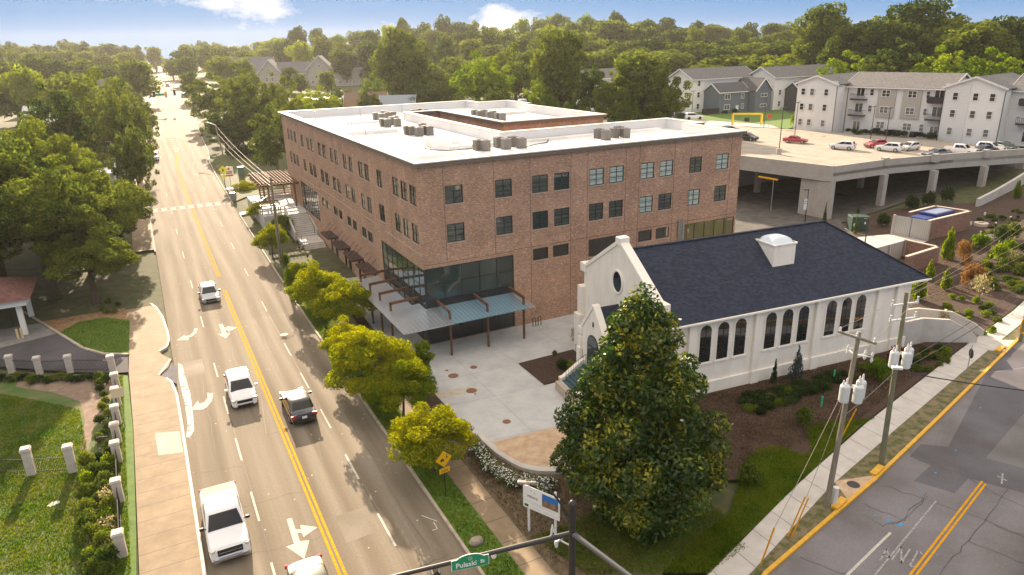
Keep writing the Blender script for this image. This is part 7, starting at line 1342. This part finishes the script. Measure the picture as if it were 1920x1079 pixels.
# shrubs
SH = {}
def shrubmesh(key, m, n, leaf, prof, seed, cone=False, lump=9):
    rs = random.Random(seed); bl = []
    for i in range(lump):
        a = i*2.4; q = (i+.5)/lump
        if cone: z_ = .12+q*.8; rad = (.34 if key == 'cypress' else .52)*(1-q)*rs.uniform(.5, 1.1); r_ = .36*(1-q*.8)*rs.uniform(.75, 1.15); bl.append((rad*math.cos(a), rad*math.sin(a), z_, r_, r_, r_*.8))
        else: rad = .55*math.sqrt(q); bl.append((rad*math.cos(a), rad*math.sin(a), .35+.35*(1-q)*rs.uniform(.6, 1), rs.uniform(.3, .45), rs.uniform(.3, .45), rs.uniform(.26, .4)))
    SH[key] = leaves('shrub_'+key, bl, n, leaf, seed, m, fill=.3, **prof)
shrubmesh('round', L_drk, 900, .17, {}, 1); shrubmesh('green', L_oak, 900, .17, {}, 2); shrubmesh('lime', L_lime, 900, .17, {}, 3); shrubmesh('cone', L_lime, 1100, .17, {}, 4, True, 13); shrubmesh('cypress', L_oak, 1500, .10, {}, 5, True, 14); shrubmesh('spruce', L_blue, 800, .13, {}, 6, True, 11); shrubmesh('orange', L_org, 900, .26, dict(aspect=.2, up=.0), 7); shrubmesh('pale', L_pale, 260, .14, {}, 8); shrubmesh('red', L_red, 700, .15, {}, 9); shrubmesh('gold', L_gold, 900, .15, {}, 10); shrubmesh('yew', L_drk, 700, .14, {}, 12, True, 8)
SB = MB(); SB.tube([(0, 0, -.05), (0, 0, .5)], [.03, .015], 6); SBm = SB.mesh('shrub_stem', M_bark)
def shrub(label, u, v, w, h, key, group=None, xy=None, z=None, stem=0.0, nm='shrub', cat='shrub'):
    if xy is None:
        x, y, g = atg(u, v); z = g if z is None else z
        if z != g: x, y = at(u, v, z)
    else: x, y = xy; z = G(x, y) if z is None else z
    t = thing(nm, label, cat, (x, y, z+.04), random.uniform(0, 6.28), group); o = link('foliage', SH[key], t, (0, 0, stem)); o.scale = (w/2, w/2, h-stem); s_ = link('stem', SBm, t); s_.scale = (2, 2, max(1, (stem+.3)*2)); return t
for u, v, w, h, k, lab in [(1545, 421, 1.0, 3.4, 'cypress', 'narrow cypress between the deck pier and the transformer cabinet'), (1603, 440, 1.1, 3.0, 'cypress', 'narrow cypress in front of the transformer cabinet'), (1608, 404, .8, 1.6, 'cypress', 'small cypress tip behind the transformer cabinet'), (1492, 712, 1.6, 3.0, 'spruce', 'blue grey spruce at the chapel wall'), (1450, 722, .9, 2.2, 'yew', 'narrow dark conifer at the chapel wall'), (1655, 426, 2.3, 2.2, 'round', 'dark shrub on the bank left of the grey gates'), (1708, 395, 2.6, 2.6, 'round', 'dark bush behind the bin enclosure, nearest the deck pillar'), (1740, 386, 2.6, 2.4, 'round', 'dark bush behind the bin enclosure in the middle'), (1774, 380, 2.6, 2.8, 'round', 'dark bush behind the bin enclosure close to the retaining wall'), (1775, 488, 2.4, 4.2, 'cone', 'bright yellow green conifer before the low enclosure'), (1722, 565, 2.6, 3.0, 'cone', 'bright yellow green bush by the chapel roof tip'), (1740, 528, 1.6, 2.6, 'cone', 'light green conifer behind the chapel roof tip'), (1770, 545, 1.7, 2.6, 'cone', 'yellow green conifer in the middle of the bank'), (1822, 540, 3.2, 3.0, 'orange', 'large orange ornamental grass on the bank'), (1805, 487, 2.2, 2.6, 'orange', 'darker orange grass farther up the bank'), (1812, 500, 1.4, 1.6, 'orange', 'small tan grass between the two orange clumps'), (1836, 468, 2.6, 2.2, 'lime', 'light green bush above the orange grass'), (1875, 455, 2.4, 2.4, 'green', 'dark green bush below the chamber ring'), (1898, 450, 2.2, 2.4, 'green', 'dark green bush near the right edge'), (1890, 480, 2.2, 2.2, 'lime', 'light bush near the right edge under the wires'), (1868, 505, 2.2, 3.2, 'lime', 'loose light green sapling under the wires'), (1888, 505, 2.0, 2.6, 'pale', 'pale sparse sapling near the right edge'), (1833, 570, 2.6, 3.4, 'pale', 'pale sparse young tree below the orange grass'), (1766, 625, 1.6, 2.4, 'pale', 'pale sparse young tree in front of the concrete stair wall'), (1905, 372, 2.2, 3.0, 'cone', 'yellow green bush by the top of the retaining wall'), (1370, 206, 1.6, 3.6, 'gold', 'golden young tree in front of the blue wing'), (1258, 218, 1.6, 3.6, 'gold', 'golden shrub below the huge dark tree'), (1488, 236, 1.8, 3.0, 'lime', 'lime shrub at the left corner of the apartments'), (1826, 264, 2.2, 4.2, 'lime', 'slim lime tree before the right apartment gable'), (1634, 246, 2.6, 4.4, 'green', 'dark young tree beside the left balconies'), (1706, 250, 2.2, 3.6, 'pale', 'bare twiggy young tree in the middle of the balcony front'), (1425, 200, 2.0, 3.0, 'green', 'dark bush between the rear blocks'), (446, 296, 6.0, 2.6, 'round', 'clipped dark hedge bush in the park nearest the avenue'), (470, 294, 6.5, 2.8, 'round', 'clipped dark hedge bush in the park under the trees'), (500, 297, 6.0, 3.2, 'green', 'large dark bush in the park behind the pergola')]: shrub(lab, u, v, w, h, k, z=5.9 if u > 1240 and v < 270 else None, stem=.9 if 'young tree' in lab or 'slim' in lab or 'sapling' in lab else 0)
x, y = at(1680, 685, .1); shrub('crimson shrub on the bed in front of the chapel', 0, 0, 2.0, 1.8, 'red', xy=(x, y), z=.1)
shrub('loose green bush left of the mossy pole', 0, 0, 2.4, 1.9, 'lime', xy=at(1645, 712, .1), z=.1); shrub('olive bush on the bare bed left of the corner lawn', 0, 0, 1.5, 1.5, 'green', xy=at(1506, 800, .1), z=.1); shrub('green bush beside the magnolia skirt', 0, 0, 1.8, 1.4, 'green', xy=at(1402, 905, .1), z=.1)
for u, v, w, h, k, lab in [(1072, 700, 1.2, 1.1, 'lime', 'light green shrub in the bed by the chapel steps'), (1055, 694, 1.4, 1.0, 'round', 'dark shrub in the bed by the chapel steps'), (1078, 650, 1.2, 2.2, 'pale', 'grey leaved shrub at the chapel corner'), (1040, 668, .6, .5, 'green', 'tiny tuft at the corner of the plaza bed'), (1102, 740, .8, 1.1, 'green', 'upright green shrub beside the lower chapel step'), (538, 505, 1.2, 2.2, 'lime', 'bright shrub in the verge below the brown utility pole'), (562, 520, 1.0, 1.8, 'lime', 'bright shrub in the verge farther from the pole'), (1110, 762, 1.0, .8, 'round', 'dark shrub behind the low garden wall')]: shrub(lab, u, v, w, h, k)
for n_, (grp, lab, reg, k, cnt, wr, hr) in enumerate([('low shrubs on the bank above the side pavement', 'small green shrub dotted on the bark bank above the side pavement', [(1755, 560), (1905, 560), (1850, 640), (1800, 615)], 'lime', 20, (.6, 1.2), (.4, .8)), ('young plants beyond the bin enclosure', 'tiny plant in the rows beyond the bin enclosure', [(1835, 410), (1915, 395), (1918, 440), (1830, 440)], 'green', 30, (.5, 1.2), (.25, .55)), ('low shrubs at the chapel wall', 'low dark shrub in the bed along the chapel wall', [(1385, 750), (1560, 705), (1640, 690), (1560, 752), (1410, 790)], 'round', 58, (.8, 1.8), (.3, .6)), ('shrubs right of the chapel', 'low shrub in the bed below the concrete stair wall', [(1650, 690), (1770, 640), (1780, 690), (1700, 720), (1640, 720)], 'green', 24, (.7, 1.4), (.4, .8)), ('shrubs on the upper bank', 'loose shrub on the upper bank under the wires', [(1845, 480), (1918, 470), (1918, 560), (1850, 550)], 'green', 30, (.9, 2.0), (.5, 1.3)), ('small plants in the walk bed', 'small plant in the narrow bed by the stair', [(548, 455), (562, 450), (595, 500), (588, 505)], 'green', 9, (.4, .8), (.3, .5)), ('bedding plants at the apartments', 'low shrub in the planting at the foot of the apartments', [(1580, 246), (1760, 256), (1755, 262), (1590, 252)], 'round', 16, (1.4, 2.6), (.7, 1.2)), ('hedge shrubs before the blue wing', 'low dark shrub in front of the blue wing', [(1310, 212), (1405, 206), (1410, 210), (1315, 217)], 'round', 12, (1.8, 2.8), (.9, 1.3))]):
    for _ in range(cnt):
        a, c = rg.random(), rg.random(); q = reg if len(reg) == 4 else reg[:2]+[reg[2], reg[-1]]
        u = (q[0][0]*(1-a)+q[1][0]*a)*(1-c)+(q[3][0]*(1-a)+q[2][0]*a)*c; v = (q[0][1]*(1-a)+q[1][1]*a)*(1-c)+(q[3][1]*(1-a)+q[2][1]*a)*c
        shrub(lab, u, v, rg.uniform(*wr), rg.uniform(*hr), k if rg.random() < .75 else rg.choice(['green', 'lime', 'round']), grp, z=5.9 if v < 270 else None)
# white posts in the young planting
b = MB(); b.lathe([(.12, 0), (.12, .5), (.02, .52)], n=8); wp = b.mesh('white_tube', L_wht)
for u, v in ((1820, 423), (1846, 405), (1866, 424), (1894, 413), (1910, 428), (1838, 441), (1845, 448), (1772, 590)): x, y, z = atg(u, v); o = link('plant_guard', wp, None, (x, y, z)); tag(o, 'short white plant guard tube on the young planting', 'plant guard', 'white plant guards on the slope')
# flower bed along the curved wall
FL = {}
for i in range(2): bl = roundblobs(100+i, .62, .1, .75, 8, (.3, .45)); FL[i] = (leaves('flower_leaf%d' % i, bl, 420, .13, 100+i, L_oak), leaves('petals%d' % i, [(q[0], q[1], q[2]+.05, q[3]*1.02, q[4]*1.02, q[5]) for q in bl], 150, .085, 200+i, L_wht, aspect=1.0, up=1.2, fill=0))
for k, (u, v) in enumerate([(893, 842), (905, 855), (912, 868), (922, 878), (934, 886), (944, 896), (956, 898), (964, 908), (985, 905), (1012, 908), (1030, 912), (1020, 918)]):
    x, y = at(u, v+4, .15); t = thing('flower_clump', 'clump of white flowers in the bed outside the curved wall', 'flowers', (x, y, .05), k*1.3, 'white flower clumps along the curved wall', (1, 1, 1.0)); link('leaf_mound', FL[k % 2][0], t); link('flowers', FL[k % 2][1], t)['kind'] = 'stuff'
# tall shrubs behind the pavement pillars and the driveway hedge
for grp, lab, pts, kk, wr, hr in [('tall shrubs behind the pavement pillars', 'tall loose shrub behind the pavement pillars', [(u, v) for v in range(880, 1100, 17) for u in (175+rg.uniform(-12, 12), 200+rg.uniform(-10, 10))], ['green', 'lime', 'green', 'pale'], (1.0, 1.7), (.8, 1.5)), ('low shrubs behind the pavement pillars', 'low dark shrub behind the pavement pillars', [(195+rg.uniform(-12, 12), v) for v in range(722, 875, 12)], ['round', 'green'], (.8, 1.3), (.5, .8)), ('low hedge along the driveway railing', 'low dark shrub along the driveway railing', [(u, 716+rg.uniform(-5, 5)) for u in range(-10, 210, 14)], ['round', 'green'], (.8, 1.4), (.5, .8)), ('shrubs in the pine straw', 'small green shrub in the pine straw by the lane', [(205, 570), (222, 575), (200, 588), (190, 582), (215, 588)], ['green'], (.7, 1.3), (.4, .7))]:
    for u, v in pts: shrub(lab, u, v, rg.uniform(*wr), rg.uniform(*hr), rg.choice(kk), grp, z=.1)
# grass blades on lawns near the camera
def blades(name, label, polys, h, c1, c2, c3, seed, z):
    rb = np.random.default_rng(seed); V = []
    for poly, cnt in polys:
        P = np.array(poly); lo, hi = P.min(0), P.max(0); got = 0
        while got < cnt:
            q = rb.uniform(lo, hi, (cnt*3, 2)); ins = np.zeros(len(q), bool); j = len(P)-1
            for i in range(len(P)):
                c_ = ((P[i, 1] > q[:, 1]) != (P[j, 1] > q[:, 1])) & (q[:, 0] < (P[j, 0]-P[i, 0])*(q[:, 1]-P[i, 1])/(P[j, 1]-P[i, 1]+1e-12)+P[i, 0]); ins ^= c_; j = i
            q = q[ins][:cnt-got]; got += len(q); m_ = len(q)
            a = rb.uniform(0, 6.28, m_); w = rb.uniform(.015, .04, m_); hh = h*rb.uniform(.5, 1.3, m_); lx, ly = rb.normal(0, .05, m_), rb.normal(0, .05, m_)
            v = np.empty((m_, 4, 3)); dx, dy = np.cos(a)*w, np.sin(a)*w
            for k, (sx, zz__) in enumerate(((-1, 0), (1, 0), (.3, 1), (-.3, 1))): v[:, k, 0] = q[:, 0]+sx*dx+lx*zz__; v[:, k, 1] = q[:, 1]+sx*dy+ly*zz__; v[:, k, 2] = z+hh*zz__
            V.append(v.reshape(-1, 3))
    o = link(name, quadmesh(name, np.concatenate(V), leafmat(name+'_leaf', c1, c2, c3, .45))); o['kind'] = 'stuff'; o['label'] = label; o['category'] = 'grass'
sl = P2([(242, 668), (195, 665), (158, 654), (112, 626), (150, 606), (200, 598), (243, 604)])
blades('lawn_grass', 'short green grass on the lawns and verges', [(P2([(0, 1079), (0, 740), (150, 770), (165, 850), (180, 1079)]), 26000), (sl, 9000), ([(-24.2, -24), (-23.3, -24), (-23.8, 7), (-24.3, 7)], 9000), ([(-7.8, -30), (-6.2, -30), (-6.2, -14), (-5.7, 0), (-4.8, 30), (-7.8, 30)], 30000), (lawn, 26000), (P2([(1000, 1010), (1075, 1060), (1100, 1079), (1330, 1079), (1400, 1030), (1350, 960), (1250, 900), (1150, 950)]), 16000)], .09, (.035, .085, .006), (.07, .13, .01), (.15, .18, .02), 5, .1)
blades('bed_litter', 'dry stems and leaf litter on the planting beds', [([(-4.5, -14), (-2.8, -17), (-1.5, -22), (2, -23), (2.5, -30), (-3.2, -31), (-4.7, -28)], 7000), ([(9, -27), (4.5, -22), (10, -18.6), (36, -21), (36, -23), (20, -27)], 22000), ([(45, -15), (57, -9), (70, 0), (85, 3), (85, -10), (60, -17)], 12000)], .09, (.05, .035, .02), (.11, .075, .045), (.22, .16, .10), 6, .1)
# ================================================================== the air
m, n, l, b_ = NM('air'); n.remove(b_); pv = n.new('ShaderNodeVolumePrincipled'); pv.inputs['Density'].default_value = .0001; pv.inputs['Color'].default_value = (.95, .93, .88, 1); pv.inputs['Anisotropy'].default_value = .5
l.new(pv.outputs[0], n['Material Output'].inputs['Volume'])
b = MB(); b.box(-1300, -290, -4, 1500, 1390, 56); o = b.build('haze', m); o['kind'] = 'stuff'; o['label'] = 'warm hazy air over the whole view'; o['category'] = 'haze'
